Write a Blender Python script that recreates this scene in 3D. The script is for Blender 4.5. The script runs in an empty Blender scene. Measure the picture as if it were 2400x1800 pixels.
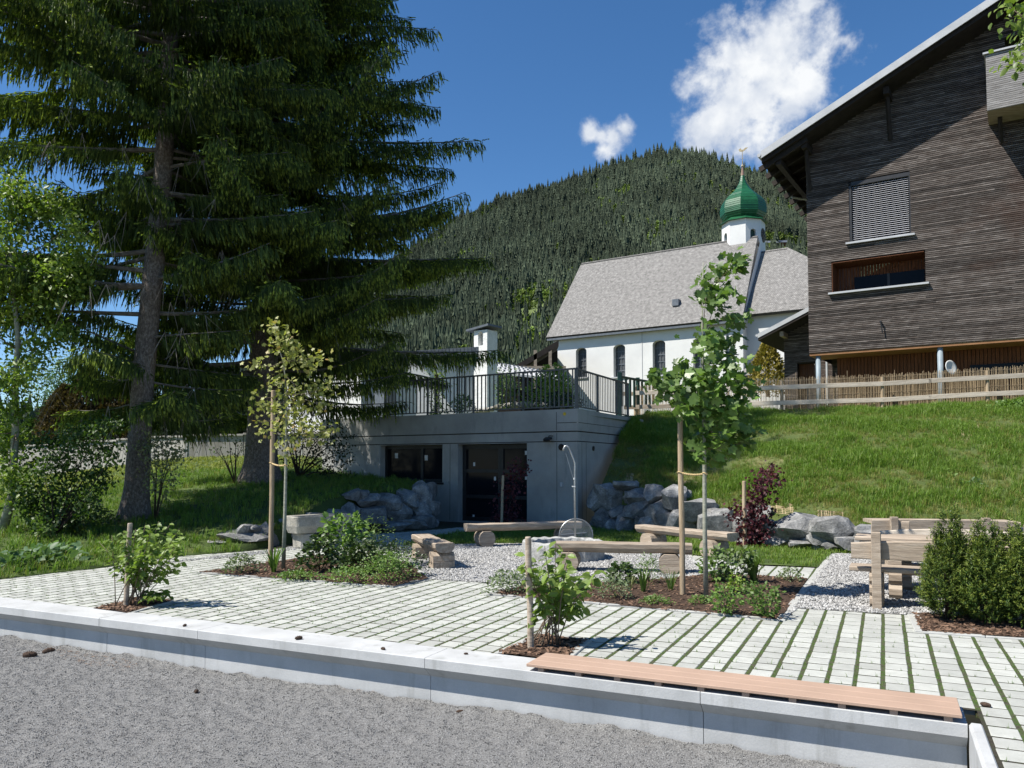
import bpy, bmesh, math, random
import numpy as np
from mathutils import Vector, Matrix
from mathutils.geometry import tessellate_polygon

R = math.radians
SC = bpy.context.scene
COL = SC.collection
rnd = random.Random(11)
rng = np.random.default_rng(7)

# ------------------------------------------------------------------ camera
F = 1850.0                    # focal length in pixels of a 2400 px wide picture
PITCH = R(2.6)
CAMZ = 1.7
HORIZ = 1086.0
AXISY = HORIZ - F * math.tan(PITCH)
cam_d = bpy.data.cameras.new('camera')
cam = bpy.data.objects.new('camera', cam_d)
COL.objects.link(cam)
cam.location = (0, 0, CAMZ)
cam.rotation_euler = (R(90) + PITCH, 0, 0)
cam_d.sensor_width = 36
cam_d.lens = 36 * F / 2400
cam_d.shift_y = (AXISY - 900) / 2400
cam_d.clip_start = 0.1
cam_d.clip_end = 6000
SC.camera = cam

# ------------------------------------------------------------------ sky, sun
SUN_EL = R(54)
SUN_DIR = Vector((-0.955, -0.296, 0)).normalized()          # horizontal direction towards the sun
w = bpy.data.worlds.new('World')
SC.world = w
w.use_nodes = True
nt = w.node_tree
nt.nodes.clear()
def nn(t, tree, **kw):
    n = tree.nodes.new(t)
    for k, v in kw.items():
        setattr(n, k, v)
    return n
L = nt.links.new
wo = nn('ShaderNodeOutputWorld', nt)
bg = nn('ShaderNodeBackground', nt)
bg.inputs['Strength'].default_value = 0.090
sky = nn('ShaderNodeTexSky', nt, sky_type='NISHITA')
sky.sun_disc = False
sky.sun_elevation = SUN_EL
sky.sun_rotation = math.atan2(SUN_DIR.x, SUN_DIR.y)
sky.altitude = 1400
sky.air_density = 1.0
sky.dust_density = 0.35
sky.ozone_density = 3.5
hs = nn('ShaderNodeHueSaturation', nt)
hs.inputs['Saturation'].default_value = 1.20
hs.inputs['Value'].default_value = 1.0
L(sky.outputs[0], hs.inputs['Color'])
# two cumulus clouds and a wisp, given by directions on the sky
tc = nn('ShaderNodeTexCoord', nt)
def sdir(px, py):
    c, s = math.cos(PITCH), math.sin(PITCH)
    x, y, z = (px - 1200) / F, 1.0, -(py - AXISY) / F
    return Vector((x, y * c - z * s, y * s + z * c)).normalized()
blobs = [(1645, 318, .046), (1690, 280, .056), (1735, 225, .066), (1785, 160, .072), (1840, 100, .066), (1880, 60, .040),
         (1835, 200, .062), (1720, 305, .052), (1785, 262, .056), (1895, 170, .040), (1890, 20, .022), (1850, 250, .036),
         (1385, 315, .019), (1410, 322, .019), (1432, 322, .022), (1462, 298, .015), (1415, 350, .019)]
cur = None
for px, py, r in blobs:
    d = nn('ShaderNodeVectorMath', nt, operation='DISTANCE')
    d.inputs[1].default_value = sdir(px, py)
    L(tc.outputs['Generated'], d.inputs[0])
    m = nn('ShaderNodeMath', nt, operation='MULTIPLY_ADD')
    m.inputs[1].default_value = -1.0 / r
    m.inputs[2].default_value = 1.0
    L(d.outputs['Value'], m.inputs[0])
    if cur is None:
        cur = m
    else:
        x = nn('ShaderNodeMath', nt, operation='SMOOTH_MAX')
        x.inputs[2].default_value = 0.25
        L(cur.outputs[0], x.inputs[0]); L(m.outputs[0], x.inputs[1])
        cur = x
n1 = nn('ShaderNodeTexNoise', nt)
n1.inputs['Scale'].default_value = 24; n1.inputs['Detail'].default_value = 9; n1.inputs['Roughness'].default_value = 0.58
n1.inputs['Distortion'].default_value = 0.12
L(tc.outputs['Generated'], n1.inputs['Vector'])
a1 = nn('ShaderNodeMath', nt, operation='MULTIPLY_ADD')
a1.inputs[1].default_value = 2.5; a1.inputs[2].default_value = -1.22
L(n1.outputs[0], a1.inputs[0])
a2 = nn('ShaderNodeMath', nt, operation='ADD')
L(cur.outputs[0], a2.inputs[0]); L(a1.outputs[0], a2.inputs[1])
mr = nn('ShaderNodeMapRange', nt, interpolation_type='SMOOTHSTEP')
mr.inputs['From Min'].default_value = 0.02; mr.inputs['From Max'].default_value = 0.85
L(a2.outputs[0], mr.inputs['Value'])
n2 = nn('ShaderNodeTexNoise', nt)
n2.inputs['Scale'].default_value = 26; n2.inputs['Detail'].default_value = 8
L(tc.outputs['Generated'], n2.inputs['Vector'])
cr = nn('ShaderNodeValToRGB', nt)
cr.color_ramp.elements[0].position = 0.36; cr.color_ramp.elements[0].color = (4.3, 4.7, 5.4, 1)
cr.color_ramp.elements[1].position = 0.60; cr.color_ramp.elements[1].color = (6.3, 6.45, 6.6, 1)
L(n2.outputs[0], cr.inputs[0])
mx = nn('ShaderNodeMix', nt, data_type='RGBA')
L(mr.outputs[0], mx.inputs['Factor'])
L(hs.outputs[0], mx.inputs['A']); L(cr.outputs[0], mx.inputs['B'])
L(mx.outputs['Result'], bg.inputs['Color'])
L(bg.outputs[0], wo.inputs['Surface'])

sun_d = bpy.data.lights.new('sun', 'SUN')
sun_d.energy = 4.8
sun_d.angle = R(0.53)
sun_d.color = (1.0, 0.955, 0.88)
sun = bpy.data.objects.new('sun', sun_d)
COL.objects.link(sun)
sv = Vector((SUN_DIR.x * math.cos(SUN_EL), SUN_DIR.y * math.cos(SUN_EL), math.sin(SUN_EL)))
sun.rotation_euler = sv.to_track_quat('Z', 'Y').to_euler()
sun.location = (-20, -10, 30)

SC.view_settings.view_transform = 'Standard'
SC.view_settings.look = 'None'
SC.view_settings.exposure = 0.75
SC.view_settings.gamma = 1.0
SC.view_settings.use_curve_mapping = False
SC.cycles.max_bounces = 6
SC.cycles.diffuse_bounces = 3
SC.cycles.transparent_max_bounces = 6
SC.cycles.use_adaptive_sampling = True

# ------------------------------------------------------------------ survey helpers (points measured in the photograph -> ground plan)
def ray(px, py):
    c, s = math.cos(PITCH), math.sin(PITCH)
    x, y, z = (px - 1200) / F, 1.0, -(py - AXISY) / F
    return Vector((x, y * c - z * s, y * s + z * c))
def G(px, py, z=0.0):
    d = ray(px, py)
    return Vector((0, 0, CAMZ)) + d * ((z - CAMZ) / d.z)
def D(px, py, Y):
    d = ray(px, py)
    return Vector((0, 0, CAMZ)) + d * (Y / d.y)
def P2(lst, z=0.0):
    return [tuple(G(a, b, z).xy) for a, b in lst]
def on_plane(px, py, o, dirv):
    """hit of the sight line with a vertical plane through o along dirv -> (k, z)"""
    d = ray(px, py)
    n = Vector((-dirv[1], dirv[0]))
    t = n.dot(Vector((o[0], o[1]))) / n.dot(Vector((d.x, d.y)))
    k = (Vector((d.x * t, d.y * t)) - Vector((o[0], o[1]))).dot(Vector(dirv))
    return k, CAMZ + d.z * t

# ------------------------------------------------------------------ mesh builder
class MB:
    def __init__(s):
        s.v = []; s.f = []; s.m = []
    def add(s, v, f, m=0):
        o = len(s.v)
        s.v += [tuple(p) for p in v]
        s.f += [tuple(i + o for i in q) for q in f]
        s.m += [m] * len(f)
        return s
    def box(s, c, size, rz=0.0, m=0, M=None):
        x, y, z = size[0] / 2, size[1] / 2, size[2] / 2
        v = [(-x, -y, -z), (x, -y, -z), (x, y, -z), (-x, y, -z), (-x, -y, z), (x, -y, z), (x, y, z), (-x, y, z)]
        f = [(0, 3, 2, 1), (4, 5, 6, 7), (0, 1, 5, 4), (1, 2, 6, 5), (2, 3, 7, 6), (3, 0, 4, 7)]
        if M is None:
            M = Matrix.Translation(c) @ Matrix.Rotation(rz, 4, 'Z')
        return s.add([M @ Vector(p) for p in v], f, m)
    def bbox(s, c, size, b=0.01, rz=0.0, m=0, M=None, jit=0.0):
        """box with chamfered edges"""
        x, y, z = size[0] / 2, size[1] / 2, size[2] / 2
        bm = bmesh.new()
        bmesh.ops.create_cube(bm, size=1)
        for q in bm.verts:
            q.co = Vector((q.co.x * 2 * x, q.co.y * 2 * y, q.co.z * 2 * z))
        bmesh.ops.bevel(bm, geom=bm.edges[:], offset=b, segments=1, affect='EDGES', profile=.5)
        if jit:
            for q in bm.verts:
                q.co += Vector((rnd.uniform(-jit, jit), rnd.uniform(-jit, jit), rnd.uniform(-jit, jit)))
        bm.verts.index_update()
        if M is None:
            M = Matrix.Translation(c) @ Matrix.Rotation(rz, 4, 'Z')
        v = [M @ q.co for q in bm.verts]
        f = [[q.index for q in fc.verts] for fc in bm.faces]
        bm.free()
        return s.add(v, f, m)
    def tube(s, pts, rad, n=8, m=0, cap=True):
        pts = [Vector(p) for p in pts]
        if not hasattr(rad, '__len__'):
            rad = [rad] * len(pts)
        vs = []; fs = []
        t0 = (pts[1] - pts[0]).normalized()
        a = t0.orthogonal().normalized()
        for i, p in enumerate(pts):
            t = (pts[min(i + 1, len(pts) - 1)] - pts[max(i - 1, 0)]).normalized()
            a = (a - t * a.dot(t))
            a = a.normalized() if a.length > 1e-6 else t.orthogonal().normalized()
            b = t.cross(a)
            for k in range(n):
                an = 2 * math.pi * k / n
                vs.append(p + (a * math.cos(an) + b * math.sin(an)) * rad[i])
        for i in range(len(pts) - 1):
            for k in range(n):
                k2 = (k + 1) % n
                fs.append((i * n + k, i * n + k2, (i + 1) * n + k2, (i + 1) * n + k))
        if cap:
            fs.append(tuple(range(n - 1, -1, -1)))
            fs.append(tuple((len(pts) - 1) * n + k for k in range(n)))
        return s.add(vs, fs, m)
    def prism(s, poly, z0, z1, m=0, M=None):
        """poly: 2-D outline (counter-clockwise) extruded from z0 to z1"""
        n = len(poly)
        v = [Vector((p[0], p[1], z0)) for p in poly] + [Vector((p[0], p[1], z1)) for p in poly]
        f = [tuple(range(n - 1, -1, -1)), tuple(range(n, 2 * n))] + [(i, (i + 1) % n, n + (i + 1) % n, n + i) for i in range(n)]
        if M is not None:
            v = [M @ p for p in v]
        return s.add(v, f, m)
    def lathe(s, prof, n=24, c=(0, 0, 0), m=0, fn=None):
        vs = []; fs = []
        for (r, z) in prof:
            for k in range(n):
                an = 2 * math.pi * k / n
                rr = r if fn is None else fn(r, z, an)
                vs.append((c[0] + rr * math.cos(an), c[1] + rr * math.sin(an), c[2] + z))
        for i in range(len(prof) - 1):
            for k in range(n):
                k2 = (k + 1) % n
                fs.append((i * n + k, i * n + k2, (i + 1) * n + k2, (i + 1) * n + k))
        return s.add(vs, fs, m)
    def panel(s, o, a, nrm, outer, holes, depth, m=0, m2=None):
        """upright wall face with openings: outer / holes are (k, z) outlines, reveals go back by depth"""
        a = Vector((a[0], a[1], 0)); nrm = Vector((nrm[0], nrm[1], 0)); o = Vector(o)
        loops = [outer] + holes
        tri = tessellate_polygon([[Vector((k, z, 0)) for k, z in lp] for lp in loops])
        flat = [p for lp in loops for p in lp]
        P = [o + a * k + Vector((0, 0, z)) for k, z in flat]
        want = nrm
        fs = []
        for t in tri:
            nr = (P[t[1]] - P[t[0]]).cross(P[t[2]] - P[t[0]])
            fs.append(tuple(t) if nr.dot(want) > 0 else tuple(reversed(t)))
        s.add(P, fs, m)
        for h in holes:
            n = len(h)
            v = [o + a * k + Vector((0, 0, z)) for k, z in h]
            v += [p - nrm * depth for p in v]
            s.add(v, [(i, (i + 1) % n, n + (i + 1) % n, n + i) for i in range(n)], m if m2 is None else m2)
        return s
    def mesh(s, name, mats, smooth=False):
        me = bpy.data.meshes.new(name)
        me.from_pydata(s.v, [], s.f)
        if not isinstance(mats, (list, tuple)):
            mats = [mats]
        for q in mats:
            me.materials.append(q)
        if len(mats) > 1:
            me.polygons.foreach_set('material_index', s.m)
        if smooth:
            me.polygons.foreach_set('use_smooth', [True] * len(s.f))
        me.update()
        return me

def np_mesh(name, V, Q, mats, mi=None, smooth=False):
    """V (n,3), Q (m,k) index array, all faces of k corners"""
    me = bpy.data.meshes.new(name)
    k = Q.shape[1]
    me.vertices.add(len(V)); me.vertices.foreach_set('co', np.ascontiguousarray(V, dtype=np.float32).ravel())
    me.loops.add(Q.size); me.loops.foreach_set('vertex_index', np.ascontiguousarray(Q, dtype=np.int32).ravel())
    me.polygons.add(len(Q))
    me.polygons.foreach_set('loop_start', np.arange(0, Q.size, k, dtype=np.int32))
    me.polygons.foreach_set('loop_total', np.full(len(Q), k, dtype=np.int32))
    if not isinstance(mats, (list, tuple)):
        mats = [mats]
    for q in mats:
        me.materials.append(q)
    if mi is not None:
        me.polygons.foreach_set('material_index', np.ascontiguousarray(mi, dtype=np.int32))
    if smooth:
        me.polygons.foreach_set('use_smooth', np.ones(len(Q), dtype=bool))
    me.update(calc_edges=True)
    return me

def link(name, me, parent=None, world=True, label=None, kind=None, cat=None, group=None, loc=None, rot=None):
    o = bpy.data.objects.new(name, me)
    COL.objects.link(o)
    if loc is not None: o.location = loc
    if rot is not None: o.rotation_euler = rot
    if parent is not None:
        o.parent = parent
        if world and parent.parent is None and parent.type == 'EMPTY':
            o.matrix_parent_inverse = Matrix.Translation(-parent.location)
    if label: o['label'] = label
    if kind: o['kind'] = kind
    if cat: o['category'] = cat
    if group: o['group'] = group
    return o
def part(mb, name, mat, parent=None, smooth=False, **kw):
    return link(name, mb.mesh(name, mat, smooth), parent, **kw)
def thing(name, label, cat, loc=(0, 0, 0), rz=0.0, group=None):
    o = bpy.data.objects.new(name, None)
    COL.objects.link(o)
    o.empty_display_size = 0.2
    o.location = loc; o.rotation_euler = (0, 0, rz)
    o['label'] = label; o['category'] = cat
    if group: o['group'] = group
    return o
def structure(name, me, **kw):
    return link(name, me, kind='structure', **kw)

# ------------------------------------------------------------------ materials
def newmat(name):
    m = bpy.data.materials.new(name); m.use_nodes = True
    t = m.node_tree; t.nodes.clear()
    out = nn('ShaderNodeOutputMaterial', t)
    b = nn('ShaderNodeBsdfPrincipled', t)
    t.links.new(b.outputs[0], out.inputs['Surface'])
    return m, t, b, out
def c4(c): return (c[0], c[1], c[2], 1)
def coords(t, mode, stretch):
    mp = nn('ShaderNodeMapping', t)
    mp.inputs['Scale'].default_value = stretch
    if mode == 'geo':
        g = nn('ShaderNodeNewGeometry', t); t.links.new(g.outputs['Position'], mp.inputs['Vector'])
    else:
        g = nn('ShaderNodeTexCoord', t); t.links.new(g.outputs['Object'], mp.inputs['Vector'])
    return mp
def surf(name, cols, scale=3.0, rough=0.85, bump=0.0, bscale=None, mode='geo', stretch=(1, 1, 1), detail=8, nrough=0.6,
         metal=0.0, spec=0.3, rand=0.0, fine=None, rot=None, dist=0.0, stain=None, hue=0.0, island=0.0):
    """cols: [(pos, colour) ...] ramp over fractal noise; rand: value change from object to object; fine: (scale, amount) grain"""
    m, t, b, out = newmat(name)
    lk = t.links.new
    mp = coords(t, mode, stretch)
    if rot: mp.inputs['Rotation'].default_value = rot
    n = nn('ShaderNodeTexNoise', t)
    n.inputs['Scale'].default_value = scale; n.inputs['Detail'].default_value = detail; n.inputs['Roughness'].default_value = nrough
    n.inputs['Distortion'].default_value = dist
    lk(mp.outputs[0], n.inputs['Vector'])
    r = nn('ShaderNodeValToRGB', t)
    el = r.color_ramp.elements
    while len(el) < len(cols): el.new(0.5)
    for e, (p, c) in zip(el, cols):
        e.position = p; e.color = c4(c)
    lk(n.outputs[0], r.inputs[0])
    col = r.outputs[0]
    def vary(val_socket, lo, hi, col):
        mr = nn('ShaderNodeMapRange', t)
        mr.inputs['To Min'].default_value = lo; mr.inputs['To Max'].default_value = hi
        lk(val_socket, mr.inputs['Value'])
        h = nn('ShaderNodeHueSaturation', t)
        lk(mr.outputs[0], h.inputs['Value']); lk(col, h.inputs['Color'])
        return h
    if rand or hue:
        oi = nn('ShaderNodeObjectInfo', t)
        h = vary(oi.outputs['Random'], 1 - rand, 1 + rand, col)
        if hue:
            mr = nn('ShaderNodeMapRange', t)
            mr.inputs['To Min'].default_value = .5 - hue; mr.inputs['To Max'].default_value = .5 + hue
            mm = nn('ShaderNodeMath', t, operation='FRACT'); m2 = nn('ShaderNodeMath', t, operation='MULTIPLY'); m2.inputs[1].default_value = 7.3
            lk(oi.outputs['Random'], m2.inputs[0]); lk(m2.outputs[0], mm.inputs[0]); lk(mm.outputs[0], mr.inputs['Value'])
            lk(mr.outputs[0], h.inputs['Hue'])
        col = h.outputs[0]
    if island:
        gi = nn('ShaderNodeNewGeometry', t)
        col = vary(gi.outputs['Random Per Island'], 1 - island, 1 + island, col).outputs[0]
    if fine:
        f = nn('ShaderNodeTexNoise', t)
        f.inputs['Scale'].default_value = fine[0]; f.inputs['Detail'].default_value = 3; f.inputs['Roughness'].default_value = .7
        lk(mp.outputs[0], f.inputs['Vector'])
        mr = nn('ShaderNodeMapRange', t)
        mr.inputs['From Min'].default_value = .25; mr.inputs['From Max'].default_value = .75
        mr.inputs['To Min'].default_value = 1 - fine[1]; mr.inputs['To Max'].default_value = 1 + fine[1]
        lk(f.outputs[0], mr.inputs['Value'])
        h = nn('ShaderNodeHueSaturation', t)
        lk(mr.outputs[0], h.inputs['Value']); lk(col, h.inputs['Color'])
        col = h.outputs[0]
    if stain:                      # (scale, threshold, colour, strength, stretch)
        mp2 = coords(t, mode, stain[4])
        s1 = nn('ShaderNodeTexNoise', t)
        s1.inputs['Scale'].default_value = stain[0]; s1.inputs['Detail'].default_value = 6; s1.inputs['Roughness'].default_value = .65
        lk(mp2.outputs[0], s1.inputs['Vector'])
        mr = nn('ShaderNodeMapRange', t, interpolation_type='SMOOTHSTEP')
        mr.inputs['From Min'].default_value = stain[1]; mr.inputs['From Max'].default_value = stain[1] + .16
        mr.inputs['To Max'].default_value = stain[3]
        lk(s1.outputs[0], mr.inputs['Value'])
        x = nn('ShaderNodeMix', t, data_type='RGBA')
        x.inputs['B'].default_value = c4(stain[2])
        lk(mr.outputs[0], x.inputs['Factor']); lk(col, x.inputs['A'])
        col = x.outputs['Result']
    lk(col, b.inputs['Base Color'])
    b.inputs['Roughness'].default_value = rough
    b.inputs['Metallic'].default_value = metal
    b.inputs['Specular IOR Level'].default_value = spec
    if bump:
        n2 = nn('ShaderNodeTexNoise', t)
        n2.inputs['Scale'].default_value = bscale or scale * 4; n2.inputs['Detail'].default_value = 6; n2.inputs['Roughness'].default_value = .65
        lk(mp.outputs[0], n2.inputs['Vector'])
        bp = nn('ShaderNodeBump', t)
        bp.inputs['Strength'].default_value = min(1.0, bump); bp.inputs['Distance'].default_value = 0.02 if bump <= 1 else .02 * bump
        lk(n2.outputs[0], bp.inputs['Height']); lk(bp.outputs[0], b.inputs['Normal'])
    return m
def leafmat(name, c1, c2, trans=0.3, rough=0.5, spec=0.35, tcol=None, c3=None):
    m, t, b, out = newmat(name)
    lk = t.links.new
    g = nn('ShaderNodeNewGeometry', t)
    r = nn('ShaderNodeValToRGB', t)
    r.color_ramp.elements[0].color = c4(c1); r.color_ramp.elements[1].color = c4(c2)
    if c3:
        e = r.color_ramp.elements.new(.88); e.color = c4(c2); r.color_ramp.elements[-1].color = c4(c3)
    lk(g.outputs['Random Per Island'], r.inputs[0])
    oi = nn('ShaderNodeObjectInfo', t)
    mr = nn('ShaderNodeMapRange', t)
    mr.inputs['To Min'].default_value = .8; mr.inputs['To Max'].default_value = 1.25
    lk(oi.outputs['Random'], mr.inputs['Value'])
    h = nn('ShaderNodeHueSaturation', t)
    lk(mr.outputs[0], h.inputs['Value']); lk(r.outputs[0], h.inputs['Color'])
    lk(h.outputs[0], b.inputs['Base Color'])
    b.inputs['Roughness'].default_value = rough
    b.inputs['Specular IOR Level'].default_value = spec
    tr = nn('ShaderNodeBsdfTranslucent', t)
    tm = nn('ShaderNodeMix', t, data_type='RGBA', blend_type='MULTIPLY')
    tm.inputs['Factor'].default_value = 1
    tm.inputs['B'].default_value = c4(tcol or (1.5, 1.7, .7))
    lk(h.outputs[0], tm.inputs['A']); lk(tm.outputs['Result'], tr.inputs['Color'])
    ms = nn('ShaderNodeMixShader', t)
    ms.inputs[0].default_value = trans
    lk(b.outputs[0], ms.inputs[1]); lk(tr.outputs[0], ms.inputs[2]); lk(ms.outputs[0], out.inputs['Surface'])
    return m

M = {}
M['concrete'] = surf('concrete_pale', [(.3, (.37, .375, .37)), (.55, (.45, .455, .45)), (.75, (.50, .505, .50))], 2.2, .8, .12, 60, fine=(90, .07),
                     stain=(4.5, .54, (.27, .27, .255), .60, (1, 1, .12)))
M['concrete_grey'] = surf('concrete_grey', [(.3, (.27, .27, .255)), (.55, (.345, .345, .325)), (.8, (.41, .405, .385))], 1.1, .85, .12, 40, fine=(60, .08),
                          stain=(2.2, .55, (.20, .205, .20), .6, (1, 1, .3)))
M['concrete_wall'] = surf('concrete_old', [(.3, (.27, .255, .225)), (.7, (.40, .385, .345))], 1.0, .9, .2, 30, fine=(40, .1),
                          stain=(3.5, .50, (.20, .185, .15), .7, (1, 1, .08)))
M['gap'] = surf('joint_dark', [(.3, (.03, .03, .03)), (.7, (.05, .05, .045))], 6, .95)
M['paver'] = surf('paver_stone', [(.3, (.35, .355, .325)), (.7, (.43, .435, .40))], 9, .85, .25, 120, rand=.13, fine=(140, .08),
                  stain=(1.3, .60, (.30, .305, .27), .5, (1, 1, 1)))
M['paver_far'] = surf('paver_stone_far', [(.3, (.35, .355, .325)), (.7, (.43, .435, .40))], 9, .85, .25, 120, island=.13, fine=(140, .08),
                  stain=(1.3, .60, (.30, .305, .27), .5, (1, 1, 1)))
M['edging'] = surf('edging_stone', [(.3, (.34, .34, .32)), (.7, (.42, .42, .395))], 5, .85, .25, 90, fine=(120, .08))
M['moss'] = surf('mossy_joint', [(.3, (.045, .042, .028)), (.42, (.08, .078, .045)), (.58, (.055, .095, .02))], 16, .95, .8, 60, fine=(120, .6))
M['soil'] = surf('joint_soil', [(.3, (.026, .022, .016)), (.5, (.05, .045, .032)), (.72, (.035, .05, .015))], 14, .95, .8, 60, fine=(120, .5))
M['earth'] = surf('earth', [(.3, (.06, .042, .028)), (.7, (.12, .085, .055))], 5, .95, .8, 40, fine=(80, .4))
M['grit'] = surf('fine_gravel', [(.30, (.10, .098, .095)), (.5, (.20, .197, .19)), (.68, (.33, .325, .315))], 75, .95, .8, 120, fine=(170, .55),
                 stain=(.9, .66, (.13, .10, .075), .35, (1, 1, 1)), detail=5, nrough=.75)
M['gravel_bed'] = surf('gravel_bed', [(.32, (.15, .147, .14)), (.6, (.38, .375, .36))], 45, .9, 1.0, 60, detail=3)
M['pebble'] = surf('pebble', [(.3, (.27, .265, .255)), (.7, (.42, .412, .395))], 20, .8, rand=.5, mode='obj')
M['mulch_bed'] = surf('mulch_bed', [(.3, (.030, .018, .012)), (.6, (.075, .046, .030)), (.8, (.12, .08, .055))], 24, .95, 1.0, 60)
M['chip'] = surf('bark_chip', [(.3, (.085, .048, .030)), (.7, (.19, .12, .08))], 12, .9, rand=.6, mode='obj')
M['lawn'] = surf('lawn_soil', [(.3, (.035, .055, .014)), (.6, (.075, .11, .025)), (.8, (.12, .135, .04))], 1.4, .95, .6, 30, fine=(35, .4))
M['bank'] = surf('bank_soil', [(.3, (.045, .070, .016)), (.6, (.085, .11, .03)), (.78, (.20, .17, .085))], 1.0, .95, .6, 30, fine=(35, .4))
M['plateau'] = surf('upper_ground', [(.3, (.06, .09, .025)), (.7, (.13, .14, .06))], .6, .95, .4, 8)
M['deck'] = surf('composite_plank', [(.3, (.36, .250, .185)), (.7, (.42, .292, .218))], 3, .62, .15, 50, fine=(200, .05), stretch=(1, 1, 1))
M['rail_wood'] = surf('weathered_wood', [(.25, (.20, .155, .115)), (.5, (.34, .275, .21)), (.75, (.47, .40, .32))], 3.2, .8, .35, 9, mode='obj', stretch=(.7, 6, 6),
                      rand=.12, fine=(9, .2), stain=(7, .64, (.08, .055, .04), .8, (.5, 2.4, 2.4)))
M['rail_pale'] = surf('pale_wood', [(.25, (.32, .27, .21)), (.5, (.46, .40, .325)), (.75, (.56, .50, .42))], 3.0, .8, .3, 9, mode='obj', stretch=(.7, 6, 6),
                      rand=.12, fine=(9, .15), stain=(6, .66, (.12, .08, .05), .8, (.5, 2.4, 2.4)))
M['post_wood'] = surf('post_wood', [(.25, (.23, .165, .10)), (.5, (.36, .275, .18)), (.75, (.46, .37, .26))], 3.0, .8, .4, 12, mode='obj', stretch=(7, 7, .6), rand=.12,
                      fine=(10, .2))
M['log_end'] = surf('log_end_grain', [(.3, (.33, .27, .20)), (.7, (.50, .43, .34))], 8, .85, .3, 30, mode='obj')
M['rock'] = surf('limestone_boulder', [(.28, (.075, .076, .075)), (.42, (.15, .15, .147)), (.58, (.25, .248, .24)), (.74, (.46, .45, .43))], 4.2, .9, 1.0, 16,
                 rand=.16, fine=(28, .35), stain=(1.6, .60, (.34, .29, .20), .55, (1, 1, 1)), nrough=.72)
M['trough'] = surf('trough_stone', [(.3, (.25, .235, .20)), (.7, (.42, .40, .35))], 4, .9, .8, 25, fine=(40, .2))
M['pit'] = surf('rough_concrete', [(.3, (.24, .24, .228)), (.7, (.46, .458, .44))], 9, .92, 1.0, 30, fine=(40, .2))
M['soot'] = surf('soot_ash', [(.3, (.03, .03, .03)), (.7, (.12, .115, .11))], 7, .95, .6, 40)
M['steel'] = surf('galvanised_steel', [(.3, (.30, .31, .31)), (.7, (.45, .46, .46))], 8, .42, metal=.75, spec=.5)
M['rail_steel'] = surf('railing_steel', [(.3, (.10, .105, .105)), (.7, (.16, .165, .165))], 4, .5, metal=.3, spec=.5)
M['black'] = surf('black_metal', [(.3, (.012, .012, .013)), (.7, (.022, .022, .024))], 5, .45, spec=.5)
M['glass'] = surf('dark_glass', [(.3, (.006, .008, .012)), (.7, (.010, .012, .018))], 1, .10, spec=.08)
M['leaded'] = surf('leaded_glass', [(.3, (.055, .058, .062)), (.7, (.10, .104, .108))], 9, .4, spec=.4)
M['sticker'] = surf('white_paper', [(.3, (.62, .63, .62)), (.7, (.72, .73, .72))], 5, .7)
M['white'] = surf('white_plaster', [(.3, (.60, .60, .585)), (.7, (.68, .68, .66))], .7, .9, .25, 8, fine=(30, .03), stain=(.8, .66, (.60, .60, .57), .5, (1, 1, .25)))
M['white_rough'] = surf('rough_plaster', [(.3, (.62, .62, .60)), (.7, (.80, .80, .78))], 3, .95, 1.0, 9, fine=(14, .12))
M['slate'] = surf('slate_cladding', [(.3, (.075, .088, .105)), (.7, (.13, .145, .165))], 6, .5, rand=.2, spec=.4)
M['dark_wood'] = surf('dark_beam', [(.3, (.018, .014, .012)), (.7, (.038, .030, .025))], 4, .8, .3, 20)
M['green_paint'] = surf('dark_green_paint', [(.3, (.012, .05, .035)), (.7, (.02, .07, .05))], 4, .5, spec=.5)
M['verge'] = surf('grey_metal_trim', [(.3, (.36, .37, .38)), (.7, (.46, .47, .48))], 2, .45, spec=.4)
M['lath'] = surf('house_lath', [(.22, (.036, .028, .024)), (.42, (.074, .060, .052)), (.60, (.130, .113, .102)), (.80, (.27, .25, .232))], 1.0, .8, .35, 18,
                 mode='geo', stretch=(3, 3, 18), fine=(9, .35), stain=(.20, .52, (.070, .034, .022), .55, (1, 1, 1.4)), dist=.3, island=.55)
M['lath_pale'] = surf('balcony_lath', [(.25, (.12, .108, .098)), (.5, (.25, .24, .23)), (.8, (.38, .365, .35))], 1.4, .8, .3, 18, stretch=(1.2, 1.2, 14), fine=(5, .25))
M['redboard'] = surf('red_larch_board', [(.3, (.085, .030, .013)), (.6, (.16, .062, .027)), (.8, (.22, .095, .042))], 2, .75, .2, 20, stretch=(9, 9, .5), fine=(8, .25))
M['orange_board'] = surf('soffit_board', [(.3, (.20, .095, .04)), (.7, (.30, .155, .07))], 2, .7)
M['blind'] = surf('aluminium_blind', [(.3, (.50, .50, .52)), (.7, (.58, .58, .60))], 3, .45, spec=.4)
M['bark'] = surf('spruce_bark', [(.3, (.055, .042, .036)), (.5, (.15, .125, .108)), (.68, (.34, .30, .27))], 26, .95, 1.0, 26, stretch=(1, 1, .55), nrough=.75)
M['bark_dark'] = surf('dark_bark', [(.3, (.025, .018, .014)), (.7, (.07, .052, .042))], 14, .95, 1.0, 20, stretch=(1, 1, .4))
M['bark_smooth'] = surf('smooth_bark', [(.3, (.20, .20, .155)), (.7, (.34, .34, .27))], 6, .8, .4, 40, stretch=(1, 1, 3), fine=(30, .2))
M['twig'] = surf('twig', [(.3, (.09, .065, .045)), (.7, (.19, .15, .11))], 8, .9)
M['limb'] = surf('spruce_limb', [(.3, (.09, .078, .066)), (.7, (.22, .20, .175))], 9, .9)
M['needle'] = leafmat('spruce_needles', (.026, .052, .014), (.135, .185, .040), .25, .55, .25)
M['needle_new'] = leafmat('spruce_new_shoots', (.17, .235, .038), (.36, .42, .075), .34, .5, .3)
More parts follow.
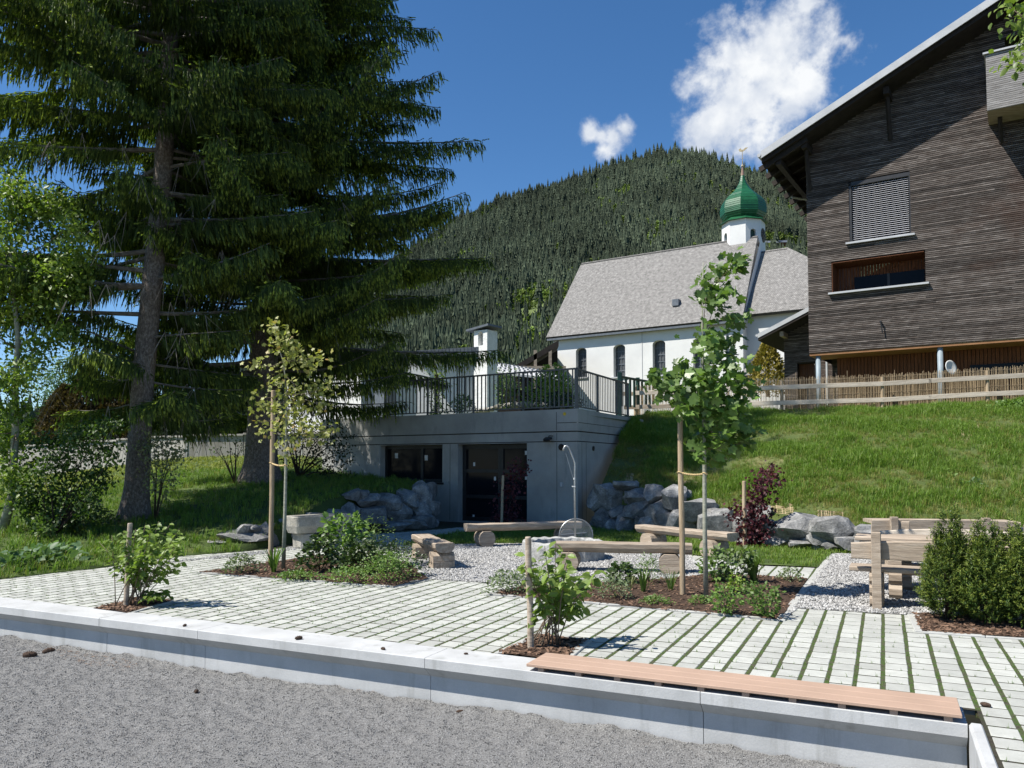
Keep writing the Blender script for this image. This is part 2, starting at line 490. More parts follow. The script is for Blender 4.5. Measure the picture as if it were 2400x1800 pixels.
M['maple'] = leafmat('maple_leaf', (.05, .105, .02), (.17, .26, .06), .34, .40, .5)
M['sapling'] = leafmat('young_maple_leaf', (.13, .14, .032), (.30, .31, .095), .32, .5, .35, c3=(.30, .20, .07))
M['shrub'] = leafmat('shrub_leaf', (.085, .14, .022), (.20, .275, .060), .32, .45, .4)
M['redleaf'] = leafmat('red_maple_leaf', (.035, .010, .014), (.125, .030, .038), .30, .5, .3, tcol=(1.7, .8, .8))
M['yew'] = leafmat('yew_needles', (.025, .055, .010), (.075, .115, .022), .15, .5, .3)
M['yew_tip'] = leafmat('yew_shoots', (.13, .18, .03), (.24, .28, .055), .25, .5, .3)
M['herb'] = leafmat('herb_leaf', (.055, .11, .020), (.14, .22, .050), .28, .5, .35)
M['herb_dark'] = leafmat('dark_leaf', (.020, .042, .012), (.065, .105, .028), .2, .4, .45)
M['herb_grey'] = leafmat('greygreen_leaf', (.10, .14, .07), (.20, .25, .13), .25, .6, .3)
M['ash'] = leafmat('ash_leaf', (.09, .15, .022), (.24, .32, .06), .35, .45, .4)
M['hazel'] = leafmat('hazel_leaf', (.020, .045, .010), (.085, .14, .026), .28, .5, .35)
M['greyleaf'] = leafmat('pale_shrub_leaf', (.14, .16, .07), (.30, .32, .16), .25, .5, .35)
M['brownhedge'] = leafmat('brown_thuja', (.045, .032, .014), (.115, .085, .034), .15, .7, .2)
M['goldhedge'] = leafmat('golden_thuja', (.10, .085, .014), (.28, .225, .045), .2, .6, .25)
M['darkhedge'] = leafmat('dark_shrub', (.008, .016, .006), (.035, .055, .018), .12, .5, .3)
M['bluegreen'] = leafmat('bluegreen_leaf', (.06, .115, .05), (.14, .22, .10), .25, .5, .3)
M['grass'] = leafmat('grass_blade', (.052, .118, .014), (.140, .225, .034), .30, .5, .3, c3=(.24, .24, .07))
M['grass_mown'] = leafmat('mown_grass_blade', (.13, .165, .026), (.27, .29, .06), .25, .5, .25)
M['grass_dry'] = leafmat('dry_grass_blade', (.085, .115, .020), (.20, .20, .05), .25, .55, .25, c3=(.34, .28, .12))
def standvar(m):
    """tone of whole stands of trees changes from place to place"""
    t = m.node_tree
    h = [q for q in t.nodes if q.type == 'HUE_SAT'][0]
    oi = nn('ShaderNodeObjectInfo', t); n = nn('ShaderNodeTexNoise', t); n.inputs['Scale'].default_value = .012; n.inputs['Detail'].default_value = 4
    t.links.new(oi.outputs['Location'], n.inputs['Vector'])
    mr = nn('ShaderNodeMapRange', t); mr.inputs['From Min'].default_value = .3; mr.inputs['From Max'].default_value = .7; mr.inputs['To Min'].default_value = .65; mr.inputs['To Max'].default_value = 1.5
    t.links.new(n.outputs[0], mr.inputs['Value'])
    old = h.inputs['Value'].links[0].from_socket
    mm = nn('ShaderNodeMath', t, operation='MULTIPLY'); t.links.new(old, mm.inputs[0]); t.links.new(mr.outputs[0], mm.inputs[1]); t.links.new(mm.outputs[0], h.inputs['Value'])
M['forest'] = leafmat('mountain_conifer', (.024, .036, .023), (.068, .086, .054), .04, .8, .1)  # distance haze is put into this colour: a lighter, bluer conifer green
M['forest_b'] = leafmat('mountain_broadleaf', (.06, .10, .02), (.15, .20, .045), .1, .8, .1)
standvar(M['forest']); standvar(M['forest_b'])
M['alp'] = surf('alpine_slope', [(.3, (.06, .09, .03)), (.55, (.11, .145, .045)), (.75, (.18, .21, .075))], .02, .95, stretch=(1, 1, 1), fine=(.15, .4))
M['copper'] = None
def shingle(name, c1, c2, sc, bump=.6, spec=.2, rough=.85, metal=0.0):
    m, t, b, out = newmat(name)
    lk = t.links.new
    tcn = nn('ShaderNodeUVMap', t)
    br = nn('ShaderNodeTexBrick', t)
    br.inputs['Scale'].default_value = sc
    br.inputs['Color1'].default_value = c4(c1); br.inputs['Color2'].default_value = c4(c2)
    br.inputs['Mortar'].default_value = c4([q * .35 for q in c1])
    br.inputs['Mortar Size'].default_value = .03; br.inputs['Brick Width'].default_value = .55; br.inputs['Row Height'].default_value = .42
    br.offset = .5
    n = nn('ShaderNodeTexNoise', t)
    n.inputs['Scale'].default_value = sc * .9; n.inputs['Detail'].default_value = 8; n.inputs['Roughness'].default_value = .7
    lk(tcn.outputs[0], br.inputs['Vector']); lk(tcn.outputs[0], n.inputs['Vector'])
    mr = nn('ShaderNodeMapRange', t)
    mr.inputs['From Min'].default_value = .25; mr.inputs['From Max'].default_value = .75
    mr.inputs['To Min'].default_value = .55; mr.inputs['To Max'].default_value = 1.45
    lk(n.outputs[0], mr.inputs['Value'])
    h = nn('ShaderNodeHueSaturation', t)
    lk(br.outputs['Color'], h.inputs['Color']); lk(mr.outputs[0], h.inputs['Value'])
    lk(h.outputs[0], b.inputs['Base Color'])
    bp = nn('ShaderNodeBump', t)
    bp.inputs['Strength'].default_value = bump; bp.inputs['Distance'].default_value = .03
    lk(mr.outputs[0], bp.inputs['Height']); lk(bp.outputs[0], b.inputs['Normal'])
    b.inputs['Roughness'].default_value = rough; b.inputs['Specular IOR Level'].default_value = spec; b.inputs['Metallic'].default_value = metal
    return m
M['shingle'] = shingle('wood_shingles', (.185, .178, .168), (.275, .264, .25), 4.4)
M['dome'] = surf('green_glazed_metal', [(.3, (.006, .065, .024)), (.7, (.012, .105, .042))], 2.5, .42, .25, 12, spec=.4, fine=(9, .25))
M['gold'] = surf('gilt', [(.3, (.34, .27, .16)), (.7, (.46, .38, .24))], 5, .5, metal=.3)

# ------------------------------------------------------------------ scattering with geometry nodes (only for stuff)
def scatter(name, pts, rots, scl, idx, templates, parent=None, label=None, kind='stuff', cat=None):
    """points carry rot / scl / idx; templates are meshes that are instanced on them"""
    me = bpy.data.meshes.new(name)
    n = len(pts)
    me.vertices.add(n)
    me.vertices.foreach_set('co', np.ascontiguousarray(pts, dtype=np.float32).ravel())
    a = me.attributes.new('rot', 'FLOAT_VECTOR', 'POINT'); a.data.foreach_set('vector', np.ascontiguousarray(rots, dtype=np.float32).ravel())
    a = me.attributes.new('scl', 'FLOAT', 'POINT'); a.data.foreach_set('value', np.ascontiguousarray(scl, dtype=np.float32))
    a = me.attributes.new('idx', 'INT', 'POINT'); a.data.foreach_set('value', np.ascontiguousarray(idx, dtype=np.int32))
    o = link(name, me, parent, label=label, kind=kind, cat=cat)
    g = bpy.data.node_groups.new(name, 'GeometryNodeTree')
    g.interface.new_socket('Geometry', in_out='INPUT', socket_type='NodeSocketGeometry')
    g.interface.new_socket('Geometry', in_out='OUTPUT', socket_type='NodeSocketGeometry')
    gi = g.nodes.new('NodeGroupInput'); go = g.nodes.new('NodeGroupOutput')
    jn = g.nodes.new('GeometryNodeJoinGeometry')
    for tm in reversed(templates):
        to = bpy.data.objects.new(name + '_piece', tm)
        oi = g.nodes.new('GeometryNodeObjectInfo'); oi.inputs['Object'].default_value = to
        oi.inputs['As Instance'].default_value = True
        g.links.new(oi.outputs['Geometry'], jn.inputs[0])
    ip = g.nodes.new('GeometryNodeInstanceOnPoints')
    ip.inputs['Pick Instance'].default_value = True
    def attr(nm, ty):
        q = g.nodes.new('GeometryNodeInputNamedAttribute'); q.data_type = ty; q.inputs['Name'].default_value = nm
        return q.outputs['Attribute']
    g.links.new(gi.outputs[0], ip.inputs['Points'])
    g.links.new(jn.outputs[0], ip.inputs['Instance'])
    g.links.new(attr('idx', 'INT'), ip.inputs['Instance Index'])
    er = g.nodes.new('FunctionNodeEulerToRotation')
    g.links.new(attr('rot', 'FLOAT_VECTOR'), er.inputs[0])
    g.links.new(er.outputs[0], ip.inputs['Rotation'])
    g.links.new(attr('scl', 'FLOAT'), ip.inputs['Scale'])
    g.links.new(ip.outputs[0], go.inputs[0])
    md = o.modifiers.new('scatter', 'NODES'); md.node_group = g
    return o
def in_poly(P, poly):
    P = np.asarray(P); x, y = P[:, 0], P[:, 1]
    r = np.zeros(len(P), bool)
    n = len(poly)
    for i in range(n):
        x1, y1 = poly[i]; x2, y2 = poly[(i + 1) % n]
        c = ((y1 > y) != (y2 > y))
        with np.errstate(divide='ignore', invalid='ignore'):
            xi = (x2 - x1) * (y - y1) / (y2 - y1 + 1e-12) + x1
        r ^= c & (x < xi)
    return r
def fill_poly(poly, density, holes=()):
    a = np.array(poly); lo, hi = a.min(0), a.max(0)
    n = int((hi - lo).prod() * density)
    P = rng.uniform(lo, hi, (n, 2))
    k = in_poly(P, poly)
    for h in holes: k &= ~in_poly(P, h)
    return P[k]
def seg_dist(P, a, b):
    a = np.array(a); b = np.array(b); d = b - a
    t = np.clip(((P - a) @ d) / (d @ d + 1e-12), 0, 1)
    return np.linalg.norm(P - (a + t[:, None] * d), axis=1)

# grass clump, pebble and chip templates
def clump_mesh(name, n, h0, h1, spread, mat, wd=.006, seed=0, lean=.5):
    r = random.Random(seed); mb = MB()
    for i in range(n):
        a = r.uniform(0, 6.28); q = r.uniform(0, spread)
        b = Vector((q * math.cos(a), q * math.sin(a), -.01))
        h = r.uniform(h0, h1); la = r.uniform(0, 6.28); le = h * r.uniform(.1, lean)
        dx = Vector((math.cos(la), math.sin(la), 0)); sd = Vector((-dx.y, dx.x, 0)) * wd * r.uniform(.7, 1.3)
        m1 = b + dx * le * .35 + Vector((0, 0, h * .6)); tp = b + dx * le + Vector((0, 0, h * (1 - .25 * le / h)))
        mb.add([b - sd, b + sd, m1 + sd * .8, m1 - sd * .8, tp], [(0, 1, 2, 3), (3, 2, 4)])
    return mb.mesh(name, mat)
def pebble_mesh(name, seed, mat, flat=.65):
    r = random.Random(seed); bm = bmesh.new()
    bmesh.ops.create_icosphere(bm, subdivisions=1, radius=1)
    for v in bm.verts:
        v.co *= r.uniform(.7, 1.15); v.co.z *= flat; v.co.y *= .8
    me = bpy.data.meshes.new(name); bm.to_mesh(me); bm.free(); me.materials.append(mat)
    return me
def chip_mesh(name, seed, mat):
    r = random.Random(seed); mb = MB()
    l, wd, t = r.uniform(.8, 1.2), r.uniform(.25, .5), .10
    mb.add([(-l, -wd, 0), (l * .8, -wd * .7, 0), (l, wd * .6, 0), (-l * .7, wd, 0), (-l, -wd, t), (l * .8, -wd * .7, t * 1.4), (l, wd * .6, t), (-l * .7, wd, t * 1.6)],
           [(4, 5, 6, 7), (0, 1, 5, 4), (1, 2, 6, 5), (2, 3, 7, 6), (3, 0, 4, 7)])
    return mb.mesh(name, mat)
# ================================================================== GROUND
from mathutils.geometry import delaunay_2d_cdt
U = Vector((math.cos(R(25.17)), -math.sin(R(25.17))))       # along the seat wall, to the right
V = Vector((math.sin(R(25.17)), math.cos(R(25.17))))        # away from the seat wall
P0 = G(2268, 1697.6).xy
def C(s, t, z=0.0):
    p = P0 + U * s + V * t
    return Vector((p.x, p.y, z))
def ST(p):
    d = Vector((p[0], p[1])) - P0
    return d.dot(U), d.dot(V)
RZ = -R(25.17)
GRIT_Z = -0.42

def sheet(name, poly, step, h, mat, smooth=True, parent=None, kind='structure', skirt=None, **kw):
    a = np.array(poly); lo, hi = a.min(0), a.max(0)
    gx = np.arange(lo[0], hi[0], step); gy = np.arange(lo[1], hi[1], step)
    Q = np.stack(np.meshgrid(gx, gy), -1).reshape(-1, 2) + rng.uniform(-.15, .15, (len(gx) * len(gy), 2)) * step
    Q = Q[in_poly(Q, poly)]
    n = len(poly)
    dm = np.full(len(Q), 1e9)
    for i in range(n):
        dm = np.minimum(dm, seg_dist(Q, poly[i], poly[(i + 1) % n]))
    Q = Q[dm > step * .3]
    bp = []
    for i in range(n):
        p, q = np.array(poly[i]), np.array(poly[(i + 1) % n])
        k = max(1, int(np.linalg.norm(q - p) / step))
        bp += [p + (q - p) * j / k for j in range(k)]
    nb = len(bp)
    vs = [Vector(p) for p in bp] + [Vector(q) for q in Q]
    r = delaunay_2d_cdt(vs, [], [list(range(nb))], 1, 1e-5)
    me = bpy.data.meshes.new(name)
    me.from_pydata([(p.x, p.y, h(p.x, p.y)) for p in r[0]], [], [list(f) for f in r[2]])
    bm = bmesh.new(); bm.from_mesh(me)
    for f in bm.faces:
        f.normal_update()
        if f.normal.z < 0: f.normal_flip()
        f.smooth = smooth
    if skirt:
        be = [e for e in bm.edges if e.is_boundary]
        ex = bmesh.ops.extrude_edge_only(bm, edges=be)
        for q in ex['geom']:
            if isinstance(q, bmesh.types.BMVert): q.co.z = skirt
    bm.to_mesh(me); bm.free()
    me.materials.append(mat)
    return link(name, me, parent, kind=kind, **kw)
from mathutils import noise as mnoise
def nz(x, y, s=1.0, z=0.0):
    return mnoise.noise(Vector((x * s, y * s, z)))

# ---- fine gravel yard in front (lower than the pavement)
ys = np.arange(-3.2, 0.111, 0.045); xs = np.arange(-13.5, 0.005, 0.045)
gv = []
for t in ys:
    for s in xs:
        c = C(s, t)
        d = max(0.0, (t + .45) / .55)
        z = GRIT_Z + .012 * nz(c.x, c.y, 1.6) + .021 * nz(c.x + 9, c.y, 5.5) + .018 * nz(c.x, c.y + 5, 12) + .035 * max(0, d) * (0.6 + nz(c.x, c.y, 2.6, 4)) + .025 * nz(c.x * .5, c.y * .5, .5, 9)
        gv.append((c.x, c.y, z))
nx = len(xs)
gi_ = np.array([(j * nx + i, j * nx + i + 1, (j + 1) * nx + i + 1, (j + 1) * nx + i) for j in range(len(ys) - 1) for i in range(nx - 1)])
yard = structure('gravel_yard', np_mesh('gravel_yard', np.array(gv), gi_, M['grit'], smooth=True))
q = MB(); q.add([C(-40, -12, GRIT_Z - .06), C(.01, -12, GRIT_Z - .06), C(.01, .1, GRIT_Z - .06), C(-40, .1, GRIT_Z - .06)], [(0, 1, 2, 3)])
part(q, 'yard_ground', M['grit'], kind='structure')

# loose grains on top of it
P_ = fill_poly([tuple(G(-120, 1480, GRIT_Z).xy), tuple(C(-.02, .09).xy), tuple(G(2300, 1850, GRIT_Z).xy), tuple(G(1200, 1850, GRIT_Z).xy), tuple(G(-150, 1850, GRIT_Z).xy)], 5200)
def grit_h(x, y):
    s, t = ST((x, y)); d = max(0.0, (t + .45) / .55)
    return GRIT_Z + .012 * nz(x, y, 1.6) + .021 * nz(x + 9, y, 5.5) + .018 * nz(x, y + 5, 12) + .035 * d * (0.6 + nz(x, y, 2.6, 4)) + .025 * nz(x * .5, y * .5, .5, 9)
M['grain'] = surf('gravel_grain', [(.3, (.17, .167, .16)), (.7, (.25, .245, .235))], 20, .85, rand=.75, mode='obj')
grains = [pebble_mesh('grain', 50 + k, M['grain'], .7) for k in range(3)]
n_ = len(P_)
scatter('loose_grains', np.c_[P_, [grit_h(x, y) + .001 for x, y in P_]], rng.uniform(-3, 3, (n_, 3)), rng.uniform(.0025, .0065, n_), rng.integers(0, 3, n_), grains, label='loose grains of the grey gravel yard')

# ---- seat wall of pale concrete, cast in pieces with narrow joints
seat = thing('seat_wall', 'long low pale concrete seat wall with an overhanging top, bordering the gravel yard', 'seat wall', C(-6, .2))
def s_of(px):                      # where the front edge is crossed by the sight line
    k, z = on_plane(px, 1500, P0, U)
    return k
cuts = [-15.5, s_of(-420), s_of(231), s_of(463), s_of(995), s_of(1640), 0.0]
prof = [(0.105, -.55), (0.41, -.55), (0.41, -.004), (0.404, 0), (0.006, 0), (0, -.006), (0, -.087), (0.092, -.17), (0.105, -.18)]
for i in range(len(cuts) - 1):
    g = .004 if i not in (3, 5) else .0012
    s0, s1 = cuts[i] + g, cuts[i + 1] - g
    mb = MB()
    n = len(prof)
    v = [C(s0, t, z) for t, z in prof] + [C(s1, t, z) for t, z in prof]
    f = [(k, (k + 1) % n, n + (k + 1) % n, n + k) for k in range(n)] + [tuple(range(n - 1, -1, -1)), tuple(range(n, 2 * n))]
    mb.add(v, f)
    part(mb, 'wall_block', M['concrete'], seat)
jb = MB()
for sc_ in cuts[1:-1]:
    jb.box(C(sc_, .26, -.28), (.02, .28, .5), RZ)
part(jb, 'joint_filler', M['gap'], seat)

# ---- planked seat on the right-hand end of the wall
sA = ST(G(1253, 1561))[0]
deck = thing('plank_seat', 'salmon coloured plank seat of three boards on the right end of the concrete wall', 'seat', C(-1.5, .2, 0))
Ld = -0.03 - sA
for k in range(3):
    c = C(sA + Ld / 2, .068 + .1435 * k - .012, .047)
    mb = MB(); mb.bbox((0, 0, 0), (Ld, .138, .024), .003)
    o = part(mb, 'plank', M['deck'], deck, world=False)
    o.matrix_local = Matrix.Translation(Vector((c.x, c.y, c.z)) - deck.location) @ Matrix.Rotation(RZ, 4, 'Z')
bat = MB(); bat.box((0, 0, 0), (.05, .40, .033))
bme = bat.mesh('batten', M['deck'])
for k in range(10):
    c = C(sA + .12 + (Ld - .2) * k / 9, .205, .0175)
    o = link('batten', bme, deck, world=False)
    o.matrix_local = Matrix.Translation(Vector((c.x, c.y, c.z)) - deck.location) @ Matrix.Rotation(RZ, 4, 'Z')

# ---- thin edging slab at the right end, running back towards the viewer
eds = thing('edging_slab', 'thin pale concrete slab on edge beside the right end of the plank seat', 'edging slab', C(.05, -1.5))
mb = MB()
pr = [(.008, -.6), (.088, -.6), (.088, -.010), (.078, 0), (.026, 0), (.008, -.022)]
v = [C(s, -5, z) for s, z in pr] + [C(s, .045, z) for s, z in pr]
n = len(pr)
mb.add(v, [(k, (k + 1) % n, n + (k + 1) % n, n + k) for k in range(n)] + [tuple(range(n - 1, -1, -1)), tuple(range(n, 2 * n))])
part(mb, 'slab', M['concrete'], eds)

# ---- outlines of the garden, measured on the photograph
bed_left = P2([(463, 1342), (922, 1375), (1004, 1356), (967, 1325), (862, 1290), (726, 1304), (598, 1322)])
circle = P2([(1004, 1356), (1182, 1367), (1391, 1363), (1591, 1352), (1650, 1343), (1614, 1299), (1501, 1274), (1144, 1274), (940, 1280), (967, 1325)])
bed_mid = P2([(1140, 1392), (1829, 1453), (1894, 1355), (1786, 1349), (1650, 1344), (1591, 1353), (1391, 1364), (1225, 1373)])
gravel_r = P2([(1835, 1451), (1870, 1424), (2141, 1440), (2160, 1478), (2700, 1515), (2700, 1325), (1951, 1297)])
yew_bed = P2([(2141, 1438), (2161, 1480), (2800, 1522), (2800, 1478)])
sq1 = P2([(218, 1426), (298, 1437), (404, 1408), (326, 1399)])
sq2 = P2([(1167, 1530), (1322, 1547), (1378, 1500), (1257, 1487)])
lawn_mid = P2([(940, 1279), (1144, 1273), (1501, 1273), (1614, 1298), (1786, 1324), (1916, 1329), (1951, 1296), (2700, 1324), (2700, 1270), (2000, 1268), (1700, 1250), (1560, 1240), (1395, 1236), (1130, 1240), (1030, 1255)])
pave_edge = [(-900, 1420), (0, 1356), (255, 1327), (434, 1301), (570, 1291), (640, 1286), (720, 1273), (800, 1258), (900, 1249), (1010, 1241), (1075, 1235)]
pave = P2(pave_edge + [(1300, 1235), (1400, 1238), (2000, 1260), (2900, 1300)]) + [tuple(C(6, -3).xy), tuple(C(.11, -3).xy), tuple(C(.11, .43).xy), tuple(C(-16, .43).xy)]
holes = [bed_left, circle, bed_mid, gravel_r, yew_bed, sq1, sq2, lawn_mid]

base = MB()
base.add([C(-20, .41, -.0155), C(14, .41, -.0155), C(14, 16, -.0155), C(-20, 16, -.0155)], [(0, 1, 2, 3)])
base.add([C(.089, -5, -.0155), C(14, -5, -.0155), C(14, .41, -.0155), C(.089, .41, -.0155)], [(0, 1, 2, 3)])
pavement = part(base, 'pavement', M['soil'], kind='structure')

# pavers: strips that run away from the wall, wide grassy joints between strips, thin joints across
PW, PL, SW, SL = .169, .194, .2, .2235
def paver_mesh(a, b, ch=.005, th=.05):
    x, y = a / 2, b / 2
    v = [(-x, -y, -th), (x, -y, -th), (x, y, -th), (-x, y, -th), (-x, -y, -ch), (x, -y, -ch), (x, y, -ch), (-x, y, -ch),
         (-x + ch, -y + ch, 0), (x - ch, -y + ch, 0), (x - ch, y - ch, 0), (-x + ch, y - ch, 0)]
    f = [(8, 9, 10, 11), (4, 5, 9, 8), (5, 6, 10, 9), (6, 7, 11, 10), (7, 4, 8, 11), (0, 1, 5, 4), (1, 2, 6, 5), (2, 3, 7, 6), (3, 0, 4, 7)]
    return v, f
pv, pf = paver_mesh(PW, PL)
stones = []; smalls = []
def ok_pts(P):
    k = in_poly(P, pave)
    for h in holes: k &= ~in_poly(P, h)
    return k
ss = np.arange(-14.2, 5.5, SW)
for i, s in enumerate(ss):
    off = (i * .41) % 1.0 * SL + rnd.uniform(-.02, .02)
    ts = np.arange(-2.6, 14.5, SL) + off
    cs = [(s, t) for t in ts]
    cor = [(-PW / 2, -PL / 2), (PW / 2, -PL / 2), (PW / 2, PL / 2), (-PW / 2, PL / 2)]
    pts = np.array([tuple(C(s + a, t + b).xy) for s, t in cs for a, b in cor])
    okk = ok_pts(pts).reshape(-1, 4)
    for (s_, t_), o4 in zip(cs, okk):
        if o4.all(): stones.append((s_, t_))
        elif o4.any():
            sub = [(a, b) for a in (-PW / 3, 0, PW / 3) for b in (-PL / 3, 0, PL / 3)]
            k = ok_pts(np.array([tuple(C(s_ + a, t_ + b).xy) for a, b in sub]))
            smalls += [(s_ + a, t_ + b) for (a, b), q in zip(sub, k) if q]
def vis(s, t):
    p = C(s, t)
    if p.y < 2.5: return -1
    px = 1200 + F * p.x / p.y; py = HORIZ + F * CAMZ / p.y
    return 1 / p.y if -20 < px < 2420 and py < 1830 else -1
stones.sort(key=lambda q: -vis(*q))
big = MB(); big.add(pv, pf)
pme = big.mesh('paver', M['paver'])
for s, t in stones[:300]:
    c = C(s + rnd.uniform(-.003, .003), t + rnd.uniform(-.003, .003), -.0115 + rnd.uniform(-.0012, .0015))
    o = link('paver', pme, pavement, world=False)
    o.location = c; o.rotation_euler = (rnd.uniform(-.004, .004), rnd.uniform(-.004, .004), RZ + rnd.uniform(-.012, .012))
far_ = MB()
for s, t in stones[300:]:
    Mx = Matrix.Translation(C(s, t, -.0115 + rnd.uniform(-.0012, .0015))) @ Matrix.Rotation(RZ + rnd.uniform(-.012, .012), 4, 'Z')
    far_.add([Mx @ Vector(p) for p in pv], pf)
sv_, sf_ = paver_mesh(PW / 3 + .0005, PL / 3 + .0005, .001)
for s, t in smalls:
    Mx = Matrix.Translation(C(s, t, -.0125)) @ Matrix.Rotation(RZ, 4, 'Z')
    far_.add([Mx @ Vector(p) for p in sv_], sf_)
part(far_, 'distant_pavers', M['paver_far'], pavement, kind='stuff')

# mossy filling of the wide joints
mo = MB()
for s in ss:
    s = s + SW / 2
    a_, b_ = (.42, 13.5) if s < .1 else (-2.8, 13.5)
    mo.box(C(s, (a_ + b_) / 2, -.0411), (.034, b_ - a_, .054), RZ)
part(mo, 'joint_filling', M['moss'], pavement, kind='stuff')
# edging stones
def edging(px, wd=.075, top=.004, seg=.5, side=0.0):
    pts = [G(a, b).xy for a, b in px]
    for a, b in zip(pts[:-1], pts[1:]):
        d = b - a; ln = d.length; k = max(1, round(ln / seg)); dn = d.normalized(); nrm = Vector((-dn.y, dn.x))
        for j in range(k):
            c = a + d * ((j + .5) / k) + nrm * side
            mb = MB(); mb.bbox((0, 0, 0), (ln / k - .006, wd, .12), .006)
            o = part(mb, 'edging_stone', M['edging'], pavement, world=False)
            o.location = (c.x, c.y, top - .06 + rnd.uniform(-.002, .002)); o.rotation_euler = (0, 0, math.atan2(d.y, d.x))
edging([(463, 1342), (922, 1375), (1004, 1356)], side=.04)
edging([(1004, 1356), (967, 1325)], side=0)
edging([(598, 1322), (463, 1342)])
edging([(1140, 1392), (1829, 1453)], side=.04)
edging([(1829, 1453), (1951, 1297)], .10)
edging([(1140, 1392), (1225, 1373), (1391, 1364), (1591, 1353), (1650, 1344)], .06)
edging([(1650, 1344), (1614, 1299), (1501, 1274), (1144, 1274), (940, 1280)], .06)
edging([(1951, 1297), (2700, 1325)], .07)
edging([(2141, 1440), (2161, 1480)], .13)
edging([(2161, 1480), (2800, 1522)], .07)
edging([(218, 1426), (326, 1399), (404, 1408), (298, 1437)], .06)
edging([(1167, 1530), (1257, 1487), (1378, 1500), (1322, 1547)], .08)

# mulch and gravel surfaces
def mulch_h(x, y): return .004 + .018 * nz(x, y, 3.1) + .008 * nz(x, y, 11)
for nm, pl in (('planting_bed', bed_left), ('planting_bed', bed_mid), ('planting_bed', yew_bed), ('tree_pit', sq1), ('tree_pit', sq2)):
    sheet(nm, pl, .12, mulch_h, M['mulch_bed'])
for nm, pl in (('gravel_circle', circle), ('gravel_terrace', gravel_r)):
    sheet(nm, pl, .3, lambda x, y: -.008 + .005 * nz(x, y, 2), M['gravel_bed'])
pebs = [pebble_mesh('pebble', k, M['pebble'], .6 + .08 * k) for k in range(4)]
def pebbles(nm, poly, dens, r0, r1, z, label, hl=(), zf=None):
    P = fill_poly(poly, dens, hl); n = len(P)
    Z = np.full(n, z) + rng.uniform(-.006, .008, n)
    scatter(nm, np.c_[P, Z], rng.uniform(-1, 1, (n, 3)) * [.6, .6, 3.14], rng.uniform(r0, r1, n) ** 1.0, rng.integers(0, 4, n), pebs, label=label)
pebbles('gravel', circle, 1500, .010, .022, -.002, 'pale loose gravel round the fire pit')
gr_near = [p for p in gravel_r]
pebbles('gravel', gr_near, 1500, .010, .020, -.002, 'pale loose gravel under the table and benches', [yew_bed])
chips = [chip_mesh('chip', k, M['chip']) for k in range(4)]
def mulch(nm, poly, dens, label, r0=.012, r1=.034):
    P = fill_poly(poly, dens); n = len(P)
    Z = np.array([mulch_h(x, y) for x, y in P]) + .004
    scatter(nm, np.c_[P, Z], rng.uniform(-1, 1, (n, 3)) * [.45, .45, 3.14], rng.uniform(r0, r1, n), rng.integers(0, 4, n), chips, label=label)
mulch('bark_mulch', bed_left, 260, 'brown bark mulch in the left planting bed')
mulch('bark_mulch', bed_mid, 260, 'brown bark mulch round the green maple')
mulch('bark_mulch', yew_bed, 900, 'reddish bark mulch under the yews')
mulch('bark_mulch', sq1, 900, 'bark mulch in the left tree pit')
mulch('bark_mulch', sq2, 900, 'bark mulch in the tree pit by the seat wall')
# grit seen at the foot of the left path
pebbles('gravel', P2([(380, 1318), (570, 1294), (640, 1289), (720, 1275), (720, 1284), (560, 1304)]), 700, .010, .02, -.004, 'loose gravel along the path by the stone trough')

# small grass in the joints of the pavement
tuft = [clump_mesh('tuft', 7, .015, .055, .018, M['grass'], .0016, 30 + k, .9) for k in range(3)]
P = []
for s, t in stones[:1500]:
    for _ in range(2):
        if rnd.random() < .9:
            P.append((*C(s + SW / 2 + rnd.uniform(-.010, .010), t + rnd.uniform(-.11, .11), -.014), rnd.uniform(.35, .9)))
    if rnd.random() < .8:
        P.append((*C(s + rnd.uniform(-.07, .07), t + SL / 2, -.016), rnd.uniform(.5, 1.2)))
P = np.array(P); n = len(P)
scatter('joint_grass', P[:, :3], np.c_[np.zeros((n, 2)), rng.uniform(0, 6.28, n)], P[:, 3], rng.integers(0, 3, n), tuft, label='sparse grass growing in the joints between the pavers')

# ---- boulder walls: their feet and the ground behind them
wall_r = [(2.25, 21.0), (4.3, 17.95), (5.9, 15.9), (6.9, 15.0), (9.4, 14.5), (13.5, 13.6)]
def yw_r(x):
    for (x0, y0), (x1, y1) in zip(wall_r[:-1], wall_r[1:]):
        if x <= x1 or (x1, y1) == wall_r[-1]: return y0 + (y1 - y0) * (x - x0) / (x1 - x0)
# lawn on the left: heights at surveyed points, smoothed by a thin-plate fit
ctl = []
for px, py in pave_edge[1:6]:
    p = G(px, py); ctl.append((p.x, p.y, -.015))
ctl += [(-12, 9.9, -.01), (-17, 7.6, .0), (-9.2, 13, .05), (-5.9, 15.9, .18), (-5.3, 16.5, .30), (-4.95, 17.2, .55), (-4.4, 20.0, .95), (-2.6, 21.6, 1.0), (-2.55, 23.2, 1.12), (-4.6, 24.6, 1.22), (-5.6, 25.4, 1.35),
        (-7, 22, 1.22), (-8.7, 17.9, .44), (-8.0, 16.4, .28), (-12.5, 30, 1.86), (-8, 30, 1.95), (-17.8, 33, 1.3), (-20.5, 35, 1.22), (-15.5, 24, .87), (-11, 18, .52), (-9.9, 15, .2), (-14, 18, .45),
        (-16, 13, .15), (-24, 40, 1.2), (-10, 24.5, 1.25), (-30, 60, 1.0), (-40, 30, .8), (-40, 10, .1), (-12, 40, 2.3), (-60, 60, .5), (-8, 36, 2.6), (-22, 20, .4)]
A = np.array(ctl)
def tps(r): return np.where(r > 0, r * r * np.log(r + 1e-9), 0)
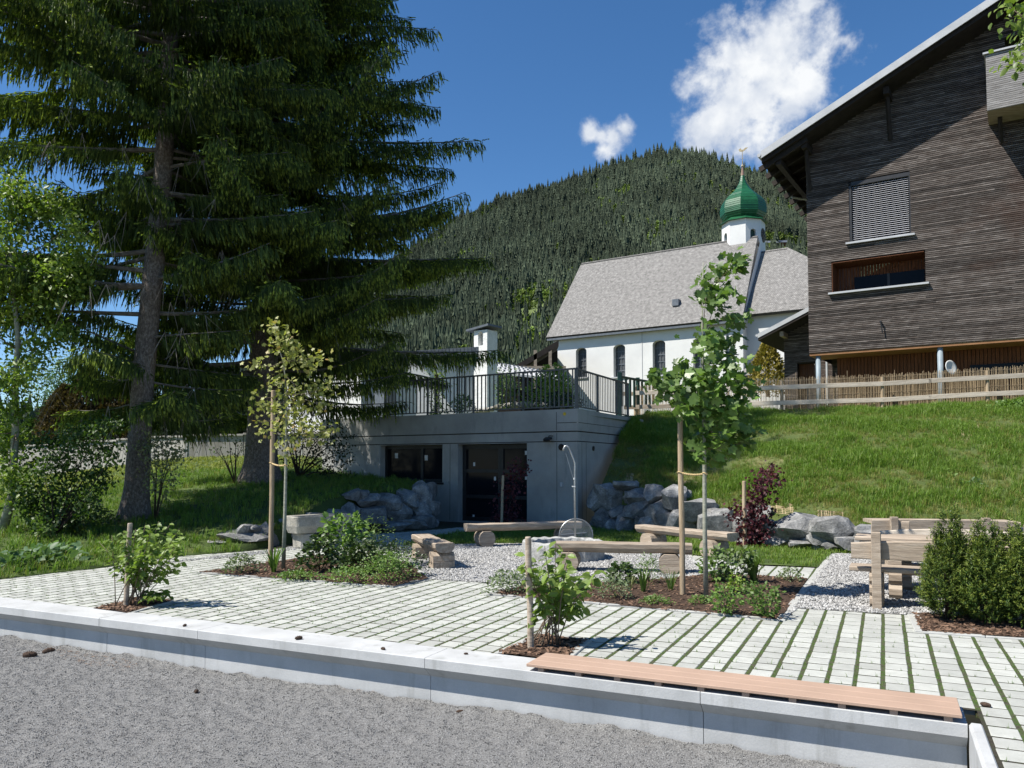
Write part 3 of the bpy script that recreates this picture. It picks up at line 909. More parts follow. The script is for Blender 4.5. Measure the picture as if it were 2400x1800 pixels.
K = tps(np.linalg.norm(A[:, None, :2] - A[None, :, :2], axis=2)) + .3 * np.eye(len(A))
Pm = np.c_[np.ones(len(A)), A[:, :2]]
W_ = np.linalg.solve(np.block([[K, Pm], [Pm.T, np.zeros((3, 3))]]), np.r_[A[:, 2], 0, 0, 0])
def lawn_h(x, y):
    r = np.hypot(A[:, 0] - x, A[:, 1] - y)
    return float(max(.0, W_[:-3] @ tps(r) + W_[-3] + W_[-2] * x + W_[-1] * y))
lawn_left = P2(pave_edge[:5]) + [(-5.0, 16.35), (-4.75, 16.9), (-4.35, 19.2), (-3.9, 20.2), (-3.0, 21.2), (-3.0, 23.4), (-4.0, 24.9), (-5.6, 26.2), (-7.5, 33), (-14, 46), (-70, 75), (-70, 2)]
lawn = sheet('lawn', lawn_left, .6, lambda x, y: lawn_h(x, y) + .02 * nz(x, y, 1.3), M['lawn'], skirt=-.4)
lawn2 = sheet('lawn_strip', lawn_mid, .35, lambda x, y: .004 + .012 * nz(x, y, 1.5), M['lawn'])

# bank on the right: ruled between the boulders and the foot of the fence
low = [(2.35, 21.2, .98), (3.2, 20.0, .92), (4.3, 18.5, .62), (5.9, 16.4, .50), (6.9, 15.5, .40), (9.4, 15.0, .40), (13.5, 14.2, .5), (20, 13, .6)]
upp = [(4.05, 25.6, 3.15), (5.0, 29.0, 3.5), (7.0, 29.0, 3.56), (9.6, 27.9, 3.6), (12.7, 26.9, 3.62), (15.7, 25.9, 3.72), (19, 24.8, 3.8), (30, 21.5, 4.0)]
def along(pl, f):
    k = f * (len(pl) - 1); i = min(int(k), len(pl) - 2); a = k - i
    return np.array(pl[i]) * (1 - a) + np.array(pl[i + 1]) * a
NU, NV = 90, 44
bv = []
for j in range(NV + 1):
    for i in range(NU + 1):
        f = i / NU; g = j / NV
        a, b = along(low, f), along(upp, f)
        p = a * (1 - g) + b * g
        prof_ = g + .10 * math.sin(math.pi * g)
        z = a[2] + (b[2] - a[2]) * prof_ + (.10 * nz(p[0], p[1], .7) + .05 * nz(p[0], p[1], 2.2)) * math.sin(math.pi * g)
        bv.append((p[0], p[1], z))
bq = np.array([(j * (NU + 1) + i, j * (NU + 1) + i + 1, (j + 1) * (NU + 1) + i + 1, (j + 1) * (NU + 1) + i) for j in range(NV) for i in range(NU)])
BV = np.array(bv)
bn = len(bv)
skv = [(BV[i][0], BV[i][1] + .05, -.2) for i in range(NU + 1)]
bq = np.concatenate([bq, np.array([(i, bn + i, bn + i + 1, i + 1) for i in range(NU)])])
bank = structure('grass_bank', np_mesh('grass_bank', np.concatenate([BV, np.array(skv)]), bq, M['bank'], smooth=True))
# upper ground behind bank, garage and church, out to the foot of the mountain
up = MB()
ring = [(x, y, z - .02) for x, y, z in upp]
up.add([(-5.5, 26.0, 3.02), (2.1, 21.7, 3.02), (4.0, 25.4, 3.02), (4.9, 28.9, 3.45), (-7.4, 33, 3.1)], [(0, 1, 2, 3, 4)])
up.add(ring[1:] + [(60, 14, 4.2), (420, 60, 6), (420, 520, 10), (-420, 520, 4), (-160, 160, .5), (-30, 60, 1.0), (-14, 46, 2.2), (-7.4, 33, 3.1)], [tuple(range(len(ring) - 1 + 8))])
part(up, 'upper_ground', M['plateau'], kind='structure')

# grass blades
gl = [clump_mesh('grass_clump', 16, .05, .11, .10, M['grass'], .0042, k, .6) for k in range(4)]
gt = [clump_mesh('grass_clump', 15, .12, .26, .11, M['grass'], .0052, 10 + k, .8) for k in range(4)] + [clump_mesh('grass_clump', 11, .10, .22, .11, M['grass_dry'], .0050, 20 + k, .8) for k in range(3)]
gm = [clump_mesh('grass_clump', 16, .03, .07, .12, M['grass_mown'], .0055, 60 + k, .7) for k in range(3)]
def put_grass(nm, P, Z, tm, s0, s1, label, idx=None):
    n = len(P)
    scatter(nm, np.c_[P, Z], np.c_[rng.uniform(-.15, .15, (n, 2)), rng.uniform(0, 6.28, n)], rng.uniform(s0, s1, n), rng.integers(0, len(tm), n) if idx is None else idx, tm, label=label)
P = fill_poly(lawn_mid, 70)
put_grass('grass', P, np.full(len(P), .0), gl, .7, 1.2, 'short green grass between the gravel circle and the boulders')
near = [p for p in P2([(-60, 1362), (0, 1357), (255, 1328), (434, 1302), (560, 1292)])] + [(-5.0, 16.35), (-4.75, 16.9), (-4.35, 19.2), (-3.9, 20.2), (-2.5, 21.4), (-2.3, 22.6), (-3.8, 24.7), (-6.4, 26.6), (-11.5, 26.5), (-13.5, 17), (-9.5, 11.5)]
P = fill_poly(near, 42)
z = np.array([lawn_h(x, y) for x, y in P])
k = (P[:, 1] < 18.5)
tall = rng.random(len(P)) < np.where(k, .75, .4)
put_grass('grass', P[tall], z[tall], gt[:5], .55, 1.15, 'long green grass round the spruces')
put_grass('grass', P[~tall], z[~tall], gl, .9, 1.5, 'short green grass on the left lawn')
P = fill_poly([(-6.4, 26.6), (-11.5, 26.5), (-13.5, 17), (-30, 22), (-30, 38), (-8, 31)], 26)
put_grass('grass', P, np.array([lawn_h(x, y) for x, y in P]), gm, 1.2, 2.2, 'mown grass below the concrete wall')
# bank: by bilinear parameters, thinner where the coir net shows
n = 36000
f = rng.random(n) ** .9; g = rng.random(n)
ii = np.minimum((f * NU).astype(int), NU - 1); jj = np.minimum((g * NV).astype(int), NV - 1)
af = f * NU - ii; ag = g * NV - jj
def bl(i, j): return BV[j * (NU + 1) + i]
Pb = (bl(ii, jj) * ((1 - af) * (1 - ag))[:, None] + bl(ii + 1, jj) * (af * (1 - ag))[:, None] + bl(ii, jj + 1) * ((1 - af) * ag)[:, None] + bl(ii + 1, jj + 1) * (af * ag)[:, None])
dens = np.array([nz(p[0], p[1], .55, 3) + .5 * nz(p[0], p[1], 1.6, 7) for p in Pb])
keep = (Pb[:, 0] < 17.5) & (dens + rng.uniform(-.35, .35, n) > -.42 )
dryp = np.clip(.20 - 1.2 * dens + np.where(g < .25, .25, 0) + np.where(f < .16, .30, 0), .04, .9)
Pb, dryp, g_, dens = Pb[keep], dryp[keep], g[keep], dens[keep]
isd = rng.random(len(Pb)) < dryp
idx = np.where(isd, rng.integers(4, 7, len(Pb)), rng.integers(0, 4, len(Pb)))
nP = len(Pb)
scl = rng.uniform(.50, .95, nP) * np.clip(1.0 + 1.1 * dens, .5, 1.7)
scatter('grass', Pb, np.c_[rng.uniform(-.2, .2, nP), rng.uniform(-.2, .2, nP), rng.uniform(0, 6.28, nP)], scl, idx, gt, label='long grass on the bank below the fence')
# coir net strands where the bank is bare
net = MB()
def bank_pt(f, g):
    i = min(int(f * NU), NU - 1); j = min(int(g * NV), NV - 1); a = f * NU - i; b = g * NV - j
    p = bl(i, j) * (1 - a) * (1 - b) + bl(i + 1, j) * a * (1 - b) + bl(i, j + 1) * (1 - a) * b + bl(i + 1, j + 1) * a * b
    return Vector(p) + Vector((0, 0, .012))
for fc, gc, wf, wg in ((.27, .10, .04, .10), (.40, .05, .05, .05), (.62, .82, .05, .12), (.22, .06, .03, .05), (.68, .55, .04, .13), (.50, .04, .05, .035), (.10, .12, .03, .06)):
    k = 14
    for a in range(k + 1):
        f0 = fc - wf / 2 + wf * a / k
        if rnd.random() < .3: pass
        else: net.tube([bank_pt(f0 + rnd.uniform(-.0006, .0006), min(max(gc - wg / 2 + wg * b / 7, .001), .999)) for b in range(8)], .006, 3, cap=False)
        if rnd.random() < .35: continue
        g0 = min(max(gc - wg / 2 + wg * a / k, .001), .999)
        net.tube([bank_pt(fc - wf / 2 + wf * b / 7, g0) for b in range(8)], .006, 3, cap=False)
M['coir'] = surf('coir_net', [(.3, (.34, .26, .15)), (.7, (.50, .40, .25))], 9, .95)
part(net, 'coir_net', M['coir'], kind='stuff', label='pale coir erosion net showing on the bank')

# fallen spruce needles on the gravel by the wall
P = np.concatenate([fill_poly(P2(q, GRIT_Z), 900) for q in ([(790, 1560), (980, 1580), (1060, 1610), (880, 1600)], [(760, 1600), (930, 1612), (900, 1635), (800, 1622)], [(120, 1520), (330, 1560), (300, 1580), (150, 1550)])])
nd = MB(); nd.add([(-1, -.05, 0), (1, -.05, 0), (1, .05, .05), (-1, .05, .05)], [(0, 1, 2, 3)])
M['dead_needle'] = surf('dead_needle', [(.3, (.20, .105, .05)), (.7, (.32, .19, .10))], 20, .9, rand=.4, mode='obj')
n = len(P)
scatter('fallen_needles', np.c_[P, [grit_h(x, y) + .004 for x, y in P]], np.c_[rng.uniform(-.2, .2, (n, 2)), rng.uniform(0, 6.28, n)], rng.uniform(.009, .02, n), np.zeros(n), [nd.mesh('needle', M['dead_needle'])], label='brown fallen spruce needles on the gravel yard')
# ================================================================== LARGE STRUCTURES
# direction shared by the garage front, the church and the timber house
A1 = Vector((-.838, .545)).normalized()          # to the left and away
N1 = Vector((-.545, -.838)).normalized()         # towards the viewer
B1 = -N1

def side_dir(px, py, o):
    return None
# ------------------------------------------------------------------ concrete garage
GC = D(1353.4, 1000, 21.0).xy                    # front corner
R1 = Vector((.440, .898)).normalized()           # right-hand wall, into the bank
NR = Vector((R1.y, -R1.x))
def gk(px, py=1040): return on_plane(px, py, GC, A1)
zt = gk(1353.4, 957.5)[1]
z1 = gk(1353.4, 1010.5)[1]
z2 = gk(1353.4, 1034)[1]
gar = thing('concrete_garage', 'bare grey concrete garage cut into the bank, with dark glazed door and window', 'garage', (GC.x, GC.y, 0))
kL = 9.6
w0, w1 = gk(1037)[0], gk(891)[0]
d0, d1 = gk(1235)[0], gk(1073)[0]
wz0, wz1 = gk(960, 1131)[1], gk(960, 1043)[1]
O3 = Vector((GC.x, GC.y, 0))
def Gp(k, z, out=0.0):
    p = GC + A1 * k + N1 * out
    return Vector((p.x, p.y, z))
def Gr(k, z, out=0.0):
    p = GC + R1 * k + NR * out
    return Vector((p.x, p.y, z))
def rect(k0, k1, a, b): return [(k0, a), (k1, a), (k1, b), (k0, b)]
mb = MB()
mb.panel(O3, A1, N1, rect(0, kL, -.1, z2 - .012), [rect(w0, w1, wz0, wz1), rect(d0, d1, .02, z2 - .03)], .32)
part(mb, 'front_wall', M['concrete_grey'], gar)
def slab(name, ks, za, zb, out, mat=M['concrete_grey']):
    mb = MB()
    k0, k1 = ks
    prof = [(GC + N1 * out + NR * out), (GC + A1 * k1 + N1 * out), (GC + A1 * k1 + B1 * .5), (GC + B1 * .5 + A1 * .4), (GC + R1 * 6 - NR * .45), (GC + R1 * 6 + NR * out)]
    mb.prism([tuple(p) for p in prof][::-1], za, zb)
    return part(mb, name, mat, gar)
slab('ring_beam', (0, kL), z2 + .012, z1 - .015, .0)
slab('parapet', (0, kL), z1 + .015, zt, .015)
mb = MB(); pts = [(GC - A1 * .0 + B1 * .04 - NR * .04), (GC + A1 * kL + B1 * .04), (GC + A1 * kL + B1 * .3), (GC + B1 * .3 + A1 * .2), (GC + R1 * 6 - NR * .25), (GC + R1 * 6 - NR * .04)]
mb.prism([tuple(p) for p in pts][::-1], z2 - .03, z1 + .05); part(mb, 'joint_strip', M['gap'], gar)
mb = MB(); mb.panel(O3, R1, NR, rect(.0, 6, -.1, z2 - .012), [], .1); part(mb, 'side_wall', M['concrete_grey'], gar)
def cast_joint(c, size, rz):
    mb = MB(); mb.box(c, size, rz); part(mb, 'cast_joint', M['gap'], gar)
for k in (.30, .62): cast_joint(Gr(k + .02, z2 / 2, .001), (.012, .004, z2 - .05), math.atan2(R1.y, R1.x))
ra = math.atan2(A1.y, A1.x)
kj = gk(1305)[0]
for k in (kj, gk(1055)[0]): cast_joint(Gp(k, z2 / 2, .001), (.012, .004, z2 - .05), ra)
cast_joint(Gp(kj, (z1 + z2) / 2, .001), (.012, .004, z1 - z2 - .06), ra)
cast_joint(Gp(kj, z1 + .28, .016), (.012, .004, .5), ra)
cast_joint(Gp(kj / 2, z1 + .235, .016), (kj - .03, .004, .014), ra)
cast_joint(Gr(2.2, z1 + .235, .016), (4.3, .004, .012), math.atan2(R1.y, R1.x))
ra = math.atan2(A1.y, A1.x)
def gframe(name, k0, k1, za, zb, out, wd, mat, parent, th=.06):
    mb = MB(); h = wd / 2
    for (ka, kb, a, b) in ((k0, k1, za, za + wd), (k0, k1, zb - wd, zb), (k0, k0 + wd, za + wd, zb - wd), (k1 - wd, k1, za + wd, zb - wd)):
        mb.box(Gp((ka + kb) / 2, (a + b) / 2, out), (abs(kb - ka), th, b - a), ra)
    return part(mb, name, mat, parent)
def gbox(name, k0, k1, za, zb, out, th, mat, parent):
    mb = MB(); mb.box(Gp((k0 + k1) / 2, (za + zb) / 2, out), (abs(k1 - k0), th, zb - za), ra)
    return part(mb, name, mat, parent)
# window: two lights
win = gframe('window', w0 + .01, w1 - .01, wz0 + .02, wz1 - .02, -.26, .09, M['black'], gar)
wm = gk(978)[0]
gbox('mullion', wm - .05, wm + .05, wz0 + .11, wz1 - .11, -.26, .06, M['black'], win)
gbox('pane', w0 + .10, wm - .05, wz0 + .11, wz1 - .11, -.275, .012, M['glass'], win)
gbox('pane', wm + .05, w1 - .10, wz0 + .11, wz1 - .11, -.275, .012, M['glass'], win)
gbox('sill', w0 - .05, w1 + .05, wz0 - .04, wz0 + .02, -.12, .32, M['black'], win)
for px, py in ((916, 1067), (986, 1072)):
    k, z = gk(px, py); gbox('sticker', k - .06, k + .06, z - .09, z + .07, -.262, .004, M['sticker'], win)
# door: a four-light glazed front
door = gframe('door', d0 + .01, d1 - .01, .02, z2 - .05, -.26, .12, M['black'], gar)
dm = gk(1163)[0]
gbox('door_post', dm - .09, dm + .09, .14, z2 - .17, -.26, .06, M['black'], door)
zr1, zr2 = gk(1120, 1165)[1], gk(1120, 1104)[1]
for (a, b) in ((d0 + .13, dm - .09), (dm + .09, d1 - .13)):
    for zr in (zr1, zr2):
        gbox('door_rail', a, b, zr - .05, zr + .05, -.26, .06, M['black'], door)
    for (za, zb) in ((.14, zr1 - .05), (zr1 + .05, zr2 - .05), (zr2 + .05, z2 - .17)):
        gbox('pane', a, b, za, zb, -.275, .012, M['glass'], door)
for px, py in ((1099, 1088), (1221, 1061), (1148, 1122), (1221, 1120), (1097.5, 1212)):
    k, z = gk(px, py); gbox('sticker', k - .033, k + .033, z - .055, z + .055, -.262, .004, M['sticker'], door)
k, z = gk(1051, 1131); gbox('socket_box', k - .03, k + .03, z - .04, z + .04, .012, .03, M['steel'], gar)
k, z = gk(1317, 1135); gbox('socket_box', k - .04, k + .04, z - .06, z + .05, .02, .05, M['verge'], gar)
# floodlight on an arm, round drain sleeves
k, z = gk(1292, 1028)
fl = MB(); fl.bbox((0, 0, 0), (.22, .16, .07), .02, M=Matrix.Translation(Gp(k, z - .02, .20)) @ Matrix.Rotation(ra, 4, 'Z') @ Matrix.Rotation(R(-25), 4, 'X'))
fl.tube([Gp(k - .05, z + .07, 0), Gp(k - .05, z + .07, .2), Gp(k - .03, z, .2)], .014, 6)
part(fl, 'floodlight', M['black'], gar)
def sleeve(c, nrm, r, n=8):
    mb = MB(); nrm = Vector((nrm.x, nrm.y, 0))
    mb.tube([c - nrm * .02, c + nrm * .025], r, n)
    mb.tube([c + nrm * .02, c + nrm * .03], r * .72, n)
    return mb
k, z = gk(1316, 1048); part(sleeve(Gp(k, z), N1, .09), 'drain_sleeve', M['dark_wood'], gar)
kr, zr = on_plane(1390, 1051, GC, R1); part(sleeve(Gr(kr, zr), NR, .07), 'drain_sleeve', M['black'], gar)
k, z = gk(1324, 970); mb = sleeve(Gp(k, z, .0), N1, .045, 12)
M['yellow'] = surf('yellow_cap', [(.3, (.62, .42, .03)), (.7, (.72, .50, .05))], 5, .5)
part(mb, 'survey_mark', M['yellow'], gar)

# terrace earth behind the parapet
mb = MB(); pts = [GC + B1 * .5 - R1 * 0 - NR * .5, GC + A1 * kL + B1 * .5, GC + A1 * kL + B1 * 9, GC + R1 * 9]
mb.add([(p.x, p.y, zt - .05) for p in pts][::-1], [(0, 1, 2, 3)])
part(mb, 'terrace', M['earth'], kind='structure')

# ------------------------------------------------------------------ railing on the parapet
rail = thing('railing', 'grey steel railing of upright flat bars on the garage roof', 'railing', (GC.x, GC.y, zt))
zh = gk(1347, 861)[1]
kend = gk(900, 930)[0]
rb = MB(); rb.box((0, 0, 0), (.04, .012, zh - zt - .13)); rbm = rb.mesh('baluster', M['rail_steel'])
rp = MB(); rp.box((0, 0, 0), (.05, .05, zh - zt)); rpm = rp.mesh('post', M['rail_steel'])
def rail_run(o, d, nrm, length):
    a = math.atan2(d.y, d.x)
    n = int(length / .143)
    for i in range(n + 1):
        k = .05 + i * .143
        p = o + d * k - nrm * .10
        if i % 12 == 0 or i == n:
            ob = link('post', rpm, rail, world=False); ob.location = Vector((p.x, p.y, (zt + zh) / 2)) - rail.location; ob.rotation_euler = (0, 0, a)
        else:
            ob = link('baluster', rbm, rail, world=False); ob.location = Vector((p.x, p.y, zt + .09 + (zh - zt - .13) / 2)) - rail.location; ob.rotation_euler = (0, 0, a)
    for z, h in ((zh - .02, .045), (zt + .075, .03)):
        mb = MB(); p = o + d * (length / 2 + .03) - nrm * .10
        mb.box((p.x, p.y, z), (length + .06, .05, h), a); part(mb, 'rail', M['rail_steel'], rail)
rail_run(GC, A1, N1, kend)
rail_run(GC + R1 * .08, R1, NR, 4.6)

# ------------------------------------------------------------------ white chapel with a small belfry behind the railing
def at(px, py, Y): return D(px, py, Y)
CH = 38.0
ch = thing('white_chapel', 'low white chapel with slate-edged roof and a slim white bell turret, behind the railing', 'chapel', (at(1060, 1000, CH).x, CH, 3.1))
def X(px, Y): return (px - 1200) / F * Y
def Zy(py, Y, px=1200): return D(px, py, Y).z
zc = Zy(836, CH)
x0, x1 = X(955, CH), X(1141, CH)
mb = MB()
n0 = Vector((0, -1)); wv = .0
gx0, gx1 = X(1068, CH), X(1091, CH); gz1 = Zy(830, CH); gz0 = 3.3
mb.panel((0, CH, 0), (1, 0), (0, -1), [(x0, 2.9), (x1, 2.9), (x1, zc + .1), (x0, zc - .22)], [rect(gx0, gx1, gz0, Zy(834, CH)), rect(X(1017, CH), X(1026, CH), 3.6, Zy(877, CH)), rect(X(1054, CH), X(1066, CH), Zy(843, CH), Zy(832, CH))], .35)
mb.add([(x0, CH, 2.9), (x0, CH + 8, 2.9), (x0, CH + 8, zc), (x0, CH, zc - .22)], [(0, 1, 2, 3)])
mb.box(((x0 + x1) / 2, CH + .38, 4.3), (x1 - x0 - .1, .02, 2.6))
part(mb, 'wall', M['white'], ch)
mb = MB(); mb.box(((gx0 + gx1) / 2, CH + .30, (gz0 + gz1) / 2), (gx1 - gx0, .02, gz1 - gz0)); mb.box((X(1060, CH), CH + .30, Zy(837, CH)), (.4, .02, .4)); mb.box((X(1021, CH), CH + .30, 4.6), (.3, .02, 3))
part(mb, 'dark_opening', M['black'], ch)
gr = MB()
for i in range(5):
    gr.box((gx0 + (gx1 - gx0) * i / 4, CH + .05, (gz0 + gz1) / 2 - .1), (.07, .12, gz1 - gz0 - .2))
for j in range(15):
    for i in range(4):
        gr.box((gx0 + (gx1 - gx0) * (i + .5) / 4, CH + .06, gz0 + (gz1 - gz0 - .2) * (j + rnd.uniform(.2, .8)) / 15), ((gx1 - gx0) / 4 - .07, .10, .05))
for j in (0, 5, 10, 15):
    gr.box(((gx0 + gx1) / 2, CH + .055, gz0 + (gz1 - gz0 - .2) * j / 15), (gx1 - gx0, .11, .06))
part(gr, 'window_grille', M['white'], ch)
# slate fascia: individual plates
xa, xb = X(975, CH - .6), X(1122, CH - .6)
za_, zb_ = Zy(822, CH - .6), Zy(813, CH - .6)
npl = 17
for i in range(npl):
    fa, fb = i / npl, (i + 1) / npl
    xx0, xx1 = xa + (xb - xa) * fa + .012, xa + (xb - xa) * fb - .012
    zt0 = za_ + (zb_ - za_) * (fa + fb) / 2
    mb = MB(); mb.box(((xx0 + xx1) / 2, CH - .6, zt0 - .16), (xx1 - xx0, .03, .34)); part(mb, 'slate_plate', M['slate'], ch)
mb = MB()
mb.add([(xa, CH - .58, za_ - .34), (xb, CH - .58, zb_ - .34), (xb, CH - .58, zb_), (xa, CH - .58, za_), (xa, CH + 8, za_ - .3), (xb, CH + 8, zb_ - .3), (xb, CH + 8, zb_ + .2), (xa, CH + 8, za_ + .2)],
       [(0, 1, 2, 3), (0, 4, 5, 1), (3, 2, 6, 7), (1, 5, 6, 2), (4, 0, 3, 7)])
part(mb, 'roof', M['slate'], ch)
# turret: turned so that its left face catches the sun
tw = .80; TY = CH - .9
tc_ = Vector((X(1137, TY), TY + .55))
ta = R(-36)
ztop = Zy(772, TY)
mb = MB(); h = tw / 2
e1 = Vector((math.cos(ta), math.sin(ta))); e2 = Vector((-e1.y, e1.x))
cor = [tc_ - e1 * h - e2 * h, tc_ + e1 * h - e2 * h, tc_ + e1 * h + e2 * h, tc_ - e1 * h + e2 * h]
arch = [(.25, 0), (.55, 0)] + [(.40 + .15 * math.cos(a), .52 + .15 * math.sin(a)) for a in np.linspace(0, math.pi, 9)]
za = Zy(808, TY)
o_ = Vector((cor[0].x, cor[0].y, 0))
mb.panel(o_, e1, -e2, [(0, 2.9), (tw, 2.9), (tw, ztop), (0, ztop)], [[(a, za + b) for a, b in arch]], .25)
mb.panel(Vector((cor[1].x, cor[1].y, 0)), e2, e1, [(0, 2.9), (tw, 2.9), (tw, ztop), (0, ztop)], [], .1)
mb.panel(Vector((cor[2].x, cor[2].y, 0)), -e1, e2, [(0, 2.9), (tw, 2.9), (tw, ztop), (0, ztop)], [], .1)
mb.panel(Vector((cor[3].x, cor[3].y, 0)), -e2, -e1, [(0, 2.9), (tw, 2.9), (tw, ztop), (0, ztop)], [], .1)
tu = part(mb, 'bell_turret', M['white_rough'], ch)
mb = MB(); c_ = tc_ - e2 * (h - .26); mb.box((c_.x, c_.y, za + .35), (.5, .02, .75), ta); part(mb, 'belfry_niche', M['verge'], tu)
mb = MB()
c0 = tc_ - e1 * .1
mb.box((c0.x, c0.y, ztop + .14), (tw + .55, tw + .3, .10), M=Matrix.Translation((c0.x, c0.y, ztop + .12)) @ Matrix.Rotation(ta, 4, 'Z') @ Matrix.Rotation(R(-7), 4, 'Y'))
part(mb, 'turret_cap', M['slate'], tu)
# lit wing on the left with a sloping parapet
LY = 33.0
mb = MB()
pa, pb = Vector((X(845, LY), LY)), Vector((X(975, LY + 2.6), LY + 2.6))
dw = (pb - pa).normalized(); ln = (pb - pa).length
nw = Vector((dw.y, -dw.x))
mb.panel((pa.x, pa.y, 0), dw, nw, [(0, 2.6), (ln, 2.6), (ln, Zy(882, 35)), (0, Zy(868, 33))], [], .1)
mb.panel((pa.x, pa.y, 0), -nw, -dw, [(0, 2.6), (5, 2.6), (5, Zy(868, 33)), (0, Zy(868, 33))], [], .1)
part(mb, 'side_wing', M['white'], ch)
mb = MB()
q0 = Vector((X(874, LY - .5), LY - .5)); q1 = Vector((X(899, LY - 1.1), LY - 1.1)); dq = (q1 - q0).normalized(); lq = (q1 - q0).length
mb.panel((q0.x, q0.y, 0), dq, Vector((dq.y, -dq.x)), [(0, 2.6), (lq, 2.6), (lq, Zy(898, 32)), (0, Zy(916, 32.5))], [], .1)
mb.add([(q1.x, q1.y, 2.6), (q1.x + .1, q1.y + 5, 2.6), (q1.x + .1, q1.y + 5, Zy(898, 32)), (q1.x, q1.y, Zy(898, 32))], [(0, 1, 2, 3)])
part(mb, 'ramp_wall', M['slate'], ch)

# covered porch with pale roof and dark posts
PY = 44.0
po = thing('open_porch', 'open porch with pale metal roof and snow guards, right of the chapel', 'porch', (X(1210, PY), PY, 3.3))
mb = MB()
r0, r1 = X(1154, PY), X(1330, PY)
mb.add([(r0, PY, Zy(871, PY)), (r1, PY, Zy(888, PY)), (X(1270, PY + 4), PY + 4, Zy(868, PY + 4)), (X(1150, PY + 4), PY + 4, Zy(847, PY + 4)),
        (r0, PY, Zy(871, PY) - .12), (r1, PY, Zy(888, PY) - .12), (X(1270, PY + 4), PY + 4, Zy(868, PY + 4) - .12), (X(1150, PY + 4), PY + 4, Zy(847, PY + 4) - .12)], [(0, 1, 2, 3), (7, 6, 5, 4), (0, 4, 5, 1)])
part(mb, 'roof', surf('pale_metal_roof', [(.3, (.50, .50, .49)), (.7, (.60, .60, .59))], 2, .5), po)
mb = MB()
for j in range(4):
    for i in range(13):
        f = (i + .5 * (j % 2) + .3) / 13.5; g = (j + .5) / 4
        a = Vector((r0, PY, Zy(871, PY))).lerp(Vector((r1, PY, Zy(888, PY))), f); b = Vector((X(1150, PY + 4), PY + 4, Zy(847, PY + 4))).lerp(Vector((X(1270, PY + 4), PY + 4, Zy(868, PY + 4))), f)
        c = a.lerp(b, g); mb.box(c + Vector((0, 0, .05)), (.12, .06, .10))
part(mb, 'snow_guards', M['slate'], po, kind='stuff')
mb = MB(); mb.box((X(1250, PY), PY + 3.5, 4.5), (5.0, .1, 3.4)); part(mb, 'back_wall', M['dark_wood'], po)
pm_ = MB(); pm_.box((0, 0, 0), (.16, .16, 3.2)); pmm = pm_.mesh('post', M['dark_wood'])
for px in (1165, 1215, 1270, 1320):
    o = link('post', pmm, po, world=False); o.location = Vector((X(px, PY), PY + .3, 4.2)) - po.location
# dark barn gable left of the church
BY = 52.0
ba = thing('dark_barn', 'dark timber barn gable with open framing, against the church wall', 'barn', (X(1260, BY), BY, 3.5))
mb = MB()
a0, a1 = (X(1205, BY), Zy(858, BY)), (X(1310, BY), Zy(797, BY))
mb.add([(a0[0], BY, a0[1]), (a1[0], BY, a1[1]), (a1[0], BY, a1[1] - .4), (a0[0], BY, a0[1] - .4), (a0[0], BY + 8, a0[1]), (a1[0], BY + 8, a1[1]), (a1[0], BY + 8, a1[1] - .4), (a0[0], BY + 8, a0[1] - .4)],
       [(3, 2, 1, 0), (0, 1, 5, 4), (7, 6, 2, 3), (4, 7, 3, 0)])
part(mb, 'roof', M['dark_wood'], ba)
mb = MB(); mb.panel((0, BY + 1.2, 0), (1, 0), (0, -1), [(a0[0] + .2, 3), (a1[0], 3), (a1[0], a1[1] - .5), (a0[0] + .2, a0[1] - .45)], [], .1); part(mb, 'wall', M['dark_wood'], ba)
for px in (1255, 1290):
    mb = MB(); mb.box((X(px, BY), BY + .1, 6.6), (.2, .2, 5.2)); part(mb, 'post', M['rail_wood'], ba)
mb = MB(); mb.box((X(1270, BY), BY, Zy(862, BY)), (3.2, .2, .22)); part(mb, 'beam', M['rail_wood'], ba)

# ------------------------------------------------------------------ church
CY = 58.0
CO = at(1296.5, 781, CY)
CE = CO.z                                     # eaves height
CB = Vector((CO.x, CO.y))
RT = -A1                                      # to the right and nearer
chu = thing('village_church', 'white village church with steep grey shingled roof and a green onion dome on its turret', 'church', (CB.x, CB.y, 3.6))
def Cp(k, z, back=0.0):
    p = CB + RT * k + B1 * back
    return Vector((p.x, p.y, z))
HW = 4.6
def ck(px, py=800): return on_plane(px, py, CB, RT)
kE = 14.05
ridz = on_plane(1748, 554, CB + B1 * HW, RT)
kR = 13.45
RZc = 17.55
def archwin(px0, px1, py0, py1):
    k0, zb = ck(px0, py0 if py0 > py1 else py1); k1, zt_ = ck(px1, min(py0, py1))
    r = (k1 - k0) / 2
    return [(k0, zb), (k1, zb)] + [(k0 + r + r * math.cos(a), zt_ - r * .55 + r * .55 * math.sin(a)) for a in np.linspace(0, math.pi, 9)]
wins = [archwin(1350, 1374.5, 885, 814), archwin(1438, 1465, 884, 806), archwin(1530, 1559, 880, 796), archwin(1625, 1650, 874, 791)]
mb = MB()
mb.panel((CB.x, CB.y, 0), RT, N1, [(0, 3), (kE, 3), (kE, CE + .1), (0, CE + .1)], wins, .42)
mb.panel((CB.x, CB.y, 0), B1, A1, [(0, 3), (2 * HW, 3), (2 * HW, CE), (HW, RZc - .1), (0, CE)], [], .1)
mb.panel(Cp(kE, 0), B1, RT, [(0, 3), (2 * HW, 3), (2 * HW, CE), (HW, RZc - .1), (0, CE)], [], .1)
part(mb, 'nave_wall', M['white'], chu)
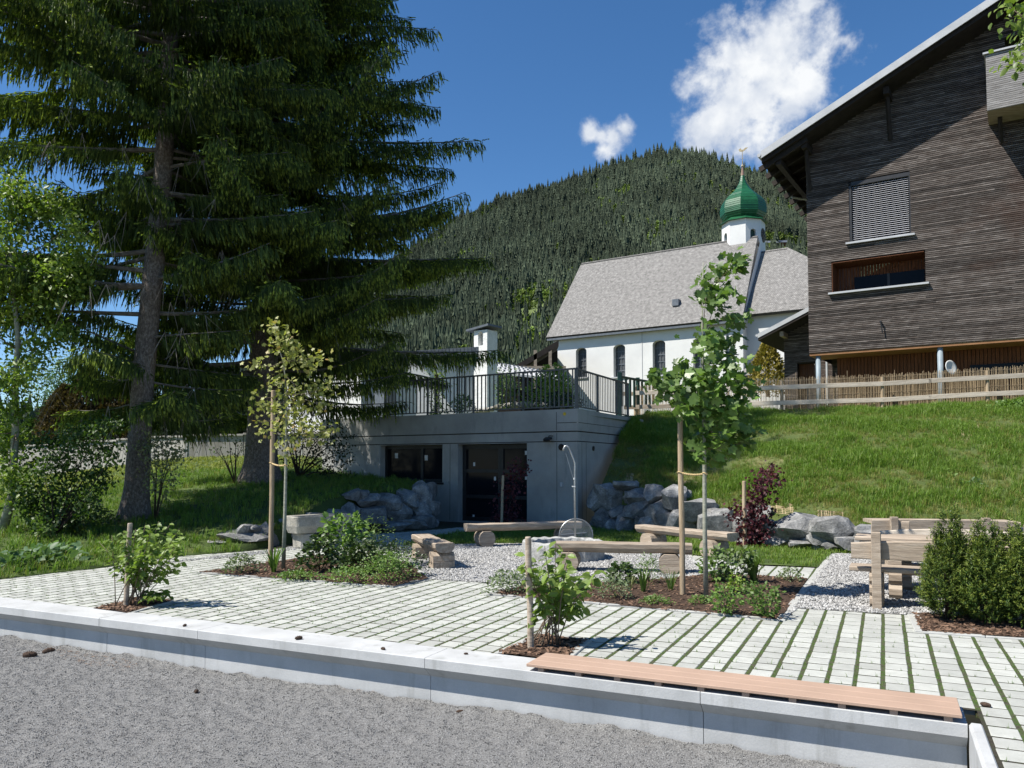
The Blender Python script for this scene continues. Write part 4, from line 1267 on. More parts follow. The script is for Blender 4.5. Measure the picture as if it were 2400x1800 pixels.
for wn in wins:
    k0 = wn[0][0]; k1 = wn[1][0]; zb = wn[0][1]; zt_ = max(q[1] for q in wn)
    mb = MB(); c = Cp((k0 + k1) / 2, (zb + zt_) / 2, .40); mb.box(c, (k1 - k0 + .1, .03, zt_ - zb), math.atan2(RT.y, RT.x)); wo_ = part(mb, 'window', M['leaded'], chu)
    mb = MB(); kk = (k0 + k1) / 2
    for dk in (-.25, 0, .25):
        mb.box(Cp(kk + dk * (k1 - k0), (zb + zt_) / 2, .36), (.03, .04, zt_ - zb), math.atan2(RT.y, RT.x))
    for j in range(1, 5):
        mb.box(Cp(kk, zb + (zt_ - zb) * j / 5, .355), (k1 - k0, .04, .06), math.atan2(RT.y, RT.x))
    part(mb, 'glazing_bars', M['slate'], wo_)
    mb = MB(); mb.box(Cp(kk, zb - .05, .1), (k1 - k0 + .25, .4, .1), math.atan2(RT.y, RT.x)); part(mb, 'sill', M['verge'], wo_)
def uv_quad(name, pts, mat, parent, th=.22, uvs=None):
    """roof slope: four corners, mapped in metres, with an underside"""
    pts = [Vector(p) for p in pts]
    nrm = (pts[1] - pts[0]).cross(pts[-1] - pts[0]).normalized()
    if nrm.z < 0: nrm = -nrm
    ex = (pts[1] - pts[0]).normalized(); ey = nrm.cross(ex)
    n = len(pts)
    v = pts + [p - nrm * th for p in pts]
    me = bpy.data.meshes.new(name)
    me.from_pydata(v, [], [tuple(range(n)), tuple(range(2 * n - 1, n - 1, -1))] + [(i, n + i, n + (i + 1) % n, (i + 1) % n) for i in range(n)])
    uv = me.uv_layers.new(name='UVMap')
    for lp in me.loops:
        d = v[lp.vertex_index] - pts[0]
        uv.data[lp.index].uv = (d.dot(ex), d.dot(ey))
    me.materials.append(mat); me.update()
    return link(name, me, parent)
ov = .45; dz = (RZc - CE) / HW
roof_lo = CE - ov * dz * .55
uv_quad('nave_roof', [Cp(-.35, roof_lo, -ov), Cp(kE + .12, roof_lo, -ov), Cp(kR + .35, RZc, HW), Cp(-.05, RZc, HW)], M['shingle'], chu)
uv_quad('nave_roof', [Cp(-.05, RZc, HW + .02), Cp(kR + .35, RZc, HW + .02), Cp(kE + .12, roof_lo, 2 * HW + ov), Cp(-.35, roof_lo, 2 * HW + ov)], M['shingle'], chu)
mb = MB(); mb.box(Cp(kE / 2 - .1, roof_lo - .19, -ov + .12), (kE + .4, .16, .14), math.atan2(RT.y, RT.x)); part(mb, 'gutter', M['slate'], chu)
# choir: lower, narrower, with a hipped end
ch_in = .95; HC = HW - ch_in
kC = kE
e_ck, e_cz = on_plane(1790, 733, CB + B1 * ch_in, RT)
rzc = on_plane(1790, 588, CB + B1 * HW, RT)[1]
kh = on_plane(1846, 584, CB + B1 * HW, RT)[0]
mb = MB(); mb.panel(Cp(kC, 0, ch_in), RT, N1, [(0, 3), (8, 3), (8, e_cz + .2), (0, e_cz + .2)], [], .1); mb.panel(Cp(kC + 8, 0, ch_in), B1, RT, [(0, 3), (2 * HC, 3), (2 * HC, e_cz + .2), (0, e_cz + .2)], [], .1)
part(mb, 'choir_wall', M['white'], chu)
lo2 = e_cz - .1
uv_quad('choir_roof', [Cp(kC + .02, lo2, ch_in - .5), Cp(kC + 9, lo2, ch_in - .5), Cp(kh, rzc, HW), Cp(kC + .02, rzc, HW)], M['shingle'], chu)
uv_quad('choir_roof', [Cp(kC + 9, lo2, ch_in - .5), Cp(kC + 9, lo2, 2 * HW - ch_in + .5), Cp(kh, rzc, HW)], M['shingle'], chu)
uv_quad('choir_roof', [Cp(kC, rzc, HW + .02), Cp(kh, rzc, HW + .02), Cp(kC + 9, lo2, 2 * HW), Cp(kC, lo2, 2 * HW)], M['shingle'], chu)
k1_, _ = on_plane(1708, 830, CB, RT); 
mb = MB(); mb.tube([Cp(k1_ - .1, 3, -.08), Cp(k1_ - .1, CE - .3, -.08)], .05, 6); part(mb, 'downpipe', M['slate'], chu)
kq, _ = ck(1505, 830); mb = MB(); mb.box(Cp(kq, 7.2, -.01), (.03, .03, 8), math.atan2(RT.y, RT.x)); part(mb, 'lightning_wire', M['verge'], chu)
# small roof hatch
hp = on_plane(1587, 713, CB + B1 * .9, RT); c = Cp(hp[0], CE + 1.0 * dz, .85)
mb = MB(); mb.box(c, (.45, .6, .45), math.atan2(RT.y, RT.x)); part(mb, 'roof_hatch', M['slate'], chu)
# sacristy lean-to at the choir foot
kk0 = on_plane(1730, 880, CB - B1 * 1.5, RT)[0]
zz = on_plane(1750, 862, CB - B1 * 1.5, RT)[1]
uv_quad('sacristy_roof', [Cp(kk0, zz - .5, -1.8), Cp(kk0 + 4, zz - .5, -1.8), Cp(kk0 + 4, zz + .45, .8), Cp(kk0, zz + .45, .8)], M['shingle'], chu, .12)
mb = MB(); mb.panel(Cp(kk0 + .2, 0, -1.5), RT, N1, [(0, 3), (3.6, 3), (3.6, zz - .45), (0, zz - .45)], [], .1); part(mb, 'sacristy_wall', M['white'], chu)
# octagonal turret with onion dome
kt = on_plane(1743, 600, CB + B1 * (HW + 1.0), RT)[0]
TC = Cp(kt, 0, HW + 1.0); TYd = TC.y
def Tz(py): return Zy(py, TYd)
tz1 = Tz(524); rT = 1.50
zlo = 13.0
mb = MB()
a0_ = math.atan2(N1.y, N1.x) 
oc = [(rT * math.cos(a0_ + (i + .5) * math.pi / 4), rT * math.sin(a0_ + (i + .5) * math.pi / 4)) for i in range(8)]
for i in range(8):
    p, q_ = oc[i], oc[(i + 1) % 8]
    d = Vector((q_[0] - p[0], q_[1] - p[1])); ln_ = d.length; d.normalize(); nrm = Vector((d.y, -d.x))
    hl = []
    if i in (0, 2, 4, 6):
        zb = Tz(580); r_ = .22; zt_ = Tz(549); kc = ln_ * .5
        hl = [[(kc - r_, zb), (kc + r_, zb)] + [(kc + r_ * math.cos(a), zt_ - r_ + r_ * math.sin(a)) for a in np.linspace(0, math.pi, 9)]]
    mb.panel((TC.x + p[0], TC.y + p[1], 0), d, nrm, [(0, zlo), (ln_, zlo), (ln_, tz1), (0, tz1)], hl, .2)
tur = part(mb, 'bell_turret', M['white'], chu)
mb = MB(); mb.prism([(TC.x + x * .84, TC.y + y * .84) for x, y in oc], zlo, tz1 - .05); part(mb, 'louvre', M['green_paint'], tur)
i = 1; p, q_ = oc[1], oc[2]
for ii in (1, 3):
    p, q_ = oc[ii], oc[(ii + 1) % 8]
    d = Vector((q_[0] - p[0], q_[1] - p[1])).normalized(); nrm = Vector((d.y, -d.x, 0)); c = Vector((TC.x + (p[0] + q_[0]) / 2, TC.y + (p[1] + q_[1]) / 2, Tz(559)))
    mb = MB(); mb.tube([c, c + nrm * .04], .50, 24); cl = part(mb, 'clock_face', M['dark_wood'], tur)
    mb = MB(); up_ = Vector((0, 0, 1)); sd_ = Vector((d.x, d.y, 0))
    for ang, ln2 in ((.9, .30), (2.9, .42)):
        dr = up_ * math.cos(ang) + sd_ * math.sin(ang); mb.tube([c + nrm * .05, c + nrm * .05 + dr * ln2], .022, 4)
    for hh in range(12):
        dr = up_ * math.cos(hh * math.pi / 6) + sd_ * math.sin(hh * math.pi / 6); mb.tube([c + nrm * .05 + dr * .40, c + nrm * .05 + dr * .47], .02, 4)
    part(mb, 'clock_hands', M['gold'], cl)
mb = MB()
oc2 = [(x * 1.16, y * 1.16) for x, y in oc]
mb.add([(TC.x + x, TC.y + y, tz1 - .06) for x, y in oc2] + [(TC.x + x * .62, TC.y + y * .62, tz1 + .38) for x, y in oc2], [(i, (i + 1) % 8, 8 + (i + 1) % 8, 8 + i) for i in range(8)] + [tuple(range(7, -1, -1))])
part(mb, 'turret_eaves', M['dome'], tur)
def rw(px): return px / F * TYd / 2
dome_px = [(526, 74), (520, 80), (514, 92), (505, 103), (494, 105), (484, 103), (475, 96), (467, 84), (459, 66), (452, 50), (445, 37), (436, 25), (426, 15), (412, 8.5)]
prof = [(rw(wd), Tz(py)) for py, wd in dome_px]
pr2 = []
for (ra_, za_2), (rb_, zb_2) in zip(prof[:-1], prof[1:]):
    n_ = max(1, int((zb_2 - za_2) / .11))
    for j in range(n_):
        f = j / n_; r_ = ra_ + (rb_ - ra_) * f; z_ = za_2 + (zb_2 - za_2) * f
        pr2 += [(r_ + .012, z_), (r_ - .008 + (rb_ - ra_) * .8 / n_, z_ + (zb_2 - za_2) / n_ * .85)]
pr2.append(prof[-1])
def octo(r, z, an):
    s_ = ((an + .39) % (math.pi / 4)) - math.pi / 8
    return r * (math.cos(math.pi / 8) / math.cos(s_)) * 1.03
mb = MB(); mb.lathe(pr2, 64, (TC.x, TC.y, 0), fn=octo); part(mb, 'onion_dome', M['dome'], chu)
mb = MB(); mb.lathe([(rw(8.5), Tz(412)), (rw(5), Tz(398)), (rw(3.2), Tz(392))], 12, (TC.x, TC.y, 0)); part(mb, 'spire_tip', surf('tip_metal', [(.3, (.2, .12, .09)), (.7, (.3, .2, .15))], 5, .5), chu)
mb = MB(); mb.lathe([(.01, Tz(392.5))] + [(rw(6.5) * math.sin(a), Tz(389) - rw(6.5) * math.cos(a)) for a in np.linspace(.2, math.pi - .01, 9)], 14, (TC.x, TC.y, 0))
mb.tube([(TC.x, TC.y, Tz(386)), (TC.x, TC.y, Tz(352))], .022, 6)
sd_ = Vector((.9, -.4, 0)).normalized(); cz = Vector((TC.x, TC.y, Tz(372)))
mb.tube([cz - sd_ * .11, cz + sd_ * .11], .012, 5)
part(mb, 'ball_and_cross', M['gold'], chu)
mb = MB(); b_ = Vector((TC.x, TC.y, Tz(355)))
cock = [(-.20, .02), (-.05, -.02), (.10, .0), (.24, .10), (.40, .24), (.20, .24), (.06, .12), (-.06, .14), (-.10, .26), (-.18, .22), (-.26, .16)]
Mc = Matrix.Translation(b_) @ Matrix.Rotation(math.atan2(sd_.y, sd_.x), 4, 'Z') @ Matrix.Rotation(R(90), 4, 'X')
mb.prism(cock, -.012, .012, M=Mc); part(mb, 'weathercock', M['gold'], chu)

# ------------------------------------------------------------------ timber house on the right
HO = at(1895, 700, 30.5).xy
RT2 = -A1
hou = thing('timber_house', 'big dark weathered timber house with horizontal laths, wide eaves and a closed metal blind', 'house', (HO.x, HO.y, 3.6))
def Hp(k, z, out=0.0):
    p = HO + RT2 * k + N1 * out
    return Vector((p.x, p.y, z))
ah = math.atan2(RT2.y, RT2.x)
def hk(px, py): return on_plane(px, py, HO, RT2)
HWID = 16.4; OUT = 1.25; EAV = 1.5
ve = HO + N1 * OUT
kv0, zv0 = on_plane(1783, 357, ve, RT2); kv1, zv1 = on_plane(2316, 0, ve, RT2)
slope = (zv1 - zv0) / (kv1 - kv0)
kmid = HWID / 2
def zroof(k):
    k = k if k <= kmid else HWID - k
    return zv0 + slope * (k - kv0)            # top of the roof edge
zbot = hk(1895, 828)[1]
# openings
wk0, wz0h = hk(1991.5, 569); wk1, wz1h = hk(2132, 402); wz1h = (hk(1992, 428)[1] + hk(2133, 401)[1]) / 2; wz0h = (hk(1992, 566)[1] + hk(2133, 551)[1]) / 2
lk0 = hk(1949, 650)[0]; lk1 = hk(2169, 630)[0]; lz1 = (hk(1949, 614)[1] + hk(2169, 589)[1]) / 2; lz0 = (hk(1949, 686)[1] + hk(2169, 663)[1]) / 2
b0 = hk(2316, 250)[0]; bz0, bz1 = hk(2313, 295)[1], hk(2316, 165)[1]
dk0, dk1 = b0 + .55, b0 + 3.2               # balcony door
ops = [(wk0, wk1, wz0h, wz1h), (lk0, lk1, lz0, lz1), (dk0, dk1, bz0 + .25, bz1 + 1.0)]
mb = MB()
top = [(HWID, zbot), (HWID, zroof(HWID) - .42), (kmid, zroof(kmid) - .42), (0, zroof(0) - .42)]
mb.panel(Hp(0, 0, -.03), RT2, N1, [(0, zbot)] + top, [rect(*o) for o in ops], .5)
mb.panel(Hp(0, 0, -.03), B1, A1, [(0, zbot), (12, zbot), (12, zroof(0) - .42), (0, zroof(0) - .42)], [], .1)
mb.panel(Hp(HWID, 0, -.03), B1, RT2, [(0, zbot), (12, zbot), (12, zroof(0) - .42), (0, zroof(0) - .42)], [], .1)
part(mb, 'wall', M['dark_wood'], hou)
# laths
lb = MB(); pitch = .068
z = zbot + .004
while z < zroof(kmid) - .4:
    ka = max(0.0, (z + .42 - zv0) / slope + kv0 + .02) if z + .42 > zroof(0) else -.012
    kb = HWID - ka
    segs = [(ka, kb)]
    for o in ops:
        if o[2] - .03 < z + .02 < o[3] + .02:
            ns = []
            for a, b in segs:
                if o[0] > a and o[1] < b: ns += [(a, o[0]), (o[1], b)]
                else: ns.append((a, b))
            segs = ns
    for a, b in segs:
        k = a
        while k < b - .01:
            ln_ = min(rnd.uniform(2.2, 4.6), b - k)
            if b - k - ln_ < .5: ln_ = b - k
            lb.box(Hp(k + ln_ / 2, z + .026, -.004 + rnd.uniform(-.004, .004)), (ln_ - .004, .030, .044), ah)
            k += ln_
    z += pitch
part(lb, 'wall_laths', M['lath'], hou, kind='stuff')
# window with closed blind
wf = MB()
for (a, b, c, d) in ((wk0, wk0 + .09, wz0h, wz1h), (wk1 - .04, wk1, wz0h, wz1h), (wk0, wk1, wz1h - .14, wz1h)):
    wf.box(Hp((a + b) / 2, (c + d) / 2, -.06), (b - a, .10, d - c), ah)
wnd = part(wf, 'window', M['black'], hou)
mb = MB(); mb.box(Hp((wk0 + wk1) / 2, wz0h - .035, .03), (wk1 - wk0 + .26, .16, .07), ah); part(mb, 'sill', M['verge'], wnd)
mb = MB(); mb.box(Hp((wk0 + wk1) / 2, (wz0h + wz1h) / 2, -.16), (wk1 - wk0, .02, wz1h - wz0h), ah); part(mb, 'pane', M['glass'], wnd)
nsl = 29
sl = MB(); Ms = Matrix.Rotation(R(30), 4, 'X')
sl.box((0, 0, 0), (wk1 - wk0 - .16, .066, .004), M=Ms); slm = sl.mesh('blind_slat', M['blind'])
for i in range(nsl):
    zz = wz0h + .05 + (wz1h - .18 - wz0h) * i / (nsl - 1)
    o = link('blind_slat', slm, wnd, world=False)
    o.location = Hp((wk0 + wk1) / 2 + .02, zz, -.075); o.rotation_euler = (0, 0, ah)
# loggia
lg = MB(); dp = 1.1
lg.add([Hp(lk0, lz0, 0), Hp(lk0, lz0, -dp), Hp(lk0, lz1, -dp), Hp(lk0, lz1, 0)], [(0, 1, 2, 3)])
lg.add([Hp(lk1, lz0, 0), Hp(lk1, lz0, -dp), Hp(lk1, lz1, -dp), Hp(lk1, lz1, 0)], [(3, 2, 1, 0)])
lg.add([Hp(lk0, lz1, 0), Hp(lk1, lz1, 0), Hp(lk1, lz1, -dp), Hp(lk0, lz1, -dp)], [(3, 2, 1, 0)])
lg.add([Hp(lk0, lz0, 0), Hp(lk1, lz0, 0), Hp(lk1, lz0, -dp), Hp(lk0, lz0, -dp)], [(0, 1, 2, 3)])
log_ = part(lg, 'loggia', M['redboard'], hou)
bd = MB(); nb_ = int((lk1 - lk0) / .11)
for i in range(nb_):
    bd.box(Hp(lk0 + (i + .5) * (lk1 - lk0) / nb_, (lz0 + lz1) / 2, -dp + .02), ((lk1 - lk0) / nb_ - .018, .03, lz1 - lz0 - .01), ah)
nb2 = 10
for i in range(nb2):
    bd.box(Hp(lk0 + .015, (lz0 + lz1) / 2, -(i + .5) * dp / nb2), (.03, dp / nb2 - .015, lz1 - lz0 - .01), ah)
    bd.box(Hp((lk0 + lk1) / 2, lz1 - .015, -(i + .5) * dp / nb2), (lk1 - lk0 - .08, dp / nb2 - .015, .03), ah)
part(bd, 'lining_boards', M['redboard'], log_, kind='stuff')
mb = MB(); a_ = lk0 + (lk1 - lk0) * .20; b_2 = lk1 - (lk1 - lk0) * .04
mb.box(Hp((a_ + b_2) / 2, lz0 + .36, -dp + .06), (b_2 - a_, .05, .72), ah); part(mb, 'pane', M['glass'], log_)
mb = MB(); mb.box(Hp((a_ + b_2) / 2, lz0 + .36, -dp + .09), (.09, .05, .72), ah); part(mb, 'mullion', M['black'], log_)
mb = MB(); mb.box(Hp((lk0 + lk1) / 2, lz0 - .04, .05), (lk1 - lk0 + .22, .20, .07), ah); part(mb, 'sill', M['verge'], log_)
# ground floor set back, vertical red boards
gd = MB(); back = 1.35
mb = MB(); mb.box(Hp(HWID / 2 + .5, (3.4 + zbot) / 2, -back - .06), (HWID - .6, .08, zbot - 3.4), ah); part(mb, 'ground_floor_wall', M['dark_wood'], hou)
nb_ = int((HWID - .9) / .125)
for i in range(nb_):
    gd.box(Hp(.75 + (i + .5) * .125, (3.4 + zbot) / 2, -back + rnd.uniform(0, .006)), (.105, .03, zbot - 3.4 - .02), ah)
part(gd, 'vertical_boards', M['redboard'], hou, kind='stuff')
mb = MB(); mb.box(Hp(HWID / 2, zbot - .06, -.75), (HWID, 1.45, .10), ah); part(mb, 'soffit', M['orange_board'], hou)
kd = hk(2300, 885)[0]; mb = MB(); mb.box(Hp(kd + .7, 5.0, -back + .05), (2.2, .06, .55), ah); part(mb, 'basement_window', M['glass'], hou)
for px in (1915.5, 2203):
    kc = hk(px, 850)[0]
    mb = MB(); mb.tube([Hp(kc, 3.3, -.18), Hp(kc, zbot - .11, -.18)], .095, 14); part(mb, 'column', surf('painted_steel_column', [(.3, (.20, .25, .28)), (.7, (.26, .31, .34))], 3, .5), hou, smooth=True)
# little wall fitting under the loggia
kf, zf = hk(2065, 755); mb = MB(); mb.tube([Hp(kf, zf, .0), Hp(kf, zf, .16)], .035, 8); mb.tube([Hp(kf, zf, .14), Hp(kf + .06, zf - .42, .12)], .022, 6); part(mb, 'wall_bracket', M['black'], hou)
# roof
th = .40
rf = MB()
def roofpt(k, out, drop=0.0): 
    return Hp(k, zroof(k) - drop, out)
DEEP = -13.5
for ks in ((kv0, kmid), (HWID - kv0, kmid)):
    a, b = ks
    top_ = [roofpt(a, OUT), roofpt(b, OUT), roofpt(b, DEEP), roofpt(a, DEEP)]
    bot_ = [p - Vector((0, 0, .16)) for p in top_]
    fs = [(0, 1, 2, 3), (7, 6, 5, 4), (0, 4, 5, 1), (3, 7, 4, 0), (2, 6, 7, 3)]
    if a > b: fs = [tuple(reversed(f)) for f in fs]
    rf.add(top_ + bot_, fs)
part(rf, 'roof', M['slate'], hou)
for ks in ((kv0, kmid), (HWID - kv0, kmid)):
    a, b = ks
    mb = MB(); t = [roofpt(a, OUT + .03, -.03), roofpt(b, OUT + .03, -.03), roofpt(b, OUT + .03, .25), roofpt(a, OUT + .03, .25), roofpt(a, OUT - .02, -.03), roofpt(b, OUT - .02, -.03), roofpt(b, OUT - .02, .25), roofpt(a, OUT - .02, .25)]
    fs = [(3, 2, 1, 0), (4, 5, 6, 7), (0, 1, 5, 4), (7, 6, 2, 3), (0, 4, 7, 3)]
    if a > b: fs = [tuple(reversed(f)) for f in fs]
    mb.add(t, fs); part(mb, 'verge_board', M['verge'], hou)
    mb = MB(); t = [roofpt(a, OUT - .10, .17), roofpt(b, OUT - .10, .17), roofpt(b, OUT - .10, .40), roofpt(a, OUT - .10, .40), roofpt(a, DEEP, .17), roofpt(b, DEEP, .17), roofpt(b, DEEP, .40), roofpt(a, DEEP, .40)]
    fs = [(3, 2, 1, 0), (4, 5, 6, 7), (0, 1, 5, 4), (7, 6, 2, 3), (0, 4, 7, 3)]
    if a > b: fs = [tuple(reversed(f)) for f in fs]
    mb.add(t, fs); part(mb, 'roof_deck', M['dark_wood'], hou)
# rafters under the eaves
rm = MB(); rl = math.hypot(EAV + .3, slope * (EAV + .3))
for i in range(14):
    oo = OUT - .35 - i * .95
    c = Hp((kv0 + .1) / 2, zroof((kv0 + .1) / 2) - .50, oo)
    mb = MB(); mb.box((0, 0, 0), (rl, .14, .20), M=Matrix.Translation(c) @ Matrix.Rotation(ah, 4, 'Z') @ Matrix.Rotation(-math.atan(slope), 4, 'Y')); part(mb, 'rafter', M['dark_wood'], hou)
# purlins with braces
for kp, dn in ((.12, .62), (hk(2136, 165)[0] - .75, .60), (kmid, .6), (-.85, .62)):
    mb = MB(); zz = zroof(kp) - dn
    mb.box(Hp(kp, zz, (OUT - .35) / 2 - (6 if kp < 0 else 0.2)), (.20, OUT - .35 + (12 if kp < 0 else .4), .26), ah); part(mb, 'purlin', M['dark_wood'], hou)
    if kp > 0:
        mb = MB(); mb.tube([Hp(kp, zz - .1, OUT - .65), Hp(kp, zz - 1.55, .02)], .085, 4); part(mb, 'brace', M['dark_wood'], hou)
gt_ = MB(); gt_.tube([Hp(kv0 - .06, zroof(kv0) - .12, OUT + .05), Hp(kv0 - .06, zroof(kv0) - .16, DEEP)], .075, 8); part(gt_, 'gutter', M['verge'], hou)
mb = MB(); mb.tube([Hp(kv0 - .04, zroof(kv0) - .2, -3.2), Hp(kv0 + .1, zroof(kv0) - .5, -3.3), Hp(-.12, zroof(kv0) - .8, -3.8), Hp(-.12, 4, -3.8)], .05, 8); part(mb, 'downpipe', M['verge'], hou)
# balcony
BO = 1.35
bal = MB(); bw = 5.0
bal.box(Hp(b0 + bw / 2, bz0 + .08, BO / 2), (bw, BO, .16), ah)
balo = part(bal, 'balcony', M['rail_wood'], hou)
zt2 = bz1
bl_ = MB(); z = bz0 + .02
while z < zt2 - .06:
    bl_.box(Hp(b0 + bw / 2, z + .028, BO), (bw, .03, .055), ah)
    bl_.box(Hp(b0 + .015, z + .028, BO / 2), (.03, BO - .03, .055), ah)
    z += .068
part(bl_, 'parapet_laths', M['lath_pale'], balo, kind='stuff')
mb = MB(); mb.box(Hp(b0 + bw / 2 - .03, zt2, BO), (bw + .1, .16, .06), ah); mb.box(Hp(b0 + .02, zt2 - .002, BO / 2), (.14, BO - .16, .058), ah); part(mb, 'handrail', M['verge'], balo)
mb = MB(); mb.box(Hp(b0 + bw / 2, (bz0 + zt2) / 2, BO - .05), (bw - .1, .04, zt2 - bz0 - .05), ah); part(mb, 'parapet_core', M['dark_wood'], balo)
for kk in (b0 + .35, b0 + 3):
    mb = MB(); mb.tube([Hp(kk, bz0, BO - .75), Hp(kk, bz0 - .70, .03)], .07, 4); part(mb, 'bracket', M['dark_wood'], balo)
mb = MB(); mb.box(Hp((dk0 + dk1) / 2, (bz0 + bz1) / 2 + .6, -.3), (dk1 - dk0, .03, 2.4), ah); part(mb, 'balcony_door', M['glass'], hou)
# satellite dish hung on the ground floor wall
kc, zc_ = on_plane(2229, 861, HO - N1 * .2, RT2)
dsh = thing('satellite_dish', 'round pale satellite dish under the timber house, right of the second column', 'satellite dish', Hp(kc, zc_, -.2))
mb = MB(); mb.lathe([(.005, -.05), (.12, -.042), (.22, -.012), (.265, .0), (.265, .012), (.21, .0), (.005, -.03)], 24)
o = part(mb, 'dish', surf('dish_paint', [(.3, (.60, .60, .57)), (.7, (.68, .68, .65))], 3, .5), dsh, world=False, smooth=True); o.rotation_euler = (R(80), 0, R(20))
mb = MB(); mb.tube([(0, .02, 0), (0, .25, -.05), (0, .9, -.05)], .02, 6); part(mb, 'dish_arm', M['steel'], dsh, world=False)

# annex behind the left side of the house
AY = 35.0
an = thing('annex_house', 'small lath-clad annex with a sloping grey roof edge, left of the timber house', 'annex', (at(1838, 850, AY).x, AY, 3.6))
AO = at(1838, 850, AY).xy
def Ap(k, z, out=0.0):
    p = AO + RT2 * k + N1 * out
    return Vector((p.x, p.y, z))
ke0, ze0 = on_plane(1777, 784, AO + N1 * .9, RT2); ke1, ze1 = on_plane(1894, 722, AO + N1 * .9, RT2)
sl2 = (ze1 - ze0) / (ke1 - ke0)
def za2(k): return ze0 + sl2 * (k - ke0)
o0, oz0 = on_plane(1869, 890, AO, RT2); o1, oz1 = on_plane(1914, 849, AO, RT2)
mb = MB(); mb.panel(Ap(0, 0, -.03), RT2, N1, [(0, 3), (6, 3), (6, za2(6) - .35), (0, za2(0) - .35)], [rect(o0, o1, 3.4, oz1)], .5); mb.panel(Ap(0, 0, -.03), B1, A1, [(0, 3), (6, 3), (6, za2(0) - .35), (0, za2(0) - .35)], [], .1)
part(mb, 'wall', M['dark_wood'], an)
lb = MB(); z = 3.3
while z < za2(6) - .4:
    ka = max(0, (z + .40 - ze0) / sl2 + ke0)
    for a, b in ([(ka, 6)] if z > oz1 else [(ka, o0), (o1, 6)]):
        if b > a: lb.box(Ap((a + b) / 2, z + .026, -.004 + rnd.uniform(-.004, .004)), (b - a, .026, .05), ah)
    z += .068
part(lb, 'wall_laths', M['lath'], an, kind='stuff')
bd = MB(); nb_ = 14
for i in range(nb_): bd.box(Ap(o0 + (i + .5) * (o1 - o0) / nb_, (3.4 + oz1) / 2, -.42), ((o1 - o0) / nb_ - .015, .03, oz1 - 3.4), ah)
part(bd, 'recessed_boards', M['redboard'], an, kind='stuff')
mb = MB(); mb.box(Ap(o1 - .28, 4.2, -.38), (.5, .04, 1.6), ah); part(mb, 'door', M['black'], an)
mb = MB()
t = [Ap(ke0, ze0, .95), Ap(6.5, za2(6.5), .95), Ap(6.5, za2(6.5), -7), Ap(ke0, ze0, -7)]
mb.add(t + [p - Vector((0, 0, .28)) for p in t], [(0, 1, 2, 3), (7, 6, 5, 4), (0, 4, 5, 1), (3, 7, 4, 0)]); part(mb, 'roof', M['dark_wood'], an)
mb = MB(); t = [Ap(ke0, ze0 + .02, .98), Ap(6.5, za2(6.5) + .02, .98), Ap(6.5, za2(6.5) - .17, .98), Ap(ke0, ze0 - .17, .98)]; mb.add(t + [p - Vector((N1.x, N1.y, 0)) * .05 for p in t], [(3, 2, 1, 0), (0, 1, 5, 4), (7, 6, 2, 3), (0, 4, 7, 3)]); part(mb, 'verge_board', M['verge'], an)
mb = MB(); mb.box(Ap(.1, za2(.1) - .48, .3), (.16, 1.0, .2), ah); part(mb, 'purlin', M['rail_wood'], an)
mb = MB(); mb.tube([Ap(ke0 - .05, ze0 - .05, .98), Ap(ke0 - .05, ze0 - .1, -7)], .06, 8); part(mb, 'gutter', M['verge'], an)

# ------------------------------------------------------------------ fence and reed screen along the top of the bank
fen = thing('post_and_rail_fence', 'weathered post and rail fence of two boards along the top of the grass bank', 'fence', (4.7, 30, 3.6))
fpx = [(1489, 29.4, 968, 907), (1662, 28.6, 964, 899), (1832, 27.8, 959, 892), (2068, 26.9, 953, 883), (2314, 25.9, 939, 868), (2590, 24.9, 930, 850)]
fp = []
for px, Y, yb, yt in fpx:
    b = at(px, yb, Y); t = at(px, yt, Y)
    fp.append((b, t))
    mb = MB(); rr = .062 if px not in (1832, 2314) else .058
    mb.tube([b - Vector((0, 0, .3)), b.lerp(t, .5) + Vector((rnd.uniform(-.01, .01), 0, 0)), t], [rr, rr, rr * .95], 10)
    part(mb, 'post', M['post_wood'], fen)
for i, ((b, t), (b2, t2)) in enumerate(zip(fp[:-1], fp[1:])):
    for fz, nm in ((.76, 'rail'), (.22, 'rail')):
        p, q_ = b.lerp(t, fz), b2.lerp(t2, fz)
        d = (q_ - p); a = math.atan2(d.y, d.x); off = Vector((math.sin(a), -math.cos(a), 0)) * .075
        mid = (p + q_) / 2 + off
        pieces = [(0, 1)] if i not in (3,) else [(0, .46), (.46, 1)]
        for a0_, a1_ in pieces:
            c = p.lerp(q_, (a0_ + a1_) / 2) + off
            mb = MB(); mb.bbox((0, 0, 0), ((a1_ - a0_) * d.length + .10, .035, .155), .006)
            o = part(mb, nm, M['rail_pale'] if fz > .5 or i > 0 else M['rail_wood'], fen, world=False)
            o.matrix_local = Matrix.Translation(c - fen.location) @ Matrix.Rotation(a, 4, 'Z') @ Matrix.Rotation(-math.atan2(d.z, d.xy.length) + rnd.uniform(-.004, .004), 4, 'Y')
b0_, t0_ = fp[0]
mb = MB(); c = b0_.lerp(t0_, .74) + Vector((-.28, .02, 0)); mb.bbox(c, (.5, .035, .15), .006, R(-8)); part(mb, 'rail', M['rail_wood'], fen)
mb = MB(); c = b0_.lerp(t0_, .22) + Vector((-.22, .02, 0)); mb.bbox(c, (.4, .035, .15), .006, R(-8)); part(mb, 'rail', M['rail_wood'], fen)
scr = thing('reed_screen', 'tan reed screen standing behind the post and rail fence', 'reed screen', (9, 28.3, 3.6))
reeds = MB()
M['reed'] = surf('reed', [(.3, (.20, .145, .085)), (.7, (.38, .30, .19))], 60, .8, fine=(25, .35))
yoff = .32
